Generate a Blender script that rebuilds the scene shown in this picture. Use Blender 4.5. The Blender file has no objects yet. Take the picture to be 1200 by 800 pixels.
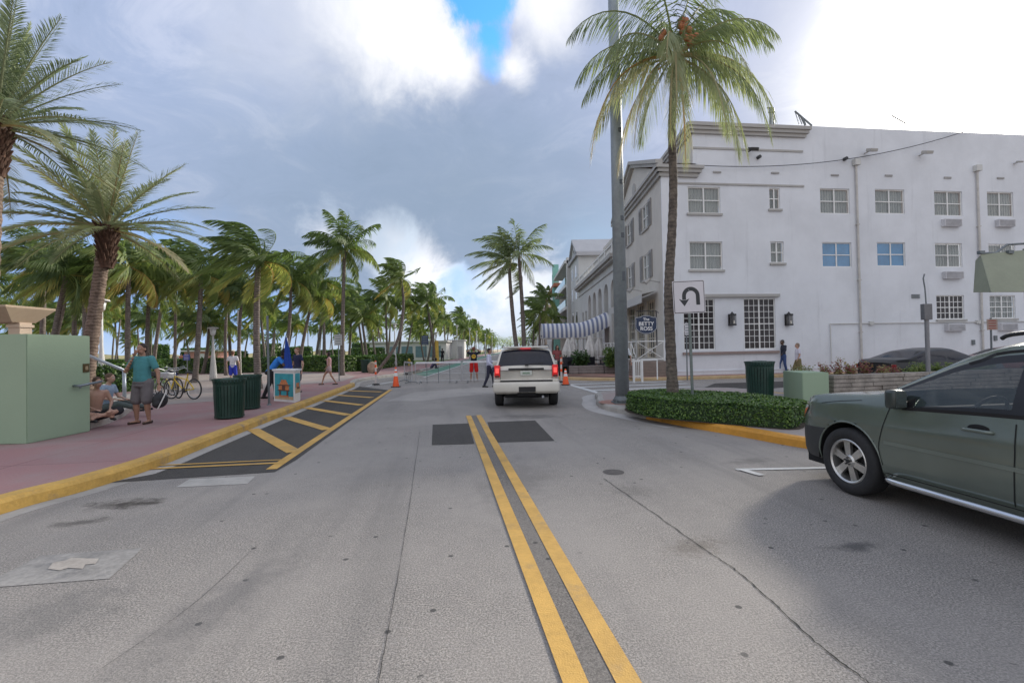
import bpy, bmesh, math, random
from math import sin, cos, pi, radians, sqrt
from mathutils import Vector, Matrix, Euler, noise
R = random.Random(7)
scene = bpy.context.scene
COL = scene.collection
# ------------------------------------------------------------------ camera
F = 560.0; H = 1.65; PITCH = 0.016; ROLL = 0.018
cam_d = bpy.data.cameras.new('camera'); cam = bpy.data.objects.new('camera', cam_d); COL.objects.link(cam)
CM = Matrix.Rotation(pi/2 + PITCH, 3, 'X') @ Matrix.Rotation(-ROLL, 3, 'Z')
cam.matrix_world = Matrix.Translation((0, 0, H)) @ CM.to_4x4()
cam_d.sensor_width = 36; cam_d.lens = 36*F/1200; cam_d.clip_start = 0.05; cam_d.clip_end = 6000
scene.camera = cam
def ray(px, py): return CM @ Vector(((px-600)/F, -(py-400)/F, -1))
def G(px, py, z=0.0):
    d = ray(px, py); t = (z-H)/d.z
    return Vector((d.x*t, d.y*t, z))
def at(px, py, D):
    d = ray(px, py); t = D/d.y
    return Vector((d.x*t, D, H+d.z*t))
# ------------------------------------------------------------------ materials
MATS = {}
class NT:
    def __init__(s, nt): s.nt = nt; s.n = nt.nodes; s.l = nt.links
    def new(s, t, **kw):
        x = s.n.new(t)
        for k, v in kw.items(): setattr(x, k, v)
        return x
    def put(s, sock, v):
        if hasattr(v, 'is_linked') or isinstance(v, bpy.types.NodeSocket): s.l.new(v, sock)
        elif v is not None: sock.default_value = v
    def math(s, op, a, b=None, c=None, clamp=False):
        x = s.new('ShaderNodeMath', operation=op); x.use_clamp = clamp
        s.put(x.inputs[0], a)
        if b is not None: s.put(x.inputs[1], b)
        if c is not None: s.put(x.inputs[2], c)
        return x.outputs[0]
    def vmath(s, op, a, b=None):
        x = s.new('ShaderNodeVectorMath', operation=op); s.put(x.inputs[0], a)
        if b is not None: s.put(x.inputs[1], b)
        return x.outputs['Value'] if op in ('DOT_PRODUCT', 'LENGTH', 'DISTANCE') else x.outputs[0]
    def noise(s, vec, scale, detail=4, rough=0.55, dist=0.0):
        x = s.new('ShaderNodeTexNoise'); s.put(x.inputs['Vector'], vec); x.inputs['Scale'].default_value = scale
        x.inputs['Detail'].default_value = detail; x.inputs['Roughness'].default_value = rough; x.inputs['Distortion'].default_value = dist
        return x.outputs['Fac']
    def ramp(s, v, a, b, lo=0.0, hi=1.0, smooth=True):
        x = s.new('ShaderNodeMapRange'); x.interpolation_type = 'SMOOTHSTEP' if smooth else 'LINEAR'
        s.put(x.inputs[0], v); x.inputs[1].default_value = a; x.inputs[2].default_value = b
        x.inputs[3].default_value = lo; x.inputs[4].default_value = hi
        return x.outputs[0]
    def mix(s, f, a, b, mode='MIX'):
        x = s.new('ShaderNodeMix', data_type='RGBA', blend_type=mode)
        s.put(x.inputs[0], f)
        s.put(x.inputs[6], (*a, 1) if isinstance(a, tuple) and len(a) == 3 else a)
        s.put(x.inputs[7], (*b, 1) if isinstance(b, tuple) and len(b) == 3 else b)
        return x.outputs[2]
def srgb(r, g, b):
    f = lambda c: (c/255/12.92) if c/255 <= 0.04045 else ((c/255+0.055)/1.055)**2.4
    return (f(r), f(g), f(b))
def newmat(name):
    m = bpy.data.materials.new(name); m.use_nodes = True
    t = NT(m.node_tree); bs = m.node_tree.nodes['Principled BSDF']
    tc = t.new('ShaderNodeTexCoord').outputs['Object']
    return m, t, bs, tc
def mat(name, col, rough=0.7, metal=0.0, var=0.15, scale=3.0, bump=0.0, bscale=None, coat=0.0, spec=None, grime=None):
    """procedural plain material: two-scale tone variation, optional bump and dirt"""
    if name in MATS: return MATS[name]
    m, t, bs, tc = newmat(name)
    n1 = t.noise(tc, scale, 5); n2 = t.noise(tc, scale*9, 3)
    f = t.math('ADD', t.math('MULTIPLY', n1, 0.65), t.math('MULTIPLY', n2, 0.35))
    f = t.ramp(f, 0.3, 0.7)
    lo = tuple(c*(1-var) for c in col); hi = tuple(min(1, c*(1+var)) for c in col)
    c = t.mix(f, lo, hi)
    if grime:
        g = t.ramp(t.noise(tc, scale*0.7, 7, 0.7), 0.52, 0.72)
        c = t.mix(t.math('MULTIPLY', g, grime[1]), c, grime[0])
    t.put(bs.inputs['Base Color'], c)
    bs.inputs['Roughness'].default_value = rough; bs.inputs['Metallic'].default_value = metal
    if coat: bs.inputs['Coat Weight'].default_value = coat; bs.inputs['Coat Roughness'].default_value = 0.05
    if spec is not None: bs.inputs['Specular IOR Level'].default_value = spec
    if bump:
        b = t.new('ShaderNodeBump'); b.inputs['Strength'].default_value = bump; b.inputs['Distance'].default_value = 0.02
        t.put(b.inputs['Height'], t.noise(tc, bscale or scale*12, 4)); t.put(bs.inputs['Normal'], b.outputs[0])
    MATS[name] = m
    return m
def emis(name, col, st, base=None):
    m = mat(name, base or col, 0.3, var=0.05)
    bs = m.node_tree.nodes['Principled BSDF']
    bs.inputs['Emission Color'].default_value = (*col, 1); bs.inputs['Emission Strength'].default_value = st
    return m
def glass(name, col, rough=0.05, alpha=1.0, var=0.3, scale=1.5):
    m = mat(name, col, rough, var=var, scale=scale, spec=0.9)
    bs = m.node_tree.nodes['Principled BSDF']; bs.inputs['Alpha'].default_value = alpha
    bs.inputs['Coat Weight'].default_value = 0.6; bs.inputs['Coat Roughness'].default_value = 0.03
    return m
def leafmat(name, cols, trans=0.35, rough=0.55):
    """cols: list of (pos,colour) over the per-vertex 'tint'; thin two-sided leaf with light passing through"""
    m, t, bs, tc = newmat(name)
    a = t.new('ShaderNodeAttribute'); a.attribute_name = 'tint'
    oi = t.new('ShaderNodeObjectInfo')
    v = t.math('ADD', a.outputs['Fac'], t.math('MULTIPLY', t.math('SUBTRACT', oi.outputs['Random'], 0.5), 0.16))
    v = t.math('ADD', v, t.math('MULTIPLY', t.math('SUBTRACT', t.noise(tc, 1.3, 3), 0.5), 0.25))
    cr = t.new('ShaderNodeValToRGB'); e = cr.color_ramp.elements
    e[0].position, e[0].color = cols[0][0], (*cols[0][1], 1)
    e[1].position, e[1].color = cols[-1][0], (*cols[-1][1], 1)
    for p, c in cols[1:-1]:
        x = e.new(p); x.color = (*c, 1)
    t.put(cr.inputs[0], v)
    t.put(bs.inputs['Base Color'], cr.outputs[0]); bs.inputs['Roughness'].default_value = rough
    tr = t.new('ShaderNodeBsdfTranslucent'); t.put(tr.inputs[0], t.mix(1.0, cr.outputs[0], (1.35, 1.4, 0.9), 'MULTIPLY'))
    mx = t.new('ShaderNodeMixShader'); mx.inputs[0].default_value = trans
    t.l.new(bs.outputs[0], mx.inputs[1]); t.l.new(tr.outputs[0], mx.inputs[2])
    t.l.new(mx.outputs[0], m.node_tree.nodes['Material Output'].inputs[0])
    MATS[name] = m
    return m
# ------------------------------------------------------------------ object helpers
def tag(o, label=None, cat=None, group=None, kind=None):
    if label: o['label'] = label
    if cat: o['category'] = cat
    if group: o['group'] = group
    if kind: o['kind'] = kind
    return o
def thing(name, label, cat, loc=(0, 0, 0), rz=0.0, group=None):
    o = bpy.data.objects.new(name, None); COL.objects.link(o); o.location = loc; o.rotation_euler = (0, 0, rz)
    return tag(o, label, cat, group)
def obj(name, bm, m, parent=None, smooth=False, loc=None):
    me = bpy.data.meshes.new(name)
    if isinstance(bm, bmesh.types.BMesh):
        bm.to_mesh(me); bm.free()
    else:
        me = bm
    if m: me.materials.clear(); me.materials.append(m)
    if smooth: me.polygons.foreach_set('use_smooth', [True]*len(me.polygons))
    o = bpy.data.objects.new(name, me); COL.objects.link(o)
    if parent: o.parent = parent
    if loc is not None: o.location = loc
    return o
def objs(name, bm, m, parent, **k):
    return [obj(name, b, m, parent, **k) for b in split(bm)]
def kids(o): return [c for c in bpy.data.objects if c.parent == o]
def copy_tree(o, parent=None, children=None):
    c = o.copy(); COL.objects.link(c)
    if parent: c.parent = parent
    for ch in kids(o): copy_tree(ch, c)
    return c
def BM(): return bmesh.new()
def box(bm, c, s, rot=None, bev=0.0):
    M = Matrix.Translation(c) @ (rot.to_4x4() if rot else Matrix.Identity(4)) @ Matrix.Diagonal((*s, 1))
    r = bmesh.ops.create_cube(bm, size=1.0, matrix=M)
    if bev:
        es = list({e for v in r['verts'] for e in v.link_edges})
        bmesh.ops.bevel(bm, geom=es, offset=bev, segments=2, affect='EDGES', profile=0.6)
def box2(bm, a, b, bev=0.0):
    a = Vector(a); b = Vector(b)
    box(bm, (a+b)/2, tuple(abs(v) for v in (b-a)), bev=bev)
def cyl(bm, p0, p1, r0, r1=None, n=12, cap=True):
    p0 = Vector(p0); p1 = Vector(p1); r1 = r0 if r1 is None else r1
    d = p1-p0
    M = Matrix.Translation((p0+p1)/2) @ d.to_track_quat('Z', 'Y').to_matrix().to_4x4()
    bmesh.ops.create_cone(bm, cap_ends=cap, segments=n, radius1=max(r0, 1e-4), radius2=max(r1, 1e-4), depth=d.length, matrix=M)
def tube(bm, pts, r, n=8, cap=True):
    pts = [Vector(p) for p in pts]; rs = r if isinstance(r, (list, tuple)) else [r]*len(pts)
    rings = []; up = None
    for i, p in enumerate(pts):
        t = (pts[min(i+1, len(pts)-1)]-pts[max(i-1, 0)]).normalized()
        if up is None: up = Vector((0, 0, 1)) if abs(t.z) < 0.9 else Vector((1, 0, 0))
        a = t.cross(up).normalized(); b = a.cross(t).normalized(); up = b
        rings.append([bm.verts.new(p + (a*cos(2*pi*k/n) + b*sin(2*pi*k/n))*rs[i]) for k in range(n)])
    for i in range(len(rings)-1):
        for k in range(n):
            bm.faces.new((rings[i][k], rings[i][(k+1) % n], rings[i+1][(k+1) % n], rings[i+1][k]))
    if cap:
        bm.faces.new(rings[0][::-1]); bm.faces.new(rings[-1])
def lathe(bm, prof, n=24, M=None):
    """prof: list of (r,z); around local Z, then transformed by M"""
    M = M or Matrix.Identity(4); rings = []
    for r, z in prof:
        if r < 1e-5: rings.append([bm.verts.new(M @ Vector((0, 0, z)))])
        else: rings.append([bm.verts.new(M @ Vector((r*cos(2*pi*k/n), r*sin(2*pi*k/n), z))) for k in range(n)])
    for a, b in zip(rings, rings[1:]):
        for k in range(n):
            q = [a[k % len(a)], a[(k+1) % n % len(a)] if len(a) > 1 else None, b[(k+1) % n] if len(b) > 1 else None, b[k % len(b)]]
            q = [v for v in q if v is not None]
            q = list(dict.fromkeys(q))
            if len(q) > 2: bm.faces.new(q)
def islands(bm):
    seen = set(); out = []
    bm.verts.ensure_lookup_table()
    for v in bm.verts:
        if v.index in seen: continue
        st = [v]; seen.add(v.index); vs = []
        while st:
            x = st.pop(); vs.append(x)
            for e in x.link_edges:
                y = e.other_vert(x)
                if y.index not in seen: seen.add(y.index); st.append(y)
        out.append(vs)
    return out
def split(bm):
    """one bmesh per connected piece"""
    bm.verts.index_update(); res = []
    for vs in islands(bm):
        b = BM(); mp = {v: b.verts.new(v.co) for v in vs}
        for f in {f for v in vs for f in v.link_faces}: b.faces.new([mp[v] for v in f.verts])
        res.append(b)
    bm.free(); return res
def poly(bm, pts):
    return bm.faces.new([bm.verts.new(Vector(p)) for p in pts])
def slab(bm, pts, z0, z1):
    """closed prism from a 2D outline"""
    a = [bm.verts.new((p[0], p[1], z0)) for p in pts]; b = [bm.verts.new((p[0], p[1], z1)) for p in pts]
    n = len(pts); bm.faces.new(b); bm.faces.new(a[::-1])
    for i in range(n): bm.faces.new((a[i], a[(i+1) % n], b[(i+1) % n], b[i]))
    bmesh.ops.recalc_face_normals(bm, faces=bm.faces)
def extr(bm, pts, off):
    """prism: outline of 3D points pushed along off"""
    off = Vector(off); a = [bm.verts.new(Vector(p)) for p in pts]; b = [bm.verts.new(Vector(p)+off) for p in pts]
    n = len(pts); bm.faces.new(b); bm.faces.new(a[::-1])
    for i in range(n): bm.faces.new((a[i], a[(i+1) % n], b[(i+1) % n], b[i]))
def struct(name, bm, m, **k):
    bmesh.ops.recalc_face_normals(bm, faces=bm.faces) if isinstance(bm, bmesh.types.BMesh) else None
    return tag(obj(name, bm, m, **k), kind='structure')
def flat(name, pts, z, m, **k):
    bm = BM(); f = poly(bm, [(p[0], p[1], z) for p in pts])
    if f.normal.z < 0 or True:
        f.normal_update()
        if f.normal.z < 0: f.normal_flip()
    bmesh.ops.triangulate(bm, faces=bm.faces)
    return tag(obj(name, bm, m, **k), kind='structure')
def offset(path, w):
    out = []
    for i, p in enumerate(path):
        a = Vector(path[max(i-1, 0)][:2]); b = Vector(path[min(i+1, len(path)-1)][:2])
        t = (b-a).normalized(); nrm = Vector((-t.y, t.x))
        out.append((p[0]+nrm.x*w, p[1]+nrm.y*w))
    return out
def smooth_path(pts, k=4):
    P = [Vector(p) for p in pts]; out = []
    for i in range(len(P)-1):
        p0 = P[max(i-1, 0)]; p1 = P[i]; p2 = P[i+1]; p3 = P[min(i+2, len(P)-1)]
        for j in range(k):
            t = j/k
            out.append(0.5*((2*p1) + (p2-p0)*t + (2*p0-5*p1+4*p2-p3)*t*t + (3*p1-p0-3*p2+p3)*t**3))
    out.append(P[-1]); return out
def strip(bm, path, w0, w1, z):
    a = offset(path, w0); b = offset(path, w1)
    va = [bm.verts.new((*p, z)) for p in a]; vb = [bm.verts.new((*p, z)) for p in b]
    for i in range(len(path)-1): 
        f = bm.faces.new((va[i], va[i+1], vb[i+1], vb[i])); f.normal_update()
        if f.normal.z < 0: f.normal_flip()
def kerb(name, path, side, m, h=0.15, w=0.2, z=0.0, parent=None):
    """kerb stone along path (its road edge); side +1: body lies left of the path"""
    prof = [(0.0, z-0.05), (0.012, z+h-0.04), (0.05, z+h+0.004), (w, z+h+0.004), (w, z-0.05)]
    bm = BM(); rows = []
    for a, zz in prof:
        o = offset(path, a*side); rows.append([bm.verts.new((*p, zz)) for p in o])
    for r0, r1 in zip(rows, rows[1:]):
        for i in range(len(path)-1): bm.faces.new((r0[i], r0[i+1], r1[i+1], r1[i]))
    bm.faces.new([r[0] for r in rows]); bm.faces.new([r[-1] for r in rows][::-1])
    bmesh.ops.recalc_face_normals(bm, faces=bm.faces)
    return tag(obj(name, bm, m), kind='structure')
def wall_holes(bm, O, U, W, Z0, Z1, holes, depth, Nrm):
    """vertical wall sheet with rectangular openings (u0,u1,z0,z1) and reveals of given depth (inwards = -Nrm)"""
    us = sorted({0.0, W, *[h[0] for h in holes], *[h[1] for h in holes]})
    zs = sorted({Z0, Z1, *[h[2] for h in holes], *[h[3] for h in holes]})
    P = lambda u, z, d=0: Vector((O[0]+U[0]*u-Nrm[0]*d, O[1]+U[1]*u-Nrm[1]*d, z))
    cache = {}
    def v(u, z):
        k = (round(u, 4), round(z, 4))
        if k not in cache: cache[k] = bm.verts.new(P(u, z))
        return cache[k]
    for i in range(len(us)-1):
        for j in range(len(zs)-1):
            cu = (us[i]+us[i+1])/2; cz = (zs[j]+zs[j+1])/2
            if any(h[0] < cu < h[1] and h[2] < cz < h[3] for h in holes): continue
            f = bm.faces.new((v(us[i], zs[j]), v(us[i+1], zs[j]), v(us[i+1], zs[j+1]), v(us[i], zs[j+1])))
    for (a, b, c, d) in holes:
        q = [(a, c), (b, c), (b, d), (a, d)]
        for k in range(4):
            p, r = q[k], q[(k+1) % 4]
            poly(bm, [P(*p), P(*r), P(*r, depth), P(*p, depth)])
# ------------------------------------------------------------------ shared materials
M_white = mat('white_paint', (0.78, 0.78, 0.76), 0.5, var=0.05, grime=((0.45, 0.43, 0.4), 0.25))
M_yellow = mat('yellow_road_paint', (0.60, 0.355, 0.085), 0.7, var=0.14, scale=2.5, bump=0.3, bscale=90, grime=((0.24, 0.19, 0.13), 0.55))
M_wline = mat('white_road_paint', (0.62, 0.62, 0.60), 0.75, var=0.1, scale=3, bump=0.3, bscale=90, grime=((0.25, 0.25, 0.25), 0.6))
M_dark = mat('black_rubber', (0.018, 0.018, 0.02), 0.85, var=0.2)
M_black = mat('black_metal', (0.02, 0.02, 0.022), 0.4, var=0.2)
M_steel = mat('galvanised_steel', (0.42, 0.43, 0.45), 0.42, 0.7, var=0.12)
M_greymetal = mat('grey_painted_metal', (0.16, 0.18, 0.19), 0.5, 0.3, var=0.15)
M_chrome = mat('bright_metal', (0.75, 0.76, 0.78), 0.18, 1.0, var=0.05)
M_conc = mat('concrete', (0.40, 0.38, 0.35), 0.9, var=0.15, scale=1.5, bump=0.3, grime=((0.2, 0.19, 0.17), 0.5))
# ================================================================== SETTING: ground, road, pavements
def road_material(dark=1.0, name='asphalt'):
    m, t, bs, tc = newmat(name)
    fine = t.noise(tc, 75, 4, 0.85); mid = t.noise(tc, 9, 5, 0.6); big = t.noise(tc, 0.35, 5, 0.6)
    c = t.mix(t.ramp(fine, 0.38, 0.64), (0.115*dark, 0.108*dark, 0.10*dark), (0.52*dark, 0.475*dark, 0.43*dark))
    # pale aggregate showing through
    vo = t.new('ShaderNodeTexVoronoi'); t.put(vo.inputs['Vector'], tc); vo.inputs['Scale'].default_value = 34
    c = t.mix(t.math('MULTIPLY', t.ramp(vo.outputs['Distance'], 0.28, 0.12), 0.5), c, (0.46*dark, 0.44*dark, 0.42*dark))
    c = t.mix(t.ramp(mid, 0.25, 0.75, 0.0, 0.35), c, (0.20*dark, 0.19*dark, 0.18*dark))
    c = t.mix(t.ramp(big, 0.38, 0.62, 0.0, 0.55), c, (0.37*dark, 0.34*dark, 0.31*dark))
    # streaks worn along the driving direction
    mp = t.new('ShaderNodeMapping', vector_type='TEXTURE'); mp.inputs['Rotation'].default_value = (0, 0, radians(8)); mp.inputs['Scale'].default_value = (1.1, 14, 1)
    t.put(mp.inputs[0], tc)
    st = t.noise(mp.outputs[0], 1.6, 4, 0.6)
    c = t.mix(t.ramp(st, 0.48, 0.7, 0.0, 0.32), c, (0.15*dark, 0.145*dark, 0.14*dark))
    # chewing gum and small tar specks
    v2 = t.new('ShaderNodeTexVoronoi'); v2.voronoi_dimensions = '2D'; t.put(v2.inputs['Vector'], t.vmath('ADD', tc, t.vmath('MULTIPLY', t.new('ShaderNodeTexNoise').outputs['Color'], (0.10, 0.10, 0.10)))); v2.inputs['Scale'].default_value = 2.0
    sp = t.ramp(v2.outputs['Distance'], 0.050, 0.032)
    c = t.mix(t.math('MULTIPLY', sp, t.ramp(t.noise(tc, 3.1, 2), 0.50, 0.58, 0, 0.8)), c, (0.05, 0.05, 0.05))
    if dark == 1.0:
        def stain(px, py, rx, ry, ang, st_, col, nz=6):
            nonlocal c
            g = G(px, py)
            m2 = t.new('ShaderNodeMapping', vector_type='TEXTURE'); m2.inputs['Location'].default_value = (g.x, g.y, 0)
            m2.inputs['Rotation'].default_value = (0, 0, ang); m2.inputs['Scale'].default_value = (rx, ry, 1e3)
            t.put(m2.inputs[0], tc)
            d = t.math('ADD', t.vmath('LENGTH', m2.outputs[0]), t.math('MULTIPLY', t.math('SUBTRACT', t.noise(tc, nz, 5, 0.7), 0.5), 2.6))
            c = t.mix(t.math('MULTIPLY', t.ramp(d, 1.1, 0.1), st_), c, col)
        stain(150, 590, 0.5, 0.22, 0.1, 0.85, (0.045, 0.037, 0.03))
        stain(95, 612, 0.3, 0.14, 0.2, 0.6, (0.05, 0.045, 0.04))
        stain(270, 700, 0.25, 0.9, -0.2, 0.35, (0.1, 0.1, 0.105))
        stain(740, 575, 0.3, 0.3, 0.3, 0.3, (0.09, 0.085, 0.08), 12)
        stain(815, 640, 0.35, 0.2, 0.5, 0.45, (0.10, 0.08, 0.06), 14)
        stain(1010, 640, .25, .12, 0.2, 0.5, (0.08, 0.08, 0.085), 5)
        stain(60, 720, .5, .5, 0, .4, (.12, .12, .12))
        stain(610, 560, .5, 1.6, -.14, .35, (.12, .115, .11), 2)
        stain(880, 540, .5, .2, .3, .4, (.09, .085, .08))
        stain(620, 488, 1.1, .5, 0, .5, (.09, .085, .08), 3)
        stain(1000, 640, 0.3, 0.1, 0.2, 0.5, (0.06, 0.06, 0.06))
    t.put(bs.inputs['Base Color'], c); bs.inputs['Roughness'].default_value = 0.88
    bs.inputs['Specular IOR Level'].default_value = 0.3
    b = t.new('ShaderNodeBump'); b.inputs['Strength'].default_value = 0.55; b.inputs['Distance'].default_value = 0.01
    t.put(b.inputs['Height'], fine); t.put(bs.inputs['Normal'], b.outputs[0])
    return m
M_asph = road_material(); M_newasph = road_material(0.25, 'new_asphalt')
def paver_material(name, c1, c2, c3, bw=1.5, bh=1.5, ang=-0.14):
    m, t, bs, tc = newmat(name)
    mp = t.new('ShaderNodeMapping'); mp.inputs['Rotation'].default_value = (0, 0, ang); t.put(mp.inputs[0], tc)
    br = t.new('ShaderNodeTexBrick'); br.offset = 0.0; t.put(br.inputs['Vector'], mp.outputs[0])
    br.inputs['Scale'].default_value = 1; br.inputs['Brick Width'].default_value = bw; br.inputs['Row Height'].default_value = bh
    br.inputs['Mortar Size'].default_value = 0.012; br.inputs['Mortar Smooth'].default_value = 0.2
    br.inputs['Color1'].default_value = (*c1, 1); br.inputs['Color2'].default_value = (*c2, 1); br.inputs['Mortar'].default_value = tuple(x*0.5 for x in c1)+(1,)
    c = t.mix(t.ramp(t.noise(tc, 0.8, 6, 0.65), 0.4, 0.68, 0, 0.8), br.outputs[0], c3)
    c = t.mix(t.ramp(t.noise(tc, 40, 3, 0.7), 0.3, 0.7, 0, 0.35), c, tuple(x*0.6 for x in c1))
    c = t.mix(t.ramp(t.noise(tc, 2.3, 6, 0.75), 0.62, 0.75, 0, 0.5), c, tuple(x*0.5 for x in c1))
    t.put(bs.inputs['Base Color'], c); bs.inputs['Roughness'].default_value = 0.85
    b = t.new('ShaderNodeBump'); b.inputs['Strength'].default_value = 0.3; b.inputs['Distance'].default_value = 0.01
    t.put(b.inputs['Height'], t.noise(tc, 60, 3)); t.put(bs.inputs['Normal'], b.outputs[0])
    return m
M_pink = paver_material('pink_concrete_pavement', (0.38, 0.205, 0.20), (0.34, 0.19, 0.19), (0.34, 0.26, 0.245), 3.0, 1.9)
M_grp = paver_material('grey_concrete_pavement', (0.37, 0.325, 0.30), (0.34, 0.30, 0.28), (0.36, 0.27, 0.25), 1.8, 1.8)
M_red = paver_material('terracotta_pavement', (0.38, 0.20, 0.155), (0.34, 0.18, 0.14), (0.36, 0.27, 0.22), 1.2, 1.2)
M_sand = mat('sand_ground', (0.52, 0.43, 0.29), 0.95, var=0.15, scale=0.15)
M_lawn = mat('lawn', (0.095, 0.15, 0.03), 0.95, var=0.35, scale=0.6, bump=0.6, bscale=25, grime=((0.22, 0.2, 0.08), 0.6))

flat('ground', [(-3000, -200), (3000, -200), (3000, 5000), (-3000, 5000)], -0.06, M_sand)
flat('sea', [(-2900, -150), (-110, -150), (-110, 4900), (-2900, 4900)], -0.04, mat('sea_water', (0.04, 0.13, 0.17), 0.15, var=0.2, scale=0.05, bump=0.4, bscale=0.5))
flat('road', [(-9.5, -20), (140, -20), (140, 40), (8, 60), (4, 330), (-9.5, 330)], 0.0, M_asph)
# left kerb line (road side)
KL0 = [G(0, 603), G(100, 575), G(180, 549), G(240, 524.5), G(300, 500), G(360, 476), G(400, 459.5), G(415, 453)]
KL0 = [(p.x, p.y) for p in KL0]
KL = [(-5.0, -14), (-5.2, -4), (-5.35, 2.5)] + KL0 + [(-8.15, 24.8), (-8.5, 27.0), (-8.1, 30.5), (-7.4, 33.5), (-7.2, 38), (-7.2, 60), (-7.2, 320)]
KLs = [(p.x, p.y) for p in smooth_path([(a, b, 0) for a, b in KL], 4)]
iY = next(i for i, p in enumerate(KLs) if p[1] > 23.3)
outer = [(-9.5, 320), (-9.7, 60), (-10.6, 56), (-11.3, 52), (-11.5, 36.5), (-18.5, 40.5), (-22.4, 39.2), (-28.5, 39.8), (-48, 44), (-48, -14)]
pl = offset(KLs, 0.15)
bm = BM(); slab(bm, pl + outer, -0.03, 0.150)
bmesh.ops.triangulate(bm, faces=[f for f in bm.faces if len(f.verts) > 4])
struct('pavement', bm, M_pink)
M_kerb_y = mat('yellow_kerb_paint', (0.56, 0.34, 0.08), 0.7, var=0.2, scale=3, bump=0.3, bscale=40, grime=((0.30, 0.22, 0.15), 0.95))
M_kerb = mat('kerb_concrete', (0.38, 0.36, 0.33), 0.9, var=0.18, scale=2.5, bump=0.4, grime=((0.16, 0.15, 0.14), 0.7))
kerb('kerb', KLs[:iY+1], 1, M_kerb_y, w=0.24)
kerb('kerb', KLs[iY:], 1, M_kerb, w=0.24)
bm = BM(); strip(bm, KLs, 0.0, -0.22, 0.002); obj_g = tag(obj('gutter', bm, M_conc), kind='structure')
# paler slabs where the walkway runs along the hedge
wk = [G(140, 478, .15), G(250, 470, .15), G(330, 452, .15), G(400, 447, .15), G(418, 441, .15), G(405, 438, .15), G(330, 436, .15), G(190, 440, .15), G(150, 462, .15)]
flat('path', wk, 0.1545, M_grp)
# lawn, sand and dunes beyond the hedge
flat('lawn', [(-9.6, 330), (-9.6, 58), (-11.3, 53), (-11.7, 37), (-18.5, 41), (-28.5, 40.5), (-48, 45), (-75, 50), (-75, 330)], 0.12, M_lawn)
flat('sand', [(-48.0, 44), (-48, -14), (-110, -14), (-110, 330), (-75, 330), (-75, 50)], 0.10, M_sand)
bm = BM(); cells = {}
NX, NY = 10, 110
for j in range(NY+1):
    for i in range(NX+1):
        x = -76 - i*2.6; y = -10 + j*3.3
        e = sin(pi*i/NX)
        z = 0.05 + e*(1.55 + 1.6*noise.noise(Vector((x*0.12, y*0.09, 1))) + 0.6*noise.noise(Vector((x*0.6, y*0.5, 3))))
        cells[i, j] = bm.verts.new((x, y, max(z, -0.05)))
for j in range(NY):
    for i in range(NX): bm.faces.new((cells[i, j], cells[i, j+1], cells[i+1, j+1], cells[i+1, j]))
struct('dune', bm, mat('dune_grass', (0.27, 0.245, 0.11), 0.95, var=0.4, scale=0.5, bump=0.8, bscale=6, grime=((0.45, 0.37, 0.24), 0.8)), smooth=True)
# far street: cycle lane, lane line
flat('cycle_lane', [(-7.0, 34), (-5.6, 31), (-5.6, 300), (-7.0, 300)], 0.004, mat('green_lane_paint', (0.10, 0.23, 0.16), 0.8, var=0.2, scale=0.8))
bm = BM()
strip(bm, [(-5.5, 29.5), (-5.5, 300)], -0.07, 0.07, 0.008)
struct('lane_marking', bm, M_wline)
# right corner pavement (with the round hedge, the lamp pole and the stone planter)
kr = [G(945, 525.5), G(860, 510), G(800, 499.5), G(757, 491), G(733, 486), G(708, 480), G(699, 474), G(699, 469)]
kr = [(p.x, p.y) for p in kr]
KR = [(6.35, -14), (6.35, 4), (6.3, 6.3), (5.9, 6.8), (5.3, 7.05)] + kr + [(2.75, 16.0), (3.3, 16.7), (5, 17.05), (7.3, 17.1), (8.0, 16.2), (8.25, 15.1), (9.0, 14.75), (14, 15.2), (30, 17.2), (90, 24.5)]
KRs = [(p.x, p.y) for p in smooth_path([(a, b, 0) for a, b in KR], 4)]
i0 = 4*4; i1 = (5+3)*4; i2 = 18*4-2
bm = BM(); slab(bm, offset(KRs, -0.13) + [(90, -14)], -0.03, 0.150)
bmesh.ops.triangulate(bm, faces=[f for f in bm.faces if len(f.verts) > 4])
struct('pavement', bm, M_grp)
kerb('kerb', KRs[:i1+1], -1, mat('orange_kerb_paint', (0.62, 0.29, 0.035), 0.6, var=0.15, scale=2, bump=0.3, bscale=40, grime=((0.28, 0.16, 0.05), 0.6)), w=0.2)
kerb('kerb', KRs[i1:i2+1], -1, M_kerb, w=0.2)
kerb('kerb', KRs[i2:], -1, M_kerb_y, w=0.2)
bm = BM(); strip(bm, KRs[i1-4:i1+24], 0.0, 0.42, 0.004); struct('gutter', bm, mat('pale_concrete', (0.46, 0.44, 0.42), 0.9, var=0.1, scale=2, grime=((0.25, 0.24, 0.22), 0.5)))
g0 = G(728, 471, .15)
flat('pavement', [(g0.x+r*cos(a), g0.y+r*sin(a)) for a in [k*pi/8 for k in range(16)] for r in [0.62]], 0.1545, M_red)
# hotel-side pavement
KH = [(1.8, 320), (1.8, 60), (1.8, 29), (2.0, 27), (2.7, 25.1), (4.0, 23.9), (6, 23.4), (8.2, 23.3), (30, 25.9), (90, 33.1)]
KHs = [(p.x, p.y) for p in smooth_path([(a, b, 0) for a, b in KH], 4)]
bm = BM(); slab(bm, offset(KHs, 0.13) + [(90, 320)], -0.03, 0.15)
bmesh.ops.triangulate(bm, faces=[f for f in bm.faces if len(f.verts) > 4])
struct('pavement', bm, M_red)
kerb('kerb', KHs, 1, mat('worn_tan_kerb', (0.50, 0.36, 0.2), 0.85, var=0.2, scale=1.5, grime=((0.25, 0.2, 0.15), 0.6)), w=0.18)
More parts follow.
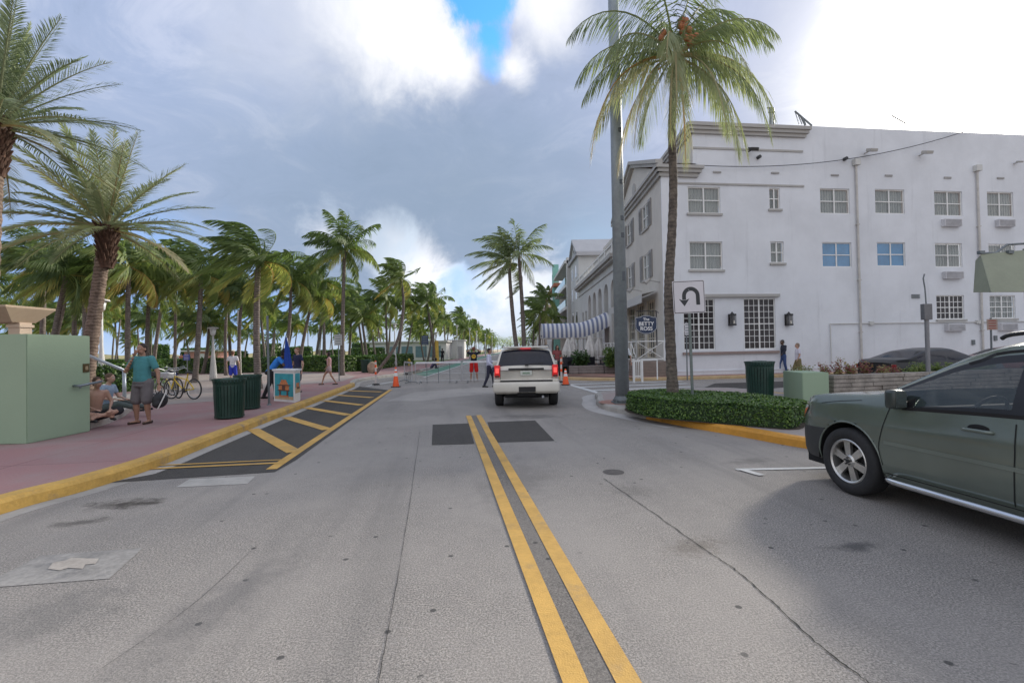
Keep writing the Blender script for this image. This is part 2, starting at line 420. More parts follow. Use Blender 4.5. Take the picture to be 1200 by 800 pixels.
# hatched no-parking bay
z1, z2, z3 = 0.004, 0.008, 0.012
hp = [G(*p) for p in [(124, 566), (322, 553), (347, 539), (400, 500.5), (459, 457.5)]]
kp = [p for p in offset(KLs, -0.24) if G(155, 557).y < p[1] < 23.2]
flat('parking_bay_surface', [(p.x, p.y) for p in hp] + kp[::-1], z1, M_newasph)
def qstrip(bm, a, b, w, z):
    a = Vector(a[:2]); b = Vector(b[:2]); t = (b-a).normalized(); n = Vector((-t.y, t.x))*w/2
    f = poly(bm, [(*(a-n), z), (*(b-n), z), (*(b+n), z), (*(a+n), z)]); f.normal_update()
    if f.normal.z < 0: f.normal_flip()
bm = BM()
qstrip(bm, G(318, 550), G(458, 456.5), 0.15, z2)
for a, b, w in [((160, 550.5), (334, 542.5), 0.09), ((172, 546.5), (334, 539), 0.06)]: qstrip(bm, G(*a), G(*b), w, z3)
for a, b in [((296, 503), (345, 530)), ((335, 489), (384, 503.5)), ((359, 477.8), (409, 486.5)), ((379, 469.5), (424, 474.8)), ((394, 463), (436, 466)), ((406, 457.8), (447, 459.3))]:
    qstrip(bm, G(*a), G(*b), 0.24, z3)
struct('road_marking', bm, M_yellow)
bm = BM()
u0, u1 = G(555, 487), G(705, 800); t_ = (u1-u0).normalized(); nn = Vector((-t_.y, t_.x, 0))
for s in (-1, 1):
    a = u0 + nn*s*0.128; b = u0 + t_*16 + nn*s*0.128
    qstrip(bm, a, b, 0.125, z3)
struct('road_marking', bm, M_yellow)
bm = BM(); qstrip(bm, u0+nn*0, u0+t_*16, 0.14, z2); struct('road_seam', bm, road_material(0.62, 'dark_asphalt'))
# repair patches
for pts in ([(507, 497.5), (549, 496), (556, 520), (506, 521.5)], [(571, 494.5), (627, 492.5), (650, 516.5), (579, 518.5)]):
    flat('road_patch', [G(*p) for p in pts], z1, M_newasph)
flat('road_patch', [G(*p) for p in [(222, 561.5), (299, 558), (290, 567), (206, 571)]], z1, M_conc)
M_scuff = mat('scuffed_concrete_patch', (0.30, 0.285, 0.265), 0.9, var=0.3, scale=2.2, bump=0.3, grime=((0.13, 0.13, 0.135), 0.9))
flat('road_patch', [G(*p) for p in [(-30, 690), (48, 651), (168, 642), (128, 678)]], z1, M_scuff)
flat('road_patch', [G(*p) for p in [(56, 667), (62, 660), (78, 657), (84, 654), (104, 655), (116, 655), (112, 661), (100, 662), (97, 667), (80, 666), (70, 669)]], z2, mat('pale_patch_core', (0.40, 0.36, 0.315), 0.9, var=0.2, scale=5))
flat('road_patch', [G(*p) for p in [(452, 470), (485, 459.5), (560, 454), (640, 453), (630, 459), (560, 462), (490, 470)]], z1, road_material(1.22, 'worn_asphalt'))
flat('road_patch', [G(*p) for p in [(820, 456), (838, 449), (940, 446), (940, 452), (905, 455)]], z1, M_newasph)
# cracks
def crack(pts, w=0.012):
    bm = BM(); P = smooth_path([G(*p) for p in pts], 14); L_, Rr = [], []
    rr = random.Random(int(pts[0][0]))
    for i, p in enumerate(P):
        j = Vector((rr.uniform(-.6, .6)*min(w, .012), 0, 0)); ww = w*rr.uniform(0.4, 1.2)
        L_.append(bm.verts.new(p+j+Vector((-ww/2, 0, z1+.001)))); Rr.append(bm.verts.new(p+j+Vector((ww/2, 0, z1+.001))))
    for i in range(len(P)-1): bm.faces.new((L_[i], Rr[i], Rr[i+1], L_[i+1]))
    return struct('crack', bm, mat('crack_filler', (0.03, 0.03, 0.03), 0.95))
crack([(492, 505), (480, 590), (462, 700), (440, 815)], 0.0045)
crack([(708, 561), (760, 597), (825, 643), (862, 668), (905, 705), (960, 756), (1025, 805)], 0.010)
crack([(300, 640), (230, 705), (110, 790)], 0.003)
bm = BM(); c = G(719, 553)
poly(bm, [(c.x+0.14*cos(a), c.y+0.14*sin(a), z1) for a in [k*pi/12 for k in range(24)]])
struct('manhole_cover', bm, mat('old_iron', (0.08, 0.07, 0.065), 0.7, var=0.3, scale=14))
# white parking tee
bm = BM(); qstrip(bm, G(863, 550.5), G(1010, 547.5), 0.09, z2); qstrip(bm, G(867, 550), G(893, 557.5), 0.10, z3)
struct('road_marking', bm, M_wline)
# zebra crossing over the side street
bm = BM()
qstrip(bm, G(661, 448.8), G(712, 463.5), 0.24, z2)
for (a, b) in [((668, 450.5), (800, 446.5)), ((681, 453.8), (806, 449.5)), ((695, 457.6), (812, 453.2)), ((707, 461.8), (820, 457))]:
    qstrip(bm, G(*a), G(*b), 0.34, z3)
qstrip(bm, G(430, 452.5), G(462, 447), 0.2, z2)
struct('crosswalk_marking', bm, M_wline)
# ================================================================== VEGETATION
def add_tint(me, vals):
    a = me.attributes.new('tint', 'FLOAT', 'POINT'); a.data.foreach_set('value', vals)
def mesh_from(name, V, Fc, T=None):
    me = bpy.data.meshes.new(name); me.from_pydata(V, [], Fc)
    if T: add_tint(me, T)
    return me
COCO = leafmat('coconut_leaf', [(0.0, (0.06, 0.105, 0.04)), (0.35, (0.17, 0.235, 0.08)), (0.65, (0.36, 0.41, 0.15)), (0.88, (0.50, 0.37, 0.12)), (1.0, (0.50, 0.28, 0.10))], 0.45)
COCO2 = leafmat('coconut_leaf_near', [(0.0, (0.09, 0.13, 0.065)), (0.35, (0.22, 0.27, 0.14)), (0.6, (0.38, 0.40, 0.26)), (0.82, (0.48, 0.39, 0.22)), (1.0, (0.56, 0.34, 0.13))], 0.42)
DATE = leafmat('date_leaf', [(0.0, (0.10, 0.135, 0.085)), (0.4, (0.22, 0.27, 0.165)), (0.7, (0.40, 0.42, 0.27)), (1.0, (0.46, 0.36, 0.20))], 0.35)
def frond(V, Fc, T, r, az, el, L, wind, tint, leaf, nl, droop, stiff, wleaf, roll=0.0, dn=0.75, sagk=1.0, fwd=1.0):
    """one pinnate frond from the origin"""
    N = 12; P = [Vector((0, 0, 0))]; d = Vector((cos(az)*cos(el), sin(az)*cos(el), sin(el))); seg = L/N
    for i in range(N):
        s = (i+1)/N
        d = (d + Vector((0, 0, -1))*droop*seg*(0.35+s)*sagk + wind*seg*(0.2+0.9*s)).normalized()
        P.append(P[-1]+d*seg)
    # rachis
    b = len(V)
    for i, p in enumerate(P):
        w = 0.035*(1-i/N*0.85)*(L/3)
        t = (P[min(i+1, N)]-P[max(i-1, 0)]).normalized(); sd = t.cross(Vector((0, 0, 1)))
        sd = sd.normalized() if sd.length > 1e-3 else Vector((1, 0, 0))
        V += [p-sd*w, p+sd*w, p+Vector((0, 0, -w*1.4))]; T += [min(1, tint+0.3)]*3
    for i in range(N):
        a = b+3*i
        Fc += [(a, a+1, a+4, a+3), (a+1, a+2, a+5, a+4), (a+2, a, a+3, a+5)]
    for side in (-1, 1):
        for k in range(nl):
            s = 0.14 + 0.86*(k+r.uniform(-.3, .3)+0.5)/nl; s = min(s, 0.995)
            f = s*N; i = min(int(f), N-1); p = P[i].lerp(P[i+1], f-i)
            t = (P[i+1]-P[i]).normalized(); sd = t.cross(Vector((0, 0, 1)))
            sd = sd.normalized() if sd.length > 0.05 else Vector((1, 0, 0))
            up = sd.cross(t).normalized()
            env = (sin(pi*min(1, (s*0.80+0.16)))**0.7)*(1.0 if s < 0.9 else 1-0.45*(s-0.9)/0.1)
            l = leaf*max(0.25, env)*r.uniform(0.85, 1.12)
            a1 = sd*side*(stiff) + t*((0.55+0.5*s)*fwd) + up*(0.25*stiff) + wind*0.8 + Vector((0, 0, -1))*dn*r.uniform(.7, 1.2)*(1-stiff*0.45)
            a1 = (a1 + Vector((r.uniform(-.16, .16), r.uniform(-.16, .16), r.uniform(-.16, .16)))).normalized()
            a2 = (a1 + Vector((0, 0, -1))*(1.1-stiff) + wind*0.8).normalized()
            wv = (t*0.8+a1.cross(t)*0.6).normalized()*wleaf*0.5
            q = len(V); m = p+a1*l*0.5; e = m+a2*l*0.5
            V += [p-wv*0.6, p+wv*0.6, m+wv, m-wv, e]
            tt = max(0, min(1, tint+r.uniform(-.08, .08))); T += [tt, tt, tt, tt, min(1, tt+0.12)]
            Fc += [(q, q+1, q+2, q+3), (q+3, q+2, q+4)]
def coco_crown(seed, n=22, L=2.7, nl=34, wind=Vector((-0.25, 0.05, 0)), wleaf=0.05, nuts=False, leaf=0.75, lowtint=0.85):
    r = random.Random(seed); V, Fc, T = [], [], []
    for i in range(n):
        q = (i+0.5)/n; az = i*2.39996+r.uniform(-.25, .25); el = radians(82 - 112*q + r.uniform(-9, 9))
        w = Vector((cos(az), sin(az), 0)); against = max(0, -(w.dot(wind.normalized()))) if wind.length > 0 else 0
        tint = 0.18 + 0.34*r.random()*q + (0.42*r.random() if q > 0.74 else 0) * (lowtint)
        frond(V, Fc, T, r, az, el, L*r.uniform(.85, 1.08), wind*(1+against*1.5), tint, leaf, nl, 0.56, 0.55, wleaf, dn=1.0)
    return mesh_from('crown', V, Fc, T)
def date_crown(seed, n=42, L=3.3, nl=66, leaf=0.56):
    r = random.Random(seed); V, Fc, T = [], [], []
    for i in range(n):
        q = (i+0.5)/n; az = i*2.39996+r.uniform(-.2, .2); el = radians(86 - 100*q**0.9 + r.uniform(-6, 6))
        frond(V, Fc, T, r, az, el, L*r.uniform(.9, 1.05), Vector((-.03, 0, 0)), 0.25+0.35*r.random()+(0.25 if q > .88 else 0), leaf, nl, 0.13+0.13*q, 0.78, 0.038, dn=0.12, fwd=1.15)
    return mesh_from('crown', V, Fc, T)
def trunk_material(name, c1, c2, ring, wk=.2):
    m, t, bs, tc = newmat(name)
    wv = t.new('ShaderNodeTexWave'); wv.bands_direction = 'Z'; t.put(wv.inputs['Vector'], tc); wv.inputs['Scale'].default_value = ring
    wv.inputs['Distortion'].default_value = 4.5; wv.inputs['Detail'].default_value = 4; wv.inputs['Detail Scale'].default_value = 2.2
    f = t.math('ADD', t.math('MULTIPLY', wv.outputs['Fac'], wk), t.math('MULTIPLY', t.noise(tc, 7, 6, .75), 1.0-wk))
    t.put(bs.inputs['Base Color'], t.mix(t.ramp(f, .25, .8), c1, c2)); bs.inputs['Roughness'].default_value = 0.92
    b = t.new('ShaderNodeBump'); b.inputs['Strength'].default_value = 0.8; b.inputs['Distance'].default_value = 0.03
    t.put(b.inputs['Height'], f); t.put(bs.inputs['Normal'], b.outputs[0])
    return m
TR_COCO = trunk_material('palm_bark', (0.085, 0.068, 0.06), (0.27, 0.23, 0.20), 3.2)
TR_NEAR = trunk_material('mottled_palm_bark', (0.05, 0.042, 0.038), (0.22, 0.185, 0.15), 3.4, .10)
TR_DATE = trunk_material('date_palm_bark', (0.075, 0.05, 0.038), (0.28, 0.21, 0.165), 3.0, .18)
def trunk_bm(pts, r0, r1, n=9, k=5, bulge=0.0, knob=0.0, seed=0):
    P = smooth_path(pts, k); rr = random.Random(seed); m = len(P)
    rs = []
    for i in range(m):
        s = i/(m-1); rad = r0+(r1-r0)*s + 0.35*r0*max(0, 1-s*9) + bulge*max(0, (s-0.88)/0.12)
        rs.append(rad*(1+(knob if i % 2 else -knob)))
    bm = BM(); tube(bm, P, rs, n); return bm
NPALM = [0]
def palm(name, base, top, crown, cm, label, group=None, r0=0.17, r1=0.11, bend=0.0, bmat=None, scale=1.0, rz=None, n=9, knob=0.03, bulge=0.0, extra=None, k=5):
    NPALM[0] += 1; r = random.Random(NPALM[0]*13)
    base = Vector(base); top = Vector(top); d = top-base
    t = thing(name, label, 'palm tree', base, 0, group)
    side = Vector((r.uniform(-1, 1), r.uniform(-1, 1), 0))*0.12 if not bend else Vector((bend, 0, 0))
    pts = [Vector((0, 0, -0.1)), d*0.33+side*1.0+Vector((0, 0, -abs(bend)*0.2)), d*0.7+side*0.8, d]
    obj('trunk', trunk_bm(pts, r0, r1, n, k, bulge, knob, NPALM[0]), bmat or TR_COCO, t, smooth=True)
    c = bpy.data.objects.new('crown', crown); COL.objects.link(c); c.parent = t; c.location = d
    if not crown.materials: crown.materials.append(cm)
    c.rotation_euler = (r.uniform(-.05, .05), r.uniform(-.05, .05), r.uniform(-.35, .35) if rz is None else rz); c.scale = (scale,)*3
    return t
windL = Vector((-0.34, 0.03, 0.03))
CROWNS = [coco_crown(s, 25, 2.7, 30, windL*random.Random(s).uniform(.8, 1.6), 0.095, leaf=.85) for s in (1, 2, 3, 4, 5)]
LOWCROWNS = [coco_crown(s, 22, 2.7, 17, windL*1.2, 0.17, leaf=.9) for s in (11, 12, 13)]
MED = [coco_crown(s, 28, 2.75, 46, windL*f, 0.066, leaf=0.9, lowtint=1.1) for s, f in ((21, 1.8), (22, .6), (23, 1.4))]
# --- the two feathery date palms at the left edge
dc = date_crown(5)
def D(px, py, d): return at(px, py, d)
b = D(98, 440, 15.6); b.z = 0.15
palm('date_palm', b, D(125, 268, 15.6), dc, DATE, 'feathery date palm with a thick brown trunk behind the green wall', None, 0.215, 0.175, 0, TR_DATE, 1.0, 0.4, 14, 0.05, 0.10, k=16)
def boot(t, top, r):
    bm = BM(); rr = random.Random(3)
    for k in range(90):
        s = k/90; a = k*2.4; R_ = r*(1.0+.75*s); p = Vector((cos(a)*R_*.8, sin(a)*R_*.8, -1.25+1.35*s)); o_ = Vector((cos(a)*(.5+.3*s), sin(a)*(.5+.3*s), 1)).normalized()
        cyl(bm, p, p+o_*rr.uniform(.16, .30), .05, .018, 5)
    lathe(bm, [(r*.95, -1.3), (r*1.15, -.7), (r*1.5, -.2), (r*1.2, .1), (0, .15)], 14)
    bmesh.ops.recalc_face_normals(bm, faces=bm.faces); obj('frond_base', bm, mat('dark_frond_base', (.085, .045, .03), .9, var=.4, scale=8, bump=.5), t, loc=top)
boot(bpy.data.objects['date_palm'], D(125, 268, 15.6)-b, .185)
b = D(-22, 440, 12.2); b.z = 0.15
palm('date_palm', b, D(-6, 148, 12.2), date_crown(9, 50, 3.3), DATE, 'date palm cut off by the left picture edge, only its right fronds in view', None, 0.25, 0.2, 0, TR_DATE, 1.0, 0.0, 14, 0.05, 0.12, k=16)
# --- the large palm on the corner island
boot(bpy.data.objects['date_palm.001'], D(-6, 148, 12.2)-b, .2)
wv = Vector((-0.02, -0.02, 0))
def near_crown():
    r = random.Random(31); V, Fc, T = [], [], []
    # (azimuth deg: 0 = right, 270 = towards us), elevation, length, tint
    fr = [(180, 38, 2.7, .30), (197, 0, 3.5, .66), (173, 64, 3.0, .15), (150, 80, 2.6, .2), (222, -20, 3.1, .5), (248, 14, 2.4, .5), (263, -38, 3.1, .6), (287, -20, 3.0, .45), (243, -30, 3.0, .5), (208, 28, 2.5, .4),
          (2, 50, 2.5, .25), (352, 14, 2.8, .5), (336, -6, 3.1, .4), (312, -32, 3.0, .5), (20, 68, 2.7, .2), (90, 72, 2.5, .1), (60, 40, 2.5, .25), (120, 42, 2.5, .25), (100, 5, 2.4, .4), (35, 10, 2.5, .5), (145, 15, 2.5, .5), (300, 76, 2.4, .15), (228, 72, 2.5, .2), (275, 38, 1.9, .4), (325, 34, 2.5, .35), (188, -30, 3.0, .7), (15, 30, 2.6, .4), (168, 25, 2.6, .35), (255, -10, 2.8, .5), (300, 5, 2.6, .45), (350, -24, 3.0, .5)]
    for az, el, L, ti in fr:
        frond(V, Fc, T, r, radians(az+r.uniform(-5, 5)), radians(el), L*r.uniform(.95, 1.05), wv, ti, 0.82, 66, 0.95, 0.50, 0.027, dn=1.5)
    return mesh_from('crown', V, Fc, T)
b = G(789, 470, .15); b = Vector((b.x*0+at(789, 466, 11.4).x, 11.4, .15))
PT = at(791, 66, 11.4)
t = thing('coconut_palm', 'tall coconut palm rising from the clipped hedge on the corner island', 'palm tree', b)
pts = [Vector((0, 0, -.05)), at(786.5, 420, 11.4)-b, at(784, 360, 11.4)-b, at(784.5, 320, 11.4)-b, at(787.5, 270, 11.4)-b, at(789, 215, 11.4)-b, at(787.5, 150, 11.4)-b, PT-b]
obj('trunk', trunk_bm(pts, 0.128, 0.085, 14, 9, 0, 0.045), TR_NEAR, t, smooth=True)
nc = near_crown(); nc.materials.append(COCO2)
c = bpy.data.objects.new('crown', nc); COL.objects.link(c); c.parent = t; c.location = PT-b; c.scale = (1.1, 1.1, 1.1)
bm = BM(); bm2 = BM()
for dx, dz in ((0.12, 0.22), (0.2, 0.05), (0.33, 0.12), (0.27, 0.25), (0.38, 0.0), (0.45, 0.1), (0.05, 0.35), (0.3, -.05), (0.16, 0.33), (0.10, 0.5), (0.2, 0.45), (-0.42, 0.08), (-0.35, 0.2)):
    M = Matrix.Translation((dx*.95, -0.26+0.1*R.random(), dz+0.22)) @ Matrix.Diagonal((0.075, 0.075, 0.092, 1))
    if dx < 0: bmesh.ops.create_icosphere(bm2, subdivisions=2, radius=1, matrix=M)
    else: bmesh.ops.create_icosphere(bm, subdivisions=2, radius=1, matrix=M)
obj('coconut_cluster', bm2, mat('orange_coconut', (0.42, 0.16, 0.07), 0.5, var=0.3, scale=8), t, smooth=True, loc=PT-b)
obj('coconut_cluster', bm, mat('orange_coconut', (0.42, 0.16, 0.07), 0.5, var=0.3, scale=8), t, smooth=True, loc=PT-b)
# --- named palms of the park (trunk base px, crown px, depth)
PARK = [((303, 456), (303, 306), 20.3, MED[0], 'coconut palm with bronze lower fronds behind the vending cart', .95, .15),
        ((228, 448), (236, 322), 25.8, MED[2], 'coconut palm between the white lamp post and the parked bicycles', .95, .15),
        ((401, 440), (404, 292), 31, MED[1], 'tallest slender coconut palm standing beside the walking woman', 1.05, .14),
        ((438, 420), (470, 327), 33, CROWNS[1], 'coconut palm with a strongly curved leaning trunk above the hedge', .8, .12),
        ((350, 432), (368, 346), 32, MED[2], 'leaning coconut palm behind the closed blue umbrella', .95, .12),
        ((331, 432), (341, 328), 30, CROWNS[2], 'coconut palm just right of the vending cart umbrella pole', 1.0, .12),
        ((281, 434), (284, 345), 28, CROWNS[0], 'straight coconut palm behind the two green litter bins', .9, .11),
        ((52, 395), (78, 322), 22, MED[1], 'leaning coconut palm above the tan shelter roof', .95, .13),
        ((42, 395), (50, 305), 25, MED[0], 'dark coconut palm left of the leaning palm by the shelter', 1.0, .14),
        ((84, 395), (86, 325), 24, MED[2], 'coconut palm between the green wall and the date palm trunk', .9, .12),
        ((150, 432), (151, 312), 23, CROWNS[3], 'coconut palm behind the man in the teal shirt', 1.05, .13),
        ((172, 430), (176, 330), 26, MED[1], 'coconut palm just left of the bicycles', .95, .12),
        ((178, 430), (196, 318), 31, MED[0], 'slanting coconut palm crossing behind the bicycles', 1.05, .12),
        ((205, 432), (206, 335), 34, CROWNS[4], 'thin coconut palm above the blue sign', 1.0, .11),
        ((265, 432), (268, 330), 34, MED[0], 'coconut palm behind the person in the white shirt and blue shorts', 1.05, .12),
        ((381, 432), (378, 330), 42, MED[2], 'coconut palm behind the walking woman and the hedge', 1.15, .14),
        ((512, 425), (500, 352), 52, CROWNS[2], 'coconut palm with yellow wrapping round the foot of its trunk', 1.0, .17),
        ((455, 426), (452, 352), 48, CROWNS[3], 'coconut palm behind the orange cone on the left', 1.1, .13)]
for (bp, tp, d, cr, lab, sc, r0) in PARK:
    bb = at(bp[0], 430, d); bb.z = 0.13
    palm('coconut_palm', bb, at(*tp, d), cr, COCO, lab, 'coconut palms in the park', r0, r0*.68, (0.9 if tp[0]-bp[0] > 25 and tp[0] > 460 else 0.0), None, sc)
# grove beyond the hedge
r = random.Random(101); placed = [(p[2]*(p[0][0]-600)/F, p[2]) for p in PARK]
def far_label(): return ('windblown coconut palm in the dense park grove beyond the hedge', 'coconut palms of the far grove')
cnt = 0; tries = 0
while cnt < 80 and tries < 9000:
    tries += 1
    d = 30 + 150*r.random()**1.5; px = r.uniform(-40, 585)
    x = (px-600)/F*d
    if x > -9.8 - (2 if d < 60 else 0) or x < -78: continue
    if d < 44 and x > -24: continue
    if any((x-a)**2+(d-b)**2 < (3.2 if d < 80 else 4.2)**2 for a, b in placed): continue
    placed.append((x, d)); cnt += 1
    h = r.uniform(3.8, 8.2) if d < 70 else r.uniform(4.5, 9.8)
    cr = r.choice(MED+CROWNS if d < 60 else (CROWNS if d < 90 else LOWCROWNS))
    lx = r.uniform(-1.0, 1.6)
    palm('coconut_palm', (x, d, 0.12), (x+lx, d+r.uniform(-.8, .8), h), cr, COCO, *far_label(), r0=.14, r1=.095, scale=r.uniform(.85, 1.15), n=6, k=3)
# street row of the far left pavement, thinning towards the vanishing point
for i in range(26):
    d = 64+i*8.5; x = -11.0-1.2*(i % 2)+r.uniform(-.5, .5); h = r.uniform(4.8, 9.5)
    palm('coconut_palm', (x, d, 0.13), (x+r.uniform(-.6, 1.2), d, h), r.choice(CROWNS if d < 100 else LOWCROWNS), COCO, 'coconut palm in the row along the far left pavement', 'palms lining the far street', .15, .1, scale=r.uniform(.95, 1.25), n=6, k=3)
# twin palm right of centre
TW = [coco_crown(41, 16, 2.9, 44, windL*2.0, 0.05, leaf=.8, lowtint=.6), coco_crown(42, 15, 2.7, 44, windL*.5, 0.05, leaf=.8, lowtint=.6)]
for bx, tx, ty, lab, sc, cr in ((609.5, 596.5, 305, 'left trunk of the twin coconut palms above the white car', 1.12, TW[0]), (614.5, 608, 298, 'right trunk of the twin coconut palms above the white car', 1.12, TW[1])):
    d = 33.0; bb = at(bx, 425, d); bb.z = .15
    palm('coconut_palm', bb, at(tx, ty+(3 if tx < 600 else 0), d), cr, COCO2, lab, 'twin coconut palms', .18, .11, 0.0, None, sc, rz=(0.2 if tx < 600 else 1.6), n=10)
# palms on the right pavement in front of the far buildings
for px, py, d, sc, lab in ((633, 366, 50, 1.0, 'dark coconut palm beyond the striped canopy end'), (640, 350, 62, 1.0, 'coconut palm in front of the far pale building'), (626, 378, 75, 1.0, 'small coconut palm left of the striped canopy'), (650, 372, 70, 0.9, 'coconut palm half hidden behind the striped canopy'), (636, 384, 95, 1.0, 'farthest coconut palm on the right pavement')):
    bb = at(px-2, 425, d); bb.z = .15
    palm('coconut_palm', bb, at(px, py, d), R.choice(CROWNS), COCO, lab, 'palms by the far buildings', .17, .11, 0, None, sc)
# distant broadleaf tree row closing the street
def blob_tree(name, x, y, h, rad, lab, group, seed, col):
    rr = random.Random(seed); t = thing(name, lab, 'tree', (x, y, 0.1), 0, group)
    bm = BM(); tube(bm, [(0, 0, 0), (.1, 0, h*.35), (0, .1, h*.6)], [.22, .15, .08], 7); 
    for a in range(4): tube(bm, [(0, 0, h*.35), (cos(a*1.6)*rad*.5, sin(a*1.6)*rad*.5, h*.7)], [.1, .04], 5)
    obj('trunk', bm, TR_COCO, t)
    V, Fc, T = [], [], []
    cl = [(Vector((rr.gauss(0, .45)*rad, rr.gauss(0, .45)*rad, h*.68+rr.gauss(0, .2)*h)), rr.uniform(.3, .55)*rad) for _ in range(9)]
    for i in range(900):
        c, cr_ = rr.choice(cl); dd = Vector((rr.gauss(0, 1), rr.gauss(0, 1), rr.gauss(0, 1))).normalized(); p = c+dd*cr_*rr.uniform(.6, 1.05)
        a = Vector((rr.gauss(0, 1), rr.gauss(0, 1), rr.gauss(0, 1))).normalized(); b_ = a.cross(dd).normalized(); s = rr.uniform(.14, .3)
        q = len(V); V += [p-a*s, p+b_*s*.6, p+a*s, p-b_*s*.6]; Fc.append((q, q+1, q+2, q+3)); T += [rr.uniform(.1, .6)]*4
    me = mesh_from('crown', V, Fc, T); obj('crown', me, COCO, t)
    return t
for i, (x, y, h, rd) in enumerate([(-14, 150, 8, 4), (-18, 170, 9, 4.5), (-8.8, 205, 8, 4), (4, 235, 9, 4.5), (-3, 300, 9, 6), (8, 290, 10, 6), (-14, 260, 9, 5), (-24, 120, 8, 4), (16, 300, 9, 5), (-1, 330, 10, 7), (5.2, 150, 7, 3), (-10, 330, 9, 6)]):
    blob_tree('broadleaf_tree', x, y, h, rd, 'distant round-topped tree closing the end of the street', 'distant street trees', 50+i, None)
# --- hedges
HEDGE = leafmat('hedge_leaf', [(0.0, (0.022, 0.055, 0.012)), (0.5, (0.075, 0.155, 0.028)), (1.0, (0.21, 0.32, 0.06))], 0.25, 0.4)
def hedge(name, outline, h, n, leaf, lab, seed, z0=0.15, loc=None):
    """clipped hedge: a lumpy body thickly covered with leaves"""
    rr = random.Random(seed); V, Fc, T = [], [], []
    m = len(outline); P = [Vector((p[0], p[1], 0)) for p in outline]
    c = sum(P, Vector())/m
    area = sum(P[i].x*P[(i+1) % m].y-P[(i+1) % m].x*P[i].y for i in range(m))/2
    if area < 0: P = P[::-1]
    inner = [p+(c-p).normalized()*min(0.10, leaf*1.5) for p in P]
    b = len(V); rows = [0.0, 0.5, .9, 1.0]
    for k, s in enumerate(rows):
        for p, q in zip(P, inner):
            x = q if k < 3 else q+(c-q).normalized()*.08
            V.append(Vector((x.x, x.y, z0+s*(h-leaf*.7)))); T.append(0.0)
    for k in range(3):
        for i in range(m): Fc.append((b+k*m+i, b+k*m+(i+1) % m, b+(k+1)*m+(i+1) % m, b+(k+1)*m+i))
    Fc.append(tuple(b+3*m+i for i in range(m)))
    # triangles for the top sampling
    import mathutils.geometry as geo
    tris = geo.tessellate_polygon([P]); ta = [abs(geo.area_tri(P[a], P[b_], P[c_])) for a, b_, c_ in tris]
    per = [(P[(i+1) % m]-P[i]).length for i in range(m)]
    atop = sum(ta); asid = sum(per)*h
    for i in range(n):
        if rr.random() < atop/(atop+asid):
            a, b_, c_ = rr.choices(tris, ta)[0]; u, v = rr.random(), rr.random()
            if u+v > 1: u, v = 1-u, 1-v
            p = P[a]+(P[b_]-P[a])*u+(P[c_]-P[a])*v; nz = Vector((0, 0, 1)); p = Vector((p.x, p.y, z0+h)); p.z += 0.10*h*noise.noise(p*2.3)+rr.uniform(-.07, .035)*h
        else:
            e = rr.choices(range(m), per)[0]; u = rr.random(); p = P[e].lerp(P[(e+1) % m], u); t_ = (P[(e+1) % m]-P[e]).normalized()
            nz = Vector((t_.y, -t_.x, 0)); s = rr.random()
            p = Vector((p.x, p.y, z0+h*s)); p += nz*(0.05*noise.noise(p*3)+rr.uniform(-.07, .02)-0.06*(s > .88)-.03*(s < .1))
        nn_ = (nz+Vector((rr.gauss(0, .55), rr.gauss(0, .55), rr.gauss(0, .45)+.25))).normalized()
        a = nn_.orthogonal().normalized(); a.rotate(Matrix.Rotation(rr.uniform(0, 6.28), 3, nn_)); b_ = nn_.cross(a); s = leaf*rr.uniform(.6, 1.15)
        q = len(V); V += [p-a*s, p+b_*s*.5-a*s*.1, p+a*s, p-b_*s*.5-a*s*.1]; Fc.append((q, q+1, q+2, q+3)); T += [min(1, max(0, rr.gauss(.45, .22)))]*4
    me = mesh_from(name, V, Fc, T)
    o = obj(name, me, HEDGE); return tag(o, lab, 'hedge')
hp_ = [G(742, 484, .15), G(770, 489.5, .15), G(830, 495, .15), G(900, 501, .15), G(931, 502.5, .15), G(939, 497, .15), (5.75, 9.4), (5.5, 10.4), (4.9, 11.6), (3.9, 12.2), (3.1, 12.1), (2.75, 11.5)]
hs = [(p.x, p.y) for p in smooth_path([(p[0], p[1], 0) for p in hp_]+[(hp_[0][0], hp_[0][1], 0)], 3)][:-1]
hedge('hedge', hs, 0.40, 26000, 0.030, 'low clipped glossy hedge round the palm and turn sign on the corner island', 3)
# soil under it
flat('planting_bed', [(p[0], p[1]) for p in offset(hs+[hs[0]], -0.08)][:-1], 0.1548, mat('dark_soil', (0.05, 0.035, 0.025), 0.95, var=0.3, scale=6))
def band(path, w): 
    a = offset(path, w/2); b_ = offset(path, -w/2); return a+b_[::-1]
hedge('hedge', band([(-25, 17.5), (-17.3, 19.2), (-16.6, 21.0), (-17.2, 22.5)], 1.6), 1.15, 9000, .085, 'hedge block behind the handrail and the seated people', 4)
hedge('hedge', band([(-46, 43.5), (-36, 41.5), (-28.5, 39.2), (-22.4, 38.6), (-18.6, 40.0)], 1.5), 1.15, 9000, .15, 'long clipped hedge behind the bicycles and litter bins', 5)
hedge('hedge', band([(-18.3, 40.2), (-15.5, 38.2), (-12.4, 36.2)], 1.5), 1.2, 6000, .12, 'hedge behind the walking woman at the park edge', 6)
hedge('hedge', band([(-12.0, 37.6), (-12.1, 45), (-11.6, 52.5)], 1.6), 1.15, 6000, .13, 'hedge left of the grass behind the orange cone', 7)
hedge('hedge', band([(-13.6, 98), (-11, 118), (-11, 150)], 1.6), 1.4, 2500, .3, 'distant hedge at the far end of the lawn', 8)
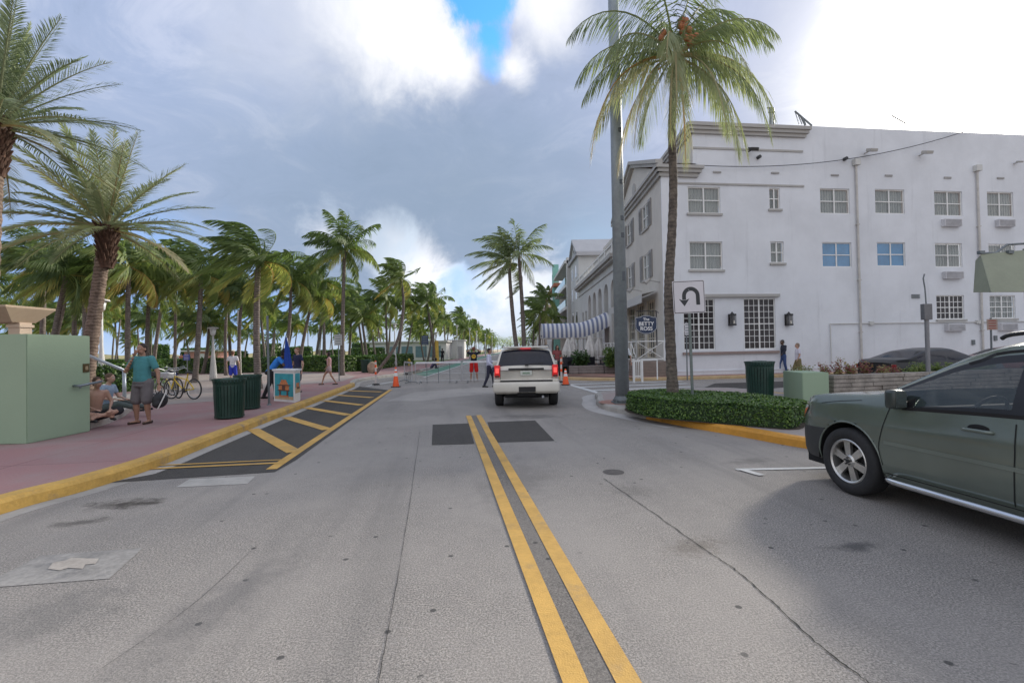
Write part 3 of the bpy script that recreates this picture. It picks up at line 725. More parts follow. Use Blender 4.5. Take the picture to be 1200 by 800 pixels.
for i in range(9):
    x = -22-i*5.5; y = 72+(i*37) % 40
    hedge('shrub', [(x+2.4*cos(a)*(1+.2*sin(3*a+i)), y+2.0*sin(a)) for a in [k*pi/6 for k in range(12)]], 2.0+(i % 3)*.7, 1500, .3, 'bushy sea grape shrub among the palm trunks of the grove', 60+i, .1)['group'] = 'shrubs in the palm grove'
# ================================================================== BUILDINGS
def stucco(name, col, var=0.06, grime=0.5):
    m, t, bs, tc = newmat(name)
    c = t.mix(t.ramp(t.noise(tc, 0.5, 6, .65), .3, .7), tuple(x*(1-var) for x in col), tuple(min(.9, x*(1+var)) for x in col))
    mp = t.new('ShaderNodeMapping'); mp.inputs['Scale'].default_value = (1.6, 1.6, 0.12); t.put(mp.inputs[0], tc)
    g = t.ramp(t.noise(mp.outputs[0], 1.6, 6, .7), .56, .8)      # rain streaks
    c = t.mix(t.math('MULTIPLY', g, grime), c, tuple(x*.62 for x in col))
    c = t.mix(t.ramp(t.noise(tc, 3.0, 6, .8), .62, .8, 0, .25), c, tuple(x*.7 for x in col))
    t.put(bs.inputs['Base Color'], c); bs.inputs['Roughness'].default_value = 0.85
    b = t.new('ShaderNodeBump'); b.inputs['Strength'].default_value = 0.25; b.inputs['Distance'].default_value = 0.01
    t.put(b.inputs['Height'], t.noise(tc, 25, 4)); t.put(bs.inputs['Normal'], b.outputs[0]); MATS[name] = m
    return m
S_blue = stucco('pale_blue_stucco', (0.70, 0.72, 0.755)); S_cream = stucco('cream_stucco', (0.60, 0.57, 0.52)); S_trim = stucco('stone_trim', (0.42, 0.41, 0.39), .08)
S_grey = stucco('grey_stucco', (0.45, 0.45, 0.46)); S_teal = stucco('teal_stucco', (0.22, 0.46, 0.40)); S_pale = stucco('pale_stucco', (0.58, 0.58, 0.56))
S_white = stucco('white_stucco', (0.72, 0.72, 0.70), .04); S_pink = stucco('pink_stucco', (0.62, 0.30, 0.26)); S_tan = stucco('tan_plaster', (0.52, 0.41, 0.31)); S_green = stucco('mint_stucco', (0.31, 0.41, 0.285), .04, .2)
G_win = glass('curtained_glass', (0.30, 0.34, 0.33), 0.08, var=.25, scale=2.5)
G_dark = glass('dark_window_glass', (0.035, 0.030, 0.032), 0.12, var=.5, scale=2)
G_dark.node_tree.nodes['Principled BSDF'].inputs['Coat Weight'].default_value = 0; G_dark.node_tree.nodes['Principled BSDF'].inputs['Specular IOR Level'].default_value = .35
G_blue = glass('blue_film_glass', (0.05, 0.20, 0.38), 0.2, var=.2, scale=1.5)
G_teal = glass('green_balcony_glass', (0.12, 0.30, 0.25), 0.35)
def curtain_material():
    m, t, bs, tc = newmat('pleated_curtain')
    wv = t.new('ShaderNodeTexWave'); wv.bands_direction = 'X'; t.put(wv.inputs['Vector'], tc); wv.inputs['Scale'].default_value = 4; wv.inputs['Distortion'].default_value = 3
    t.put(bs.inputs['Base Color'], t.mix(wv.outputs['Fac'], (0.30, 0.32, 0.31), (0.62, 0.64, 0.60))); bs.inputs['Roughness'].default_value = .9
    return m
M_curt = curtain_material()
G_clear = glass('clear_window_glass', (0.25, 0.28, 0.28), 0.04, alpha=0.35)
# --- hotel, side wall plane
C0 = Vector((7.8, 24.42)); U = Vector((1, 0.121)).normalized(); Nn = Vector((U.y, -U.x))   # outward normal: towards us
def onwall(px, py, C=C0, Ud=U):
    """pixel -> (u,z) on the vertical plane through C along Ud"""
    d = ray(px, py); n = Vector((Ud.y, -Ud.x)); t = (C.dot(n))/(d.x*n.x+d.y*n.y)
    return ((Vector((d.x*t, d.y*t))-C).dot(Ud), H+d.z*t)
def wr(x0, x1, y0, y1, C=C0, Ud=U):
    a = onwall(x0, (y0+y1)/2, C, Ud)[0]; b = onwall(x1, (y0+y1)/2, C, Ud)[0]; xm = (x0+x1)/2
    return (a, b, onwall(xm, y1, C, Ud)[1], onwall(xm, y0, C, Ud)[1])
WL = 27.0
ROW3 = [wr(806, 844, 219, 250), wr(901.4, 914, 220.5, 245), wr(961, 995.6, 221, 250.5), wr(1025.6, 1060, 222, 250.5), wr(1095, 1127.6, 224, 253), wr(1157, 1187.6, 225, 254)]
ROW2 = [wr(808, 846.7, 283, 316), wr(903, 918.5, 283, 308), wr(963.7, 998, 284, 313), wr(1028, 1061, 284, 312), wr(1096, 1127.6, 285, 313), wr(1158.7, 1190, 286, 314)]
ROW1 = [wr(801, 838, 350, 410), wr(872, 909, 349.5, 409), wr(1097.6, 1130, 346, 374), wr(1160, 1190, 346, 373)]
uT = onwall(812, 200)[0]; zTop = 13.3; uPar = onwall(942, 160)[0]
hotel = thing('hotel_building', 'pale blue and white three-storey hotel with pediment front on the corner', 'building', (C0.x, C0.y, 0))
B3 = lambda u, z, d=0.0: Vector((U.x*u+Nn.x*d, U.y*u+Nn.y*d, z))      # local: along the wall, height, outwards
RU = Matrix.Rotation(math.atan2(U.y, U.x), 3, 'Z')
def wbox(bm, u0, u1, z0, z1, d0, d1, bev=0):
    box(bm, B3((u0+u1)/2, (z0+z1)/2, (d0+d1)/2), (abs(u1-u0), abs(d1-d0), abs(z1-z0)), RU, bev)
bm = BM()
extra = [(27.0+2+k*3.6, 27.0+3.4+k*3.6, z, z+1.4) for k in range(6) for z in (8.4, 5.6, 2.6)]
holes = ROW1+ROW2+ROW3+extra
zA = onwall(942, 147.5)[1]
zlow = 10.75
wall_holes(bm, (0, 0), U, 50.0, 0.1, zlow, holes, 0.14, Nn)
# upper part of the side wall: starts at uT (set back from the pavilion)
poly(bm, [B3(uT, zlow), B3(50, zlow), B3(50, zA), B3(uPar, zA), B3(uPar, zA-0.35), B3(uT, zA-0.35)])
bmesh.ops.remove_doubles(bm, verts=bm.verts, dist=1e-4)
obj('side_wall', bm, S_blue, hotel)
# wall thickness / body behind so that it is a real volume
bm = BM()
FV = Vector((0.016, 1.0)).normalized(); FN = Vector((-FV.y, FV.x))   # front facade runs away along FV, outward normal -x
LF = 11.2
pts = [B3(uT, 0, 0), B3(50, 0, 0), B3(50, 0, -18), B3(uT, 0, 0)+Vector((FV.x, FV.y, 0))*18]
def vert_wall(bm, a, b, z0, z1): poly(bm, [(a.x, a.y, z0), (b.x, b.y, z0), (b.x, b.y, z1), (a.x, a.y, z1)])
zr = zA-0.35
a = B3(uT, 0); b = a+Vector((FV.x, FV.y, 0))*LF
vert_wall(bm, a, b, zlow-.5, zr); vert_wall(bm, pts[1], pts[2], 0.1, zA); 
poly(bm, [(p.x, p.y, zr-.3) for p in (B3(uT, 0, -.2), B3(50, 0, -.2), pts[2], b)])
obj('roof_and_rear', bm, S_cream, hotel)
bm = BM(); a2 = B3(uPar, 0, -0.002)
box(bm, B3((uPar+50)/2, zA-.2, -.16), (50-uPar, .3, .4), RU)
obj('parapet_cap', bm, S_blue, hotel)
# cornices
def moulding(bm, a, b, out, z, prof):
    """stepped cornice along a->b; prof: (out, dz0, dz1)"""
    a = Vector(a); b = Vector(b); dirv = (b-a).normalized()
    for o, z0, z1 in prof:
        e = dirv*o
        p = [a-e, b+e*(1 if True else 0)]
        q = [x+out*o for x in p]
        ring0 = [Vector((p[0].x, p[0].y, z+z0)), Vector((p[1].x, p[1].y, z+z0)), Vector((q[1].x, q[1].y, z+z0)), Vector((q[0].x, q[0].y, z+z0))]
        extr(bm, ring0, (0, 0, z1-z0))
n2 = Vector((Nn.x, Nn.y, 0)); f2 = Vector((FN.x, FN.y, 0))
bm = BM(); zc = zA-0.45
moulding(bm, B3(uT+.0, 0), B3(uPar-.1, 0), n2, zc, [(.32, .12, .30), (.24, -.05, .12), (.14, -.22, -.05)])
obj('cornice', bm, S_trim, hotel)
bm = BM(); moulding(bm, B3(uT, 0)+f2*0, b, f2, zc, [(.32, .12, .30), (.24, -.05, .12), (.14, -.22, -.05)])
obj('cornice', bm, S_trim, hotel)
bm = BM(); wbox(bm, uT+.02, uPar-.1, onwall(860, 175)[1]-.05, onwall(860, 175)[1]+.05, 0, .05)
wbox(bm, 0.4, uPar-.1, onwall(860, 216.5)[1]-.04, onwall(860, 216.5)[1]+.05, 0, .06)
obj('string_course', bm, S_trim, hotel)
# front facade of the pavilion
def F3(s, z, d=0.0): return Vector((FV.x*s+FN.x*d, FV.y*s+FN.y*d, z))
RF = Matrix.Rotation(math.atan2(FV.y, FV.x), 3, 'Z')
def fbox(bm, s0, s1, z0, z1, d0, d1): box(bm, F3((s0+s1)/2, (z0+z1)/2, (d0+d1)/2), (abs(s1-s0), abs(d1-d0), abs(z1-z0)), RF)
FW = [(2.45, 3.85, 8.45, 9.85), (6.5, 7.9, 8.45, 9.85), (2.45, 3.85, 5.55, 7.0), (6.5, 7.9, 5.55, 7.0)]
FG = [(1.6, 3.4, 1.0, 4.3), (3.9, 5.7, 1.0, 4.3), (6.2, 8.0, 1.0, 4.3), (8.5, 10.3, 1.0, 4.3)]
bm = BM(); wall_holes(bm, (0, 0), FV, LF, 0.1, zlow, FW+FG, 0.16, FN)
vert_wall(bm, F3(LF, 0), F3(LF, 0)+Vector((6, 0, 0)), 0.1, zlow)
pk = 12.95
poly(bm, [F3(0, zlow), F3(LF, zlow), F3(LF/2, pk)])
obj('front_wall', bm, S_cream, hotel)
bm = BM()   # pavilion roof slopes
w2 = Vector((1.9, 0.2, 0))
for s0, s1 in ((-.35, LF/2), (LF+.35, LF/2)):
    za = zlow+.12-(.35*(pk-zlow)/(LF/2))*0
    poly(bm, [F3(s0, zlow+.2, .35), F3(s1, pk+.22, .35), F3(s1, pk+.22, 0)+w2, F3(s0, zlow+.2, 0)+w2])
obj('roof', bm, mat('roof_felt', (.35, .34, .33), .9), hotel)
bm = BM()
for s0, s1 in ((-.35, LF/2), (LF+.35, LF/2)):      # raking cornice
    for o, t0, t1 in ((.36, .0, .2), (.24, -.2, 0.0)):
        q = [F3(s0, zlow+.2+t0, 0), F3(s1, pk+.2+t0, 0), F3(s1, pk+.2+t1, 0), F3(s0, zlow+.2+t1, 0)]
        extr(bm, q, f2*o)
moulding(bm, F3(0, 0), F3(LF, 0), f2, zlow-.12, [(.36, .1, .26), (.26, -.08, .1), (.14, -.28, -.08)])
obj('pediment_cornice', bm, S_trim, hotel)
bm = BM(); uE = onwall(820, 203)[0]
moulding(bm, B3(0, 0), B3(uE-.3, 0), n2, zlow-.12, [(.365, .1, .262), (.265, -.08, .1), (.145, -.28, -.08)])
obj('cornice_return', bm, S_trim, hotel)
bm = BM()
cyl(bm, F3(LF/2, 11.55, .05), F3(LF/2, 11.55, -.05), .38, n=20); obj('oculus', bm, S_trim, hotel)
# windows
def window(parent, place, rng, m_glass, cols, rows, sill=True, frame=.05, munt=.022, depth=.10, mat_f=None, nu=None, curtain=False, sash=True):
    """one window: frame, muntins and pane inside an opening; place(u,z,d) gives local points"""
    u0, u1, z0, z1 = rng; rot = RU if place is B3 else RF; g = .003
    u0 += g; u1 -= g; z0 += g; z1 -= g
    def bx(bm, a, b, c, d, e0, e1): box(bm, place((a+b)/2, (c+d)/2, (e0+e1)/2), (abs(b-a), abs(e1-e0), abs(d-c)), rot)
    bm = BM()
    bx(bm, u0, u0+frame, z0, z1, -depth, -depth+.05); bx(bm, u1-frame, u1, z0, z1, -depth, -depth+.05)
    bx(bm, u0+frame, u1-frame, z0, z0+frame, -depth, -depth+.048); bx(bm, u0+frame, u1-frame, z1-frame, z1, -depth, -depth+.048)
    w = obj('window', bm, mat_f or M_white, parent)
    bm = BM(); a0, a1, c0, c1 = u0+frame, u1-frame, z0+frame, z1-frame
    if sash:
        bx(bm, (a0+a1)/2-.035, (a0+a1)/2+.035, c0, c1, -depth+.002, -depth+.046)
        bx(bm, a0, a1, (c0+c1)/2-.025, (c0+c1)/2+.025, -depth+.004, -depth+.042)
    for i in range(1, cols):
        x = a0+(a1-a0)*i/cols
        if abs(x-(a0+a1)/2) > .05 or not sash: bx(bm, x-munt/2, x+munt/2, c0, c1, -depth+.006, -depth+.036)
    for j in range(1, rows):
        z = c0+(c1-c0)*j/rows
        if abs(z-(c0+c1)/2) > .04 or not sash: bx(bm, a0, a1, z-munt/2, z+munt/2, -depth+.008, -depth+.034)
    obj('muntins', bm, mat_f or M_white, w)
    bm = BM(); poly(bm, [place(a0, c0, -depth+.015), place(a1, c0, -depth+.015), place(a1, c1, -depth+.015), place(a0, c1, -depth+.015)])
    obj('pane', bm, m_glass, w)
    if curtain:
        bm = BM(); n = 28; top = [bm.verts.new(place(a0+(a1-a0)*i/n, c1, -depth-.06+.025*sin(i*2.3))) for i in range(n+1)]; bot = [bm.verts.new(place(a0+(a1-a0)*i/n, c0, -depth-.06+.03*sin(i*2.3+.3))) for i in range(n+1)]
        for i in range(n):
            if abs(i-n/2) < 1.0 and curtain == 2: continue
            bm.faces.new((bot[i], bot[i+1], top[i+1], top[i]))
        obj('curtain', bm, M_curt, w)
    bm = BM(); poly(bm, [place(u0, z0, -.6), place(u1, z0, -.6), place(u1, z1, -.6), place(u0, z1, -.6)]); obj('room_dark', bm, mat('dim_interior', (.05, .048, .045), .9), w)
    if sill:
        bm = BM(); bx(bm, u0-.08, u1+.08, z0-.12, z0-.01, 0.0, .09); obj('sill', bm, S_trim, w)
    return w
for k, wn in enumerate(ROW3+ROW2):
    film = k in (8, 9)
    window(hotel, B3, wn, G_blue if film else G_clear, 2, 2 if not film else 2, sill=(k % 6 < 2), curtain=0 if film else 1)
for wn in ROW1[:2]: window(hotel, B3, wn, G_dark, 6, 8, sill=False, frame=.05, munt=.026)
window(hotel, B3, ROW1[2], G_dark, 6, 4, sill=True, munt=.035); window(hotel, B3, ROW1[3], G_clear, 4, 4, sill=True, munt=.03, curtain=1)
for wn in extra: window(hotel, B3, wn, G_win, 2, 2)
M_shut = mat('grey_shutter', (.30, .29, .28), .6, var=.1)
for wn in FW:
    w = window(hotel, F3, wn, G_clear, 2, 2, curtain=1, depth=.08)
    for s in (-1, 1):
        bm = BM(); c = (wn[0]-.32) if s < 0 else (wn[1]+.32)
        fbox(bm, c-.28, c+.28, wn[2]-.03, wn[3]+.03, .01, .06)
        for q in range(14):
            z = wn[2]+.08+q*(wn[3]-wn[2]-.12)/14
            box(bm, F3(c, z, .065), (.46, .02, .07), RF @ Matrix.Rotation(.5, 3, 'X'))
        obj('shutter', bm, M_shut, w)
for wn in FG: window(hotel, F3, wn, G_clear, 4, 6, sill=False, munt=.04, curtain=0, sash=False, mat_f=mat('cream_paint', (.62, .58, .48), .6))
# lintel and sill bands, plinth of the side wall
bm = BM(); z = onwall(856, 347)[1]; wbox(bm, onwall(799, 347)[0], onwall(912, 347)[0], z-.06, z+.1, 0, .16, .01); obj('lintel', bm, S_trim, hotel)
bm = BM(); z = onwall(856, 413)[1]; wbox(bm, onwall(800, 413)[0], onwall(912, 413)[0], z-.07, z+.06, 0, .12); obj('sill_band', bm, mat('brown_sill', (.30, .23, .21), .8), hotel)
bm = BM(); wbox(bm, .5, 50, .15, .33, 0, .04); wbox(bm, .5, 50, .33, .37, 0, .06); obj('plinth', bm, S_blue, hotel)
bm = BM(); wbox(bm, -.02, .42, .15, zlow-.4, 0, .05); obj('corner_pilaster', bm, S_blue, hotel)
# downpipes with hopper heads
for px0, py0 in ((1001.5, 190), (1143, 197)):
    u, z = onwall(px0, py0); bm = BM(); cyl(bm, B3(u, .2, .09), B3(u, z, .09), .055, n=10)
    for q in (2.2, 5.0, 8.0): wbox(bm, u-.08, u+.08, q, q+.05, 0, .15)
    dp = obj('downpipe', bm, mat('cream_pipe', (.52, .50, .47), .6), hotel, smooth=False)
    bm = BM(); wbox(bm, u-.17, u+.17, z-.22, z+.12, 0.002, .24, .02); obj('hopper_head', bm, S_pale, dp)
# through-wall air conditioners
for q in (wr(1103, 1123, 257.5, 266), wr(1166, 1185, 258, 266.5), wr(1104, 1125, 318.5, 327), wr(1107, 1127, 379.5, 388), wr(1169, 1188, 379, 387)):
    bm = BM(); wbox(bm, q[0], q[1], q[2], q[3], 0, .22, .01); ac = obj('air_conditioner', bm, mat('ac_grey', (.56, .56, .58), .5), hotel)
    bm = BM()
    for k in range(9): wbox(bm, q[0]+.05, q[1]-.05, q[2]+.04+k*(q[3]-q[2]-.06)/9, q[2]+.055+k*(q[3]-q[2]-.06)/9, .221, .235)
    obj('grille', bm, mat('grille_grey', (.36, .36, .38), .6), ac)
# pipe run, vent, slots, flood lamps, camera
bm = BM(); z = onwall(1080, 378)[1]; ua = onwall(972, 378)[0]; cyl(bm, B3(ua, z, .06), B3(30, z, .06), .03, n=8); cyl(bm, B3(ua, .2, .06), B3(ua, z, .06), .025, n=8)
um = onwall(1086, 400)[0]; cyl(bm, B3(um, .4, .06), B3(um, z, .06), .02, n=8); wbox(bm, um-.1, um+.1, 1.9, 2.1, 0, .1); wbox(bm, onwall(1020, 378)[0]-.12, onwall(1020, 378)[0]+.12, z-.1, z+.1, 0, .12); wbox(bm, onwall(1145, 378)[0]-.12, onwall(1145, 378)[0]+.12, z-.1, z+.1, 0, .12)
obj('service_pipe', bm, S_pale, hotel)
bm = BM(); q = wr(1068, 1077.5, 345, 349.5)
for k in range(4): wbox(bm, q[0], q[1], q[2]+k*.06, q[2]+k*.06+.035, 0, .04)
obj('vent', bm, M_greymetal, hotel)
for px, py in ((840, 202), (908, 203), (978, 205.6), (1041, 206), (1110, 208.5), (1172, 209)):
    u, z = onwall(px, py); bm = BM(); wbox(bm, u-.22, u+.22, z-.045, z+.045, 0, .05); obj('scupper', bm, mat('scupper_grey', (.35, .34, .33), .8), hotel)
for px, py in ((1140, 401), (1166, 396)):
    u, z = onwall(px, py); bm = BM(); wbox(bm, u-.09, u+.09, z-.14, z+.14, 0, .06); obj('socket_box', bm, M_greymetal, hotel)
def floodlamp(px, py, s=1.0, m=M_black):
    u, z = onwall(px, py); bm = BM(); cyl(bm, B3(u, z, 0), B3(u, z, .3*s), .03)
    box(bm, B3(u+.05, z+.02, .42*s), (.42*s, .34*s, .16*s), RU @ Matrix.Rotation(.35, 3, 'X'), .02); return obj('flood_lamp', bm, m, hotel)
floodlamp(876, 179); floodlamp(1013, 180, 1, S_trim); floodlamp(1077, 182.5, 1, S_trim); floodlamp(1188, 192, .6, S_trim)
for px, py in ((888, 185), (989, 187)):
    u, z = onwall(px, py); bm = BM(); cyl(bm, B3(u, z, 0), B3(u, z, .2), .09); obj('camera_dome', bm, M_black, hotel)
def lantern(px, y0, y1):
    u, z1 = onwall(px, y0); z0 = onwall(px, y1)[1]; bm = BM()
    wbox(bm, u-.14, u+.14, z1-.1, z1, 0.0, .3); wbox(bm, u-.14, u+.14, z0, z0+.08, 0, .3)
    wbox(bm, u-.14, u-.11, z0, z1, 0, .05)
    for a in (-.13, .11):
        for d in (.03, .27): wbox(bm, u+a, u+a+.02, z0+.08, z1-.1, d, d+.02)
    cyl(bm, B3(u, z1, .15), B3(u, z1+.12, .15), .1, .01, 8)
    l = obj('wall_lantern', bm, M_black, hotel)
    bm = BM(); wbox(bm, u-.10, u+.10, z0+.08, z1-.1, .05, .25); obj('lantern_glass', bm, glass('lantern_pane', (.06, .055, .05), .05), l)
    bm = BM(); cyl(bm, B3(u+.03, z0+.1, .262), B3(u+.03, z0+.26, .262), .035, .02, 8); obj('bulb', bm, mat('white_bulb', (.85, .8, .7), .3), l)
lantern(856, 368, 381.5); lantern(922, 368, 381.5)
# front terrace: floor, steps-like cladding, railing, scalloped awning
bm = BM(); fbox(bm, -.25, LF, .15, .92, .02, 1.55); obj('terrace_base', bm, mat('grey_clapboard', (.27, .23, .20), .8, var=.1), hotel)
bm = BM()
for k in range(5): fbox(bm, -.29, LF+.02, .17+k*.15, .29+k*.15, 1.56, 1.59)
for k in range(5): box(bm, F3(-.27, .23+k*.15, .78), (.03, 1.54, .12), RF)
obj('cladding_board', bm, mat('brown_cladding', (.25, .20, .17), .8), hotel)
def rail_panel(bm, a, b, z0, z1):
    """white railing with crossed bars between a and b (2D)"""
    a = Vector((*a, 0)); b = Vector((*b, 0)); L_ = (b-a).length; 
    P = lambda s, z: a+(b-a)*s+Vector((0, 0, z))
    for z in (z0+.08, z1-.03): cyl(bm, P(0, z), P(1, z), .028, n=6)
    n = max(1, round(L_/1.1))
    for k in range(n+1): cyl(bm, P(k/n, z0), P(k/n, z1), .032, n=6)
    for k in range(n):
        cyl(bm, P(k/n, z0+.08), P((k+1)/n, z1-.03), .018, n=6); cyl(bm, P(k/n, z1-.03), P((k+1)/n, z0+.08), .018, n=6)
        c_ = P((k+.5)/n, (z0+z1)/2)
        for q in range(8): cyl(bm, c_+Vector((.0+.12*cos(q*pi/4)*(b-a).normalized().x, .12*cos(q*pi/4)*(b-a).normalized().y, .12*sin(q*pi/4))), c_+Vector((.12*cos((q+1)*pi/4)*(b-a).normalized().x, .12*cos((q+1)*pi/4)*(b-a).normalized().y, .12*sin((q+1)*pi/4))), .014, n=5)
bm = BM(); a_ = F3(-.2, 0, .1); b_ = F3(-.2, 0, 1.5); rail_panel(bm, (a_.x, a_.y), (b_.x, b_.y), .92, 1.95); a_, b_ = b_, F3(LF, 0, 1.5)
rail_panel(bm, (a_.x, a_.y), (b_.x, b_.y), .92, 1.95); obj('terrace_railing', bm, M_white, hotel)
bm = BM(); n = 44; s0, s1 = 1.0, 10.6
R0, R1, R2 = [], [], []
for i in range(n+1):
    s = s0+(s1-s0)*i/n; R0.append(bm.verts.new(F3(s, 4.62, .06))); R1.append(bm.verts.new(F3(s, 4.46, .85))); R2.append(bm.verts.new(F3(s, 4.04-.08*abs(sin(i*pi/2)), .86)))
for i in range(n): bm.faces.new((R0[i], R0[i+1], R1[i+1], R1[i])); bm.faces.new((R1[i], R1[i+1], R2[i+1], R2[i]))
m, t, bs, tc = newmat('striped_awning_fabric'); wv = t.new('ShaderNodeTexWave'); wv.bands_direction = 'Y'; t.put(wv.inputs['Vector'], tc); wv.inputs['Scale'].default_value = 1.6
t.put(bs.inputs['Base Color'], t.mix(t.ramp(wv.outputs['Fac'], .45, .55), (.72, .70, .66), (.35, .36, .38))); bs.inputs['Roughness'].default_value = .9
obj('awning', bm, m, hotel)
for s in (.55, 4.4):
    bm = BM(); cyl(bm, F3(s, 5.0, 0), F3(s+.1, 5.15, .55), .03); cyl(bm, F3(s+.1, 5.2, .5), F3(s+.1, 5.0, .75), .05, .12, 10); obj('gooseneck_lamp', bm, S_trim, hotel)
# rooftop ladder rail, antennas
bm = BM(); 
def W(px, py, d=-1.0):
    u, z = onwall(px, py, C0-Nn*1.0, U); return B3(u, z, d)
for a, b_, rr in (((903, 126.5), (903, 156), .07), ((906.4, 127), (906.4, 150), .05), ((901, 131.5), (907, 131.5), .07), ((902, 148), (907, 148), .05), ((901, 150), (901, 156), .1), ((899, 126.5), (906, 126.5), .04)): cyl(bm, W(*a), W(*b_), rr)
for a, b_ in (((906, 150), (913.5, 150)), ((913.5, 150), (913.5, 156)), ((907, 155), (912.5, 151))): cyl(bm, W(*a), W(*b_), .025)
obj('roof_ladder', bm, M_greymetal, hotel)
bm = BM()
for a, b_, rr in (((931.5, 130.5), (951.5, 147.5), .05), ((931.5, 130.5), (936.5, 146), .02), ((939, 137), (944, 147), .06), ((935, 134), (940, 146), .025), ) : cyl(bm, W(*a), W(*b_), rr)
obj('roof_antenna', bm, M_greymetal, hotel); bm = BM()
for a, b_, rr in (((1045, 135.5), (1061, 144.5), .035), ((1061, 144.5), (1061, 152), .025)): cyl(bm, W(*a), W(*b_), rr)
obj('roof_antenna', bm, M_greymetal, hotel)
# hanging hotel sign
def text_mesh(s, size, depth=.01, bold=True):
    cu = bpy.data.curves.new('t', 'FONT'); cu.body = s; cu.size = size; cu.align_x = 'CENTER'; cu.align_y = 'CENTER'; cu.extrude = depth/2
    if bold: cu.offset = size*.018
    o = bpy.data.objects.new('t', cu); COL.objects.link(o); dg = bpy.context.evaluated_depsgraph_get()
    me = bpy.data.meshes.new_from_object(o.evaluated_get(dg)); bpy.data.objects.remove(o); return me
sg = at(757.3, 380.5, 22.9); sgn = thing('hotel_sign', 'navy shaped hotel sign with white serif words by the terrace', 'sign', sg, 0)
k = 22.9/F*1.0
sh = [(-13, 9), (-9.5, 9.3), (-7, 9.6), (-4, 11.2), (4, 11.2), (7, 9.6), (9.5, 9.3), (13, 9), (12.6, 4), (13, 0), (12.6, -5), (8, -9.0), (3, -11), (-3, -11), (-8, -9.0), (-12.6, -5), (-13, 0), (-12.6, 4)]
bm = BM(); extr(bm, [(x*k, 0, z*k) for x, z in sh], (0, .05, 0)); obj('sign_board', bm, mat('navy_sign_paint', (.012, .028, .075), .35, var=.1), sgn)
bm = BM()
for i in range(len(sh)):
    a, b_ = sh[i], sh[(i+1) % len(sh)]; cyl(bm, (a[0]*k*.95, -.006, a[1]*k*.93), (b_[0]*k*.95, -.006, b_[1]*k*.93), .008, n=5)
obj('sign_border', bm, M_white, sgn)
for s, z, sz in (('The', 6.4, 4.6), ('BETTY', 1.0, 6.2), ('ROSS', -4.6, 6.2)):
    me = text_mesh(s, sz*k); o = obj('sign_lettering', me, mat('sign_white', (.8, .8, .8), .5), sgn); o.rotation_euler = (pi/2, 0, 0); o.location = (0, -.012, z*k)
bm = BM(); cyl(bm, (-.45, .025, .66), (.5, .025, .66), .02); cyl(bm, (-.35, .025, .36), (-.35, .025, .66), .012); cyl(bm, (.35, .025, .36), (.35, .025, .66), .012); cyl(bm, (.5, .025, .66), (.5, .025, -1.0), .03); cyl(bm, (.5, .025, .66), (1.0, 1.3, .66), .02)
obj('bracket', bm, M_black, sgn)
# overhead cable
bm = BM(); A = C0.to_3d()+B3(onwall(803, 193)[0], 10.95, .2); Bp = C0.to_3d()+B3(onwall(1135, 150)[0], 13.42, .25)
n = 26; tube(bm, [A.lerp(Bp, i/n)+Vector((0, 0, -1.45*4*(i/n)*(1-i/n)*.55)) for i in range(n+1)], .02, 5)
tag(obj('overhead_cable', bm, M_black), 'thin black cable sagging across the pale blue hotel wall', 'cable')
# --- arcaded building
def gbuild(name, x, y0, y1, z, mt, label, holes, depth=9, win=G_dark, munt=(2, 2), frame=None):
    """building on the street line x, from y0 to y1"""
    t = thing(name, label, 'building', (x, y0, 0)); L_ = y1-y0
    P = lambda s, zz, d=0.0: Vector((-d, s, zz))
    bm = BM(); wall_holes(bm, (0, 0), (0, 1), L_, .1, z, [h[:4] for h in holes], .3, (-1, 0))
    poly(bm, [(0, 0, .1), (depth, 0, .1), (depth, 0, z), (0, 0, z)]); poly(bm, [(0, L_, .1), (depth, L_, .1), (depth, L_, z), (0, L_, z)]); poly(bm, [(0, 0, z), (depth, 0, z), (depth, L_, z), (0, L_, z)])
    obj('wall', bm, mt, t)
    for h in holes:
        bm = BM(); R_ = Matrix.Rotation(pi/2, 3, 'Z')
        def bx(a, b, c, d, e, f): box(bm, P((a+b)/2, (c+d)/2, (e+f)/2), (abs(f-e), abs(b-a), abs(d-c)))
        a, b, c, d = h[:4]; fr = .06
        bx(a, a+fr, c, d, -.22, -.17); bx(b-fr, b, c, d, -.22, -.17); bx(a+fr, b-fr, c, c+fr, -.22, -.17); bx(a+fr, b-fr, d-fr, d, -.22, -.17)
        for i in range(1, munt[0]): bx(a+(b-a)*i/munt[0]-.02, a+(b-a)*i/munt[0]+.02, c+fr, d-fr, -.215, -.18)
        w = obj('window', bm, frame or M_white, t)
        bm = BM(); poly(bm, [P(a+fr, c+fr, -.2), P(b-fr, c+fr, -.2), P(b-fr, d-fr, -.2), P(a+fr, d-fr, -.2)]); obj('pane', bm, h[4] if len(h) > 4 else win, w)
    return t
X2, Y2, Y3 = 8.0, 35.9, 56.5
ar = thing('arcade_building', 'cream building with tall round arches and a roof balustrade beyond the hotel', 'building', (X2, Y2, 0))
L2 = Y3-Y2; bm = BM()
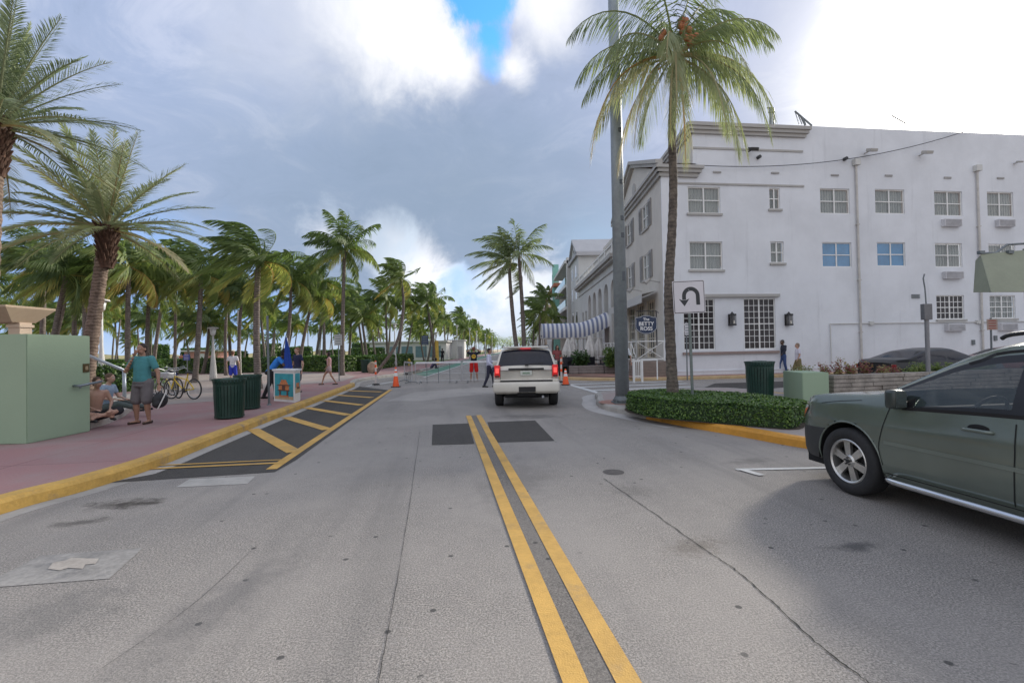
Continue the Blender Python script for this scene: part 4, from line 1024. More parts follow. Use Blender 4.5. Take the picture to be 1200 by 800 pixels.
# arched wall: strips between the arches plus arch spandrels
arcs = [1.5+2.85*k for k in range(5)]; hw = .88; zs = 6.1; zt = 8.35
def Pa(s, z, d=0): return Vector((-d, s, z))
edges = [0.0]+[v for a in arcs for v in (a-hw, a+hw)]+[L2]
for i in range(0, len(edges), 2):
    if i < len(edges)-2: poly(bm, [Pa(edges[i], .1), Pa(edges[i+1], .1), Pa(edges[i+1], zt), Pa(edges[i], zt)])
for a in arcs:
    m_ = 14; P_ = [(a+hw*cos(pi-k*pi/m_), zs+hw*sin(k*pi/m_)) for k in range(m_+1)]
    for k in range(m_): poly(bm, [Pa(*P_[k]), Pa(*P_[k+1]), Pa(P_[k+1][0], zt), Pa(P_[k][0], zt)])
    for k in range(m_): poly(bm, [Pa(*P_[k]), Pa(*P_[k+1]), Pa(*P_[k+1], -.6), Pa(*P_[k], -.6)])
    for s_ in (a-hw, a+hw): poly(bm, [Pa(s_, .1), Pa(s_, zs), Pa(s_, zs, -.6), Pa(s_, .1, -.6)])
H2 = [(s, s+.85, z, z+1.6) for s in (arcs[-1]+2.1, arcs[-1]+4.2) for z in (1.2, 4.0)] 
L3 = L2-(arcs[-1]+hw); o_ = arcs[-1]+hw
H2b = [(s-o_, e-o_, a, b) for s, e, a, b in H2]
wall_holes(bm, (0, o_), (0, 1), L3, .1, zt, H2b, .2, (-1, 0))
obj('wall', bm, S_pale, ar)
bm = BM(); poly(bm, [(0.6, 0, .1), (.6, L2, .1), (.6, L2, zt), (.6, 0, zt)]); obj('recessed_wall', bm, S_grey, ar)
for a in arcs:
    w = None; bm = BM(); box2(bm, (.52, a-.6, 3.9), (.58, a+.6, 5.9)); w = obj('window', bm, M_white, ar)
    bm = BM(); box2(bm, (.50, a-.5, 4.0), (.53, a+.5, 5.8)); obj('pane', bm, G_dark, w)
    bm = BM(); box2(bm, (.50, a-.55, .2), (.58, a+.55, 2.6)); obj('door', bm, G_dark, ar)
for h in H2:
    bm = BM(); box2(bm, (.1, h[0], h[2]), (.15, h[1], h[3])); w = obj('window', bm, M_shut, ar)
    bm = BM(); box2(bm, (.08, h[0]+.1, h[2]+.1), (.12, h[1]-.1, h[3]-.1)); obj('pane', bm, G_dark, w)
bm = BM(); box2(bm, (-.55, -.1, 8.45), (.5, L2+.1, 8.75)); box2(bm, (-.35, -.05, 8.25), (.5, L2, 8.45)); box2(bm, (-.08, 0, 7.6), (.0, L2, 7.68)); obj('cornice', bm, S_trim, ar)
bm = BM(); box2(bm, (-.30, 0, 8.75), (-.1, L2, 8.85)); box2(bm, (-.32, 0, 9.45), (-.08, L2, 9.57))
k_ = 0
while k_*.32 < L2:
    y_ = k_*.32
    if k_ % 9 == 0: box2(bm, (-.34, y_, 8.75), (-.06, y_+.28, 9.62))
    else: cyl(bm, (-.2, y_+.14, 8.85), (-.2, y_+.14, 9.45), .07, .045, 6)
    k_ += 1
obj('balustrade', bm, S_white, ar)
bm = BM(); box2(bm, (.5, 0, 8.4), (10, L2, 8.7)); obj('roof', bm, S_grey, ar)
bm = BM(); box2(bm, (1.2, 0.5, 8.7), (10, 9.5, 10.9)); box2(bm, (.9, 0.3, 10.9), (10, 9.8, 11.2)); obj('penthouse', bm, S_cream, ar)
# setback block with gable and flat grey canopy above the arcade
gb = thing('gabled_building', 'pale building with a gable and grey overhanging roof beyond the arches', 'building', (8.1, 57, 0))
bm = BM(); box2(bm, (0, 0, .1), (8, 7.5, 12.9)); extr(bm, [(0, 0, 12.9), (0, 7.5, 12.9), (0, 3.75, 15.1)], (8, 0, 0)); obj('wall', bm, S_pale, gb)
bm = BM(); box2(bm, (-.3, -.5, 12.7), (8.3, 8, 13.1))
for a, b_ in (((-.3, -.6, 12.95), (-.3, 3.75, 15.45)), ((-.3, 8.1, 12.95), (-.3, 3.75, 15.45))): extr(bm, [a, b_, (b_[0], b_[1], b_[2]-.35), (a[0], a[1], a[2]-.35)], (8.5, 0, 0))
obj('roof', bm, S_grey, gb)
bm = BM(); cyl(bm, (-.06, 3.75, 13.7), (.1, 3.75, 13.7), .35, n=16); obj('oculus', bm, G_dark, gb)
for y_ in (1.2, 4.9):
    for z in (1.5, 4.6, 7.6, 10.3):
        bm = BM(); box2(bm, (-.04, y_, z), (.02, y_+1.4, z+1.6)); w = obj('window', bm, M_white, gb); bm = BM(); box2(bm, (-.06, y_+.1, z+.1), (-.01, y_+1.3, z+1.5)); obj('pane', bm, G_dark, w)
mb = thing('balcony_building', 'grey modern building with long green glass balconies down the street', 'building', (7.9, 65.5, 0))
bm = BM(); box2(bm, (1.4, 0, .1), (9, 17, 13.3)); box2(bm, (-.2, .0, .1), (1.4, .9, 14.1)); obj('wall', bm, S_pale, mb)
for z in (3.9, 7.0, 10.1):
    bm = BM(); box2(bm, (-.4, 1, z), (1.38, 17, z+.45)); b1 = obj('balcony', bm, S_white, mb)
    bm = BM(); box2(bm, (-.36, 1.1, z+.452), (-.3, 16.9, z+1.4)); obj('balcony_glass', bm, G_teal, b1)
    bm = BM(); box2(bm, (1.33, 1.2, z-2.6), (1.39, 16.8, z-.2)); obj('window', bm, G_dark, mb)
obj('roof', (lambda b: (box2(b, (-.5, 0, 13.3), (9, 17.2, 13.7)), b)[1])(BM()), S_pale, mb)
tb = thing('teal_fin_building', 'low deco building with a tall teal vertical fin', 'building', (8.1, 84, 0))
bm = BM(); box2(bm, (0.5, 0, .1), (9, 16, 12.5)); obj('wall', bm, S_cream, tb)
bm = BM(); box2(bm, (-.6, 1.0, .1), (.45, 2.2, 16.6)); box2(bm, (-.6, 2.3, 8), (.45, 2.9, 15.0)); obj('fin', bm, S_teal, tb)
bm = BM(); box2(bm, (-.6, -.5, 12.5), (9, 16.3, 13.1)); obj('roof', bm, mat('terracotta_roof', (.42, .17, .11), .85), tb)
for k_ in range(5):
    for z in (2, 5.2, 8.6):
        bm = BM(); box2(bm, (.42, 3.8+k_*2.3, z), (.52, 5.2+k_*2.3, z+1.8)); obj('window', bm, G_dark, tb)
for i, (y_, L_, z, mt, lab) in enumerate([(103, 14, 10, S_pale, 'pale low building behind the far palms'), (118, 18, 12.5, S_tan, 'tan distant building with a stepped parapet behind the palms'), (140, 25, 9, S_white, 'white distant building beyond the tan one'), (170, 40, 11, S_cream, 'farthest cream building on the right side of the street')]):
    gbuild('distant_building', 8.6, y_, y_+L_, z, mt, lab, [(1.2+3*k, 2.7+3*k, q, q+1.6) for k in range(int(L_/3)-1) for q in (1.5, 4.8, 7.2 if z > 9.5 else 4.8) if not (q == 4.8 and z <= 9.5 and k < 0)][:30] if z > 9.5 else [(1.2+3*k, 2.7+3*k, q, q+1.6) for k in range(int(L_/3)-1) for q in (1.5, 4.8)], frame=M_white)
# low white park building and pink hut on the left
pk_ = at(505, 410, 78); t = thing('park_pavilion', 'low white park building with blue-grey shutters behind the palms', 'building', (pk_.x-6, 78, .1))
bm = BM(); box2(bm, (-4, 0, 0), (8.5, 6, 2.9)); obj('wall', bm, S_white, t)
bm = BM(); box2(bm, (-4.3, -.3, 2.9), (8.8, 6.3, 3.15)); obj('roof', bm, S_pale, t)
for k in range(5):
    bm = BM(); box2(bm, (-3.4+k*2.3, -.06, .5), (-1.6+k*2.3, .02, 2.3)); obj('shutter', bm, mat('blue_grey_shutter', (.16, .27, .31), .6), t)
pk2 = at(533, 410, 84); t = thing('utility_hut', 'small blank white hut right of the park building', 'building', (pk2.x, 84, .1))
bm = BM(); box2(bm, (-1.7, 0, 0), (1.6, 4, 3.2)); obj('wall', bm, S_white, t); bm = BM(); box2(bm, (-1.9, -.2, 3.2), (1.8, 4.2, 3.38)); obj('roof', bm, S_pale, t)
bm = BM(); box2(bm, (.4, -.05, .05), (1.3, .01, 2.2)); obj('door', bm, S_grey, t)
pk3 = at(243, 412, 66); t = thing('beach_hut', 'pink beach hut seen between the palm trunks', 'building', (pk3.x, 66, .1))
bm = BM(); box2(bm, (-3.2, 0, 0), (1.4, 3.4, 2.0)); obj('wall', bm, S_pink, t); bm = BM(); box2(bm, (-3.5, -.3, 2.0), (1.7, 3.7, 2.2)); obj('roof', bm, S_white, t)
bm = BM(); box2(bm, (-1.4, -.05, .1), (-.4, .02, 1.7)); obj('door', bm, S_white, t)
# mint green street wall at the left edge with its rail and plate
ga = G(31.5, 520, .15); gb_ = G(106, 505, .15)
gw = thing('mint_wall', 'solid mint green painted wall block at the left edge of the pavement', 'wall', (ga.x, ga.y, .15))
dd = (gb_-ga); dd.z = 0; out = Vector((dd.y, -dd.x, 0)).normalized(); hgt = 1.92
bm = BM(); q = [Vector((0, 0, 0)), dd, dd-out*3.2, Vector((-3.2, .05, 0))]
extr(bm, q, (0, 0, hgt)); es = [e for e in bm.edges]; bmesh.ops.recalc_face_normals(bm, faces=bm.faces); bmesh.ops.bevel(bm, geom=es, offset=.012, segments=2, affect='EDGES')
obj('block', bm, S_green, gw)
bm = BM(); q2 = [p*1.0+Vector((0, 0, hgt)) for p in q]; 
def onblk(px, py):
    d = ray(px, py); n = Vector((out.x, out.y)); tt = (Vector((ga.x, ga.y)).dot(n))/(d.x*n.x+d.y*n.y); return Vector((d.x*tt-ga.x, d.y*tt-ga.y, H+d.z*tt-.15))
a = onblk(86, 452); b_ = onblk(111, 447)
tube(bm, [a, a+out*.12, a+out*.13+(b_-a)*.05, b_+out*.13], .024, 8); tube(bm, [a+(b_-a)*.03+out*.12, a+(b_-a)*.03+out*.12-Vector((0, 0, .05))], .02, 6)
obj('grab_rail', bm, mat('blue_grey_rail', (.24, .28, .31), .4, .4), gw, smooth=True)
bm = BM(); p = onblk(100.5, 431); v_ = dd.normalized(); e = [p-v_*.07-Vector((0, 0, .085)), p+v_*.07-Vector((0, 0, .085)), p+v_*.07+Vector((0, 0, .085)), p-v_*.07+Vector((0, 0, .085))]; extr(bm, e, out*.015)
pl_ = obj('brown_plate', bm, mat('bronze_plate', (.13, .09, .04), .4, .5), gw)
bm = BM(); e = [p+(x-p)*.45+out*.017 for x in e]; extr(bm, e, out*.006); obj('plate_face', bm, mat('plate_tan', (.35, .27, .16), .5), pl_)
# tan shelter behind it
sp = at(24, 392, 11.6); t = thing('tan_shelter', 'tan concrete shelter with a flared roof slab above the mint wall', 'shelter', (sp.x, 11.6, .15))
z0 = at(24, 377.5, 11.6).z-.15; z1 = at(24, 361.5, 11.6).z-.15
bm = BM(); box2(bm, (-.30, 0, 0), (-.02, .3, z0)); box2(bm, (-.33, -.03, z0-.12), (.01, .33, z0-.05)); obj('column', bm, S_tan, t)
bm = BM(); a = [(-3, -.15), (-.05, -.15), (-.05, .42), (-3, .42)]; b_ = [(-3.4, -.5), (.17, -.5), (.17, .72), (-3.4, .72)]
lo = [bm.verts.new((*p, z0)) for p in a]; hi = [bm.verts.new((*p, z1)) for p in b_]; tp = [bm.verts.new((*p, z1+.05)) for p in b_]
for i in range(4): bm.faces.new((lo[i], lo[(i+1) % 4], hi[(i+1) % 4], hi[i])); bm.faces.new((hi[i], hi[(i+1) % 4], tp[(i+1) % 4], tp[i]))
bm.faces.new(lo[::-1]); bm.faces.new(tp); obj('roof_slab', bm, mat('tan_slab', (.40, .31, .22), .85, var=.08, scale=1), t)
bm = BM(); box2(bm, (-2.6, 0, 0), (-2.3, .3, z0)); obj('column', bm, S_tan, t)
# curved low step / seat wall where people sit
cc = [G(106, 502, .15), G(125, 497, .15), G(145, 488, .15), G(157, 479, .15), G(160, 472, .15), G(155, 468, .15), G(146, 466, .15)]
pth = [(p.x, p.y) for p in smooth_path(cc, 4)]
sbm = BM(); slab(sbm, pth+[(-13.5, pth[-1][1]+.2), (-13.5, pth[0][1]+.1)], .15, .30)
bmesh.ops.triangulate(sbm, faces=[f for f in sbm.faces if len(f.verts) > 4])
tag(obj('low_step', sbm, mat('pale_step_concrete', (.46, .42, .37), .85, var=.12, scale=2, grime=((.3, .25, .2), .5))), 'pale curved concrete step where two people sit', 'step')
# ================================================================== VEHICLES
def lerp_tab(tab, x):
    if x <= tab[0][0]: return tab[0][1]
    for (a, u), (b, v) in zip(tab, tab[1:]):
        if x <= b:
            s = (x-a)/(b-a); return u+(v-u)*s
    return tab[-1][1]
def smooth_tab(tab, x, w=.05):
    return sum(lerp_tab(tab, x+d*w)*k for d, k in ((-1, .25), (-.5, .25), (0, 0), (.5, .25), (1, .25)))
def paint(name, col, rough=.28, metal=.3, coat=.7):
    m, t, bs, tc = newmat(name)
    t.put(bs.inputs['Base Color'], t.mix(t.ramp(t.noise(tc, 1.5, 4), .3, .7), tuple(c*.9 for c in col), tuple(c*1.08 for c in col)))
    bs.inputs['Metallic'].default_value = metal; bs.inputs['Roughness'].default_value = rough; bs.inputs['Coat Weight'].default_value = coat; bs.inputs['Coat Roughness'].default_value = .08
    dust = t.ramp(t.noise(tc, 1.3, 3, .5), .3, .8, 0, .10); t.put(bs.inputs['Roughness'], t.math('ADD', dust, rough))
    MATS[name] = m; return m
GL_car = glass('tinted_car_glass', (.05, .07, .07), .03, alpha=.5); GL_black = glass('privacy_car_glass', (.012, .014, .026), .12)
GL_black.node_tree.nodes['Principled BSDF'].inputs['Coat Weight'].default_value = .1; GL_black.node_tree.nodes['Principled BSDF'].inputs['Specular IOR Level'].default_value = .4
def half_liner(bm, x0, x1, y, z, r, zmin=.2):
    """open half drum over a wheel, with its inner wall"""
    n = 20; A = [radians(-8+196*k/n) for k in range(n+1)]; f = lambda x, a: Vector((x, y+cos(a)*r, max(zmin, z+sin(a)*r)))
    for a, b in zip(A, A[1:]): poly(bm, [f(x0, a), f(x0, b), f(x1, b), f(x1, a)])
    poly(bm, [f(x0, a) for a in A])
class Car:
    """loft body: stations along y, ring from sill to roof centre; x to the right, y forward"""
    def __init__(s, top, belt, plan, sill, arches, R=.39, tumble=.42, prof=None, edge=.10):
        s.top, s.belt, s.plan, s.sill, s.arches, s.R, s.tumble, s.edge = top, belt, plan, sill, arches, R, tumble, edge
        s.prof = prof or [(0, .95), (.15, .985), (.45, 1.0), (.75, .995), (1.0, .955)]
    def T(s, y): return smooth_tab(s.top, y, .06)
    def B(s, y): return min(lerp_tab(s.belt, y), s.T(y)-.045)
    def low(s, y, z):
        b = s.B(y); k = (z-s.sill)/(b-s.sill); return smooth_tab(s.plan, y, .05)*lerp_tab(s.prof, k)
    def side(s, y, z):
        b = s.B(y)
        if z <= b: return s.low(y, z)
        return s.low(y, b)-(z-b)*s.tumble*(.75+.5*(z-b)/max(.1, s.T(y)-b))
    def ring(s, y, nL=14, nU=9, nR=9):
        b, T = s.B(y), s.T(y); out = []
        for i in range(nL+1): z = s.sill+(b-s.sill)*i/nL; out.append((s.low(y, z), z))
        ze = b+(T-b)*(1-.13) if T-b > .1 else b+(T-b)*.6
        xe = s.side(y, ze)
        for i in range(1, nU+1): z = b+(ze-b)*i/nU; out.append((s.side(y, z), z))
        for i in range(1, nR+1):
            a = i/nR; out.append((xe*(1-a**1.25), ze+(T-ze)*(1-(1-a)**2.2)))
        return out
    def shell(s, ys, cls, nL=14, nU=9, nR=9):
        """cls(kind,y,k) -> part name; returns dict of bmeshes"""
        parts = {}; N = nL+nU+nR
        rings = [s.ring(y, nL, nU, nR) for y in ys]
        for sd in (-1, 1):
            for i in range(len(ys)-1):
                for j in range(N):
                    kind = 'L' if j < nL else ('U' if j < nL+nU else 'R'); k = j if j < nL else (j-nL if j < nL+nU else j-nL-nU)
                    y = (ys[i]+ys[i+1])/2; q = [rings[i][j], rings[i+1][j], rings[i+1][j+1], rings[i][j+1]]
                    yy = [ys[i], ys[i+1], ys[i+1], ys[i]]
                    cz = sum(p[1] for p in q)/4
                    if kind == 'L' and any((y-a)**2+(cz-zc)**2 < s.R**2 for a, zc in s.arches): continue
                    pt = []
                    for (x, z), y_ in zip(q, yy):
                        if kind == 'L':
                            for a, zc in s.arches:
                                dx, dz = y_-a, z-zc; r_ = sqrt(dx*dx+dz*dz)
                                if r_ < s.R: y_ = a+dx/r_*s.R; z = max(s.sill, zc+dz/r_*s.R)
                        pt.append(Vector((sd*x, y_, z)))
                    nm = cls(kind, y, k, cz); b = parts.setdefault(nm, BM())
                    vs = [b.verts.new(p) for p in pt]
                    if sd > 0: vs = vs[::-1]
                    try: b.faces.new(vs)
                    except ValueError: pass
        for y, rg, f in ((ys[0], rings[0], 1), (ys[-1], rings[-1], -1)):
            b = parts.setdefault('body', BM()); half = [Vector((x, y, z)) for x, z in rg]; oth = [Vector((-x, y, z)) for x, z in rg[:-1]][::-1]
            vs = [b.verts.new(p) for p in half+oth]
            b.faces.new(vs[::f])
        for b in parts.values(): bmesh.ops.remove_doubles(b, verts=b.verts, dist=.0008)
        return parts
def put_side(bm, car, pts, w=.008, off=.004, sd=-1):
    """thin ribbon lying on the car's side along (y,z) points"""
    P = [Vector((sd*(car.side(y, z)+off), y, z)) for y, z in pts]
    for a, b in zip(P, P[1:]):
        t = (b-a).normalized(); n = t.cross(Vector((sd, 0, 0))).normalized()*w/2
        poly(bm, [a-n, b-n, b+n, a+n])
def rib_path(pts, k=6): return [(p.x, p.y) for p in smooth_path([(a, b, 0) for a, b in pts], k)]
M_arch = mat('arch_liner', (.012, .012, .013), .95)
M_tyre = mat('tyre_rubber', (.022, .022, .023), .8, var=.2, scale=6, bump=.3, bscale=40, grime=((.06, .055, .05), .4))
M_rim = mat('alloy_rim', (.60, .59, .56), .32, .85, var=.1, scale=6, grime=((.25, .23, .2), .3))
def wheel(car, x, y, r, w, sd, spokes=6, rr=.655):
    """tyre > rim; sd -1 = left"""
    M = Matrix.Translation((x, y, r)) @ Matrix.Rotation(sd*pi/2, 4, 'Y')   # local z points outwards
    bm = BM(); ri = r*rr
    lathe(bm, [(ri*.96, -w*.5), (r*.93, -w*.5), (r*.99, -w*.38), (r, -w*.2), (r, w*.2), (r*.99, w*.38), (r*.93, w*.48), (r*.80, w*.52), (ri*1.03, w*.47), (ri, w*.40), (ri, -w*.4)], 40, M)
    ty = obj('wheel', bm, M_tyre, car, smooth=True)
    bm = BM()
    lathe(bm, [(ri*1.02, w*.44), (ri*.97, w*.47), (ri*.90, w*.42), (ri*.87, w*.1), (ri*.87, -w*.3)], 40, M)
    z = w*.34
    for k in range(spokes):
        a = 2*pi*k/spokes+.2
        for (r0, w0, r1, w1) in ((.03, .042, ri*.92, .030),):
            for s in (-1, 1):
                aa = a+s*.10
                p = [Vector((cos(a)*r0-sin(a)*s*.014, sin(a)*r0+cos(a)*s*.014, z+.005)), Vector((cos(aa)*r1, sin(aa)*r1, z-.01))]
                t = (p[1]-p[0]).normalized(); n = Vector((-t.y, t.x, 0))*.016*(r/.36)
                q = [p[0]-n, p[0]+n, p[1]+n*1.25, p[1]-n*1.25]; vv = [M @ v for v in q]; off = (M.to_3x3() @ Vector((0, 0, -.035)))
                extr(bm, vv, off)
    lathe(bm, [(0, z+.02), (.055, z+.018), (.07, z), (.075, z-.03)], 20, M)
    bmesh.ops.recalc_face_normals(bm, faces=bm.faces)
    rim = obj('rim', bm, M_rim, ty)
    bm = BM(); lathe(bm, [(0, .0), (ri*.86, .0)], 24, M); 
    lathe(bm, [(0, .03), (ri*.62, .03), (ri*.62, .0)], 24, M)
    obj('brake_disc', bm, mat('brake_dark', (.02, .02, .02), .5, .5), ty)
    bm = BM()
    for k in range(5): a = 2*pi*k/5; q = M @ Vector((cos(a)*.038, sin(a)*.038, z+.02)); q2 = M @ Vector((cos(a)*.038, sin(a)*.038, z+.035)); cyl(bm, q, q2, .009, n=6)
    cyl(bm, M @ Vector((0, 0, z+.015)), M @ Vector((0, 0, z+.03)), .022, n=12); obj('wheel_nut', bm, M_black, rim)
def frange(a, b, n): return [a+(b-a)*i/n for i in range(n+1)]
# ---- grey-green sport utility at the right edge
gs = G(994, 579)
P_green = paint('grey_green_paint', (.150, .178, .150), .16, .35, .8)
hl = Car(top=[(-2.39, 1.00), (-2.3, 1.15), (-1.98, 1.60), (-1.7, 1.665), (-1.0, 1.70), (-.3, 1.70), (.05, 1.66), (.33, 1.555), (.98, 1.145), (1.12, 1.12), (1.75, 1.075), (2.03, 1.02), (2.18, .935), (2.31, .78)],
         belt=[(-2.4, 1.12), (-1.9, 1.10), (.0, 1.035), (.7, 1.00), (1.2, .99), (2.0, .93), (2.3, .68)],
         plan=[(-2.39, .76), (-2.3, .85), (-2.0, .895), (-1.2, .912), (1.0, .912), (1.6, .905), (1.9, .885), (2.08, .82), (2.2, .72), (2.27, .60), (2.31, .42)],
         sill=.30, arches=[(1.357, .37), (-1.357, .37)], R=.415, tumble=.36)
suv = thing('parked_suv', 'grey green sport utility car parked at the right edge, front wheel in full view', 'car')
ys = frange(-2.39, 2.31, 156)
def cls(kind, y, k, z):
    if kind == 'L' and (y > 1.66 and z < .67): return 'bumper'
    if kind == 'L' and y < -1.95 and z < .62: return 'bumper'
    if kind == 'R' and .28 < y < .98 and k >= 1: return 'windscreen'
    if kind == 'R' and -2.28 < y < -1.98 and k >= 1: return 'rear_window'
    if kind == 'U':
        if .26 < y: 
            return 'side_window' if (1 <= k <= 6 and y < .78) else ('pillar' if y < .84 and k in (0, 7) else 'body')
        if -.27 < y <= -.15: return 'pillar'
        if -1.30 < y <= -1.22: return 'pillar'
        if -.15 < y and 1 <= k <= 6: return 'side_window'
        if -1.22 < y <= -.27 and 1 <= k <= 6: return 'side_window'
        if -1.95 < y <= -1.30 and 1 <= k <= 6: return 'side_window'
        if 0 <= k <= 8 and -1.95 < y: return 'pillar' if k in (0, 7) else 'body'
    return 'body'
pm = hl.shell(ys, cls)
mm = {'body': P_green, 'bumper': mat('grey_bumper_plastic', (.035, .037, .038), .55, var=.1), 'windscreen': GL_car, 'rear_window': GL_black, 'side_window': GL_car, 'pillar': mat('black_trim', (.012, .012, .014), .35)}
def put_parts(parts, mm, root):
    for k, b in parts.items():
        for q in (split(b) if k in ('side_window', 'pillar', 'bumper') else [b]): obj(k, q, mm[k], root, smooth=True)
put_parts(pm, mm, suv)
bm = BM()
put_side(bm, hl, rib_path([(.93, .42), (.96, .6), (.90, .85), (.86, 1.0)]), .008); put_side(bm, hl, rib_path([(-.21, 1.0), (-.215, .8), (-.20, .5), (-.19, .36)]), .008)
put_side(bm, hl, rib_path([(-1.0, .36), (-1.0, .6), (-1.1, .8), (-1.22, 1.04)]), .008)
put_side(bm, hl, [(y, .345) for y in frange(.92, -.95, 12)], .007); put_side(bm, hl, rib_path([(1.75, .955), (1.5, 1.0), (1.2, 1.04)]), .006)
objs('door_gap', bm, mat('seam_black', (.008, .008, .008), .9), suv)
for sd in (-1, 1):
    bm = BM(); put_side(bm, hl, [(y, .655) for y in frange(.90, -.92, 14)], .034, .005, sd); obj('side_moulding', bm, paint('moulding_green', (.17, .20, .17), .3), suv)
    bm = BM(); put_side(bm, hl, [(y, hl.B(y)+.012) for y in frange(.84, -1.92, 24)], .03, .006, sd); obj('window_trim', bm, mm['pillar'], suv)
bm = BM(); put_side(bm, hl, [(y, hl.T(y)-.115-.02*(y > .1)) for y in frange(.25, -1.9, 24)], .022, .01)
obj('window_trim', bm, mm['pillar'], suv)
# flared arches and liners
for sd in (-1, 1):
    for (a, zc) in hl.arches:
        bm = BM(); pts = []; 
        for k in range(25):
            th = radians(-8+196*k/24); y_, z = a+cos(th)*(hl.R+.004), zc+sin(th)*(hl.R+.004)
            if z < hl.sill: z = hl.sill
            pts.append(Vector((sd*(hl.low(y_, z)-.004), y_, z)))
        tube(bm, pts, .011, 6); obj('wheel_arch', bm, P_green, suv, smooth=True)
        bm = BM(); half_liner(bm, sd*.45, sd*.885, a, zc, hl.R+.01, .3)
        obj('arch_liner', bm, M_arch, suv)
for sd in (-1, 1):
    wheel(suv, sd*.80, 1.357, .362, .225, sd); wheel(suv, sd*.80, -1.357, .362, .225, sd)
bm = BM(); box2(bm, (-.80, -2.2, .22), (.80, 2.05, .34)); box2(bm, (-.6, -.85, .2), (.6, .9, .5)); obj('underbody', bm, M_arch, suv)
# step bar
for sd in (-1, 1):
    bm = BM(); tube(bm, smooth_path([(sd*.86, .86, .315), (sd*.955, .80, .30), (sd*.965, .4, .30), (sd*.965, -.5, .30), (sd*.955, -.85, .30), (sd*.86, -.92, .32)], 5), .030, 10)
    obj('step_bar', bm, M_chrome, suv, smooth=True)
for y_ in (.05, -1.02):
    bm = BM(); x = hl.side(y_, .93)
    tube(bm, smooth_path([(-x+.01, y_-.11, .905), (-x-.035, y_-.09, .91), (-x-.04, y_, .912), (-x-.035, y_+.09, .91), (-x+.01, y_+.11, .905)], 4), .016, 8); h_ = obj('door_handle', bm, P_green, suv, smooth=True)
    bm = BM(); M = Matrix.Translation((-x-.001, y_, .925)) @ Matrix.Diagonal((.008, .085, .036, 1)); bmesh.ops.create_icosphere(bm, subdivisions=3, radius=1, matrix=M); obj('handle_recess', bm, M_arch, h_, smooth=True)
# mirror
for sd in (-1, 1):
    bm = BM(); x = hl.side(.70, 1.05)
    box(bm, (sd*(x+.085), .735, 1.10), (.13, .13, .185), Matrix.Rotation(sd*.12, 3, 'Z'), .035)
    mi = obj('mirror', bm, mat('mirror_shell', (.03, .04, .035), .35, coat=.3), suv, smooth=True)
    bm = BM(); box(bm, (sd*(x+.03), .73, 1.05), (.12, .09, .06), None, .015); obj('mirror_arm', bm, mm['pillar'], mi)
    bm = BM(); box(bm, (sd*(x+.09), .668, 1.10), (.10, .006, .145), Matrix.Rotation(sd*.12, 3, 'Z')); obj('mirror_glass', bm, mat('mirror_silver', (.22, .26, .25), .08, .8), mi)
    bm = BM(); extr(bm, [(sd*(x+.008-.0), .87, 1.0), (sd*(x+.008), .62, 1.0), (sd*(x-.03), .62, 1.12)], (sd*.012, 0, 0)); obj('mirror_base', bm, mm['pillar'], mi)
# lamps, grille
for sd in (-1, 1):
    bm = BM(); P_ = []
    for y_, z0, z1 in ((1.98, .86, .90), (2.06, .78, .905), (2.14, .72, .87), (2.22, .68, .80), (2.27, .66, .74)):
        P_.append(((sd*(hl.low(y_, z0)+.008), y_+.004, z0), (sd*(hl.low(y_, z1)+.004), y_+.008, z1)))
    for (a, b), (c, d) in zip(P_, P_[1:]): poly(bm, [a, c, d, b])
    lamp = obj('headlamp', bm, glass('clear_lamp', (.55, .55, .52), .05), suv)
    bm = BM(); 
    for (a, b), (c, d) in list(zip(P_, P_[1:]))[:2]:
        a, b, c, d = map(Vector, (a, b, c, d)); o_ = Vector((sd*.004, .003, 0)); poly(bm, [a+o_, c+o_, c.lerp(d, .55)+o_, a.lerp(b, .55)+o_])
    obj('indicator_lens', bm, mat('amber_lens', (.55, .12, .03), .15), lamp)
bm = BM(); box2(bm, (-.42, 2.285, .60), (.42, 2.31, .72)); obj('grille', bm, M_black, suv)
# roof rails
bm = BM()
for sd in (-1, 1):
    x = hl.side(-.5, 1.62)-.06
    tube(bm, smooth_path([(sd*x, .10, 1.665), (sd*x, -.05, 1.705), (sd*x, -.8, 1.735), (sd*x, -1.6, 1.725), (sd*x, -1.75, 1.65)], 5), .018, 8)
for y_ in (-.35, -1.3): tube(bm, [(-x, y_, 1.73), (x, y_, 1.73)], .014, 6)
obj('roof_rack', bm, M_black, suv, smooth=True)
# interior
M_int = mat('cabin_fabric', (.10, .10, .095), .9)
bm = BM(); box(bm, (0, .72, .93), (1.5, .5, .18), Matrix.Rotation(-.15, 3, 'X'), .05)
for sd in (-.38, .38):
    box(bm, (sd, -.10, .62), (.52, .55, .18), None, .06); box(bm, (sd, -.42, 1.0), (.48, .16, .75), Matrix.Rotation(.22, 3, 'X'), .06); box(bm, (sd, -.50, 1.42), (.26, .1, .2), None, .04)
box(bm, (0, -1.35, .95), (1.35, .18, .7), Matrix.Rotation(.2, 3, 'X'), .06); box2(bm, (-.82, -1.9, .5), (.82, .95, .6))
obj('seat', bm, M_int, suv)
bm = BM(); c_ = Vector((-.38, .38, .98)); rt = Matrix.Rotation(radians(-62), 3, 'X')
tube(bm, [c_+rt @ Vector((.19*cos(a), .19*sin(a), 0)) for a in [k*pi/10 for k in range(21)]], .015, 6); tube(bm, [c_+rt @ Vector((-.18, 0, 0)), c_, c_+rt @ Vector((.18, 0, 0))], .02, 6); tube(bm, [c_, c_+Vector((0, .3, -.15))], .03, 6)
obj('steering_wheel', bm, M_black, suv)
bm = BM(); box(bm, (0, .50, 1.47), (.22, .03, .06), None, .01); obj('rear_view_mirror', bm, M_black, suv)
ang = math.atan((600-523)/F)       # heading: parallel to the kerb
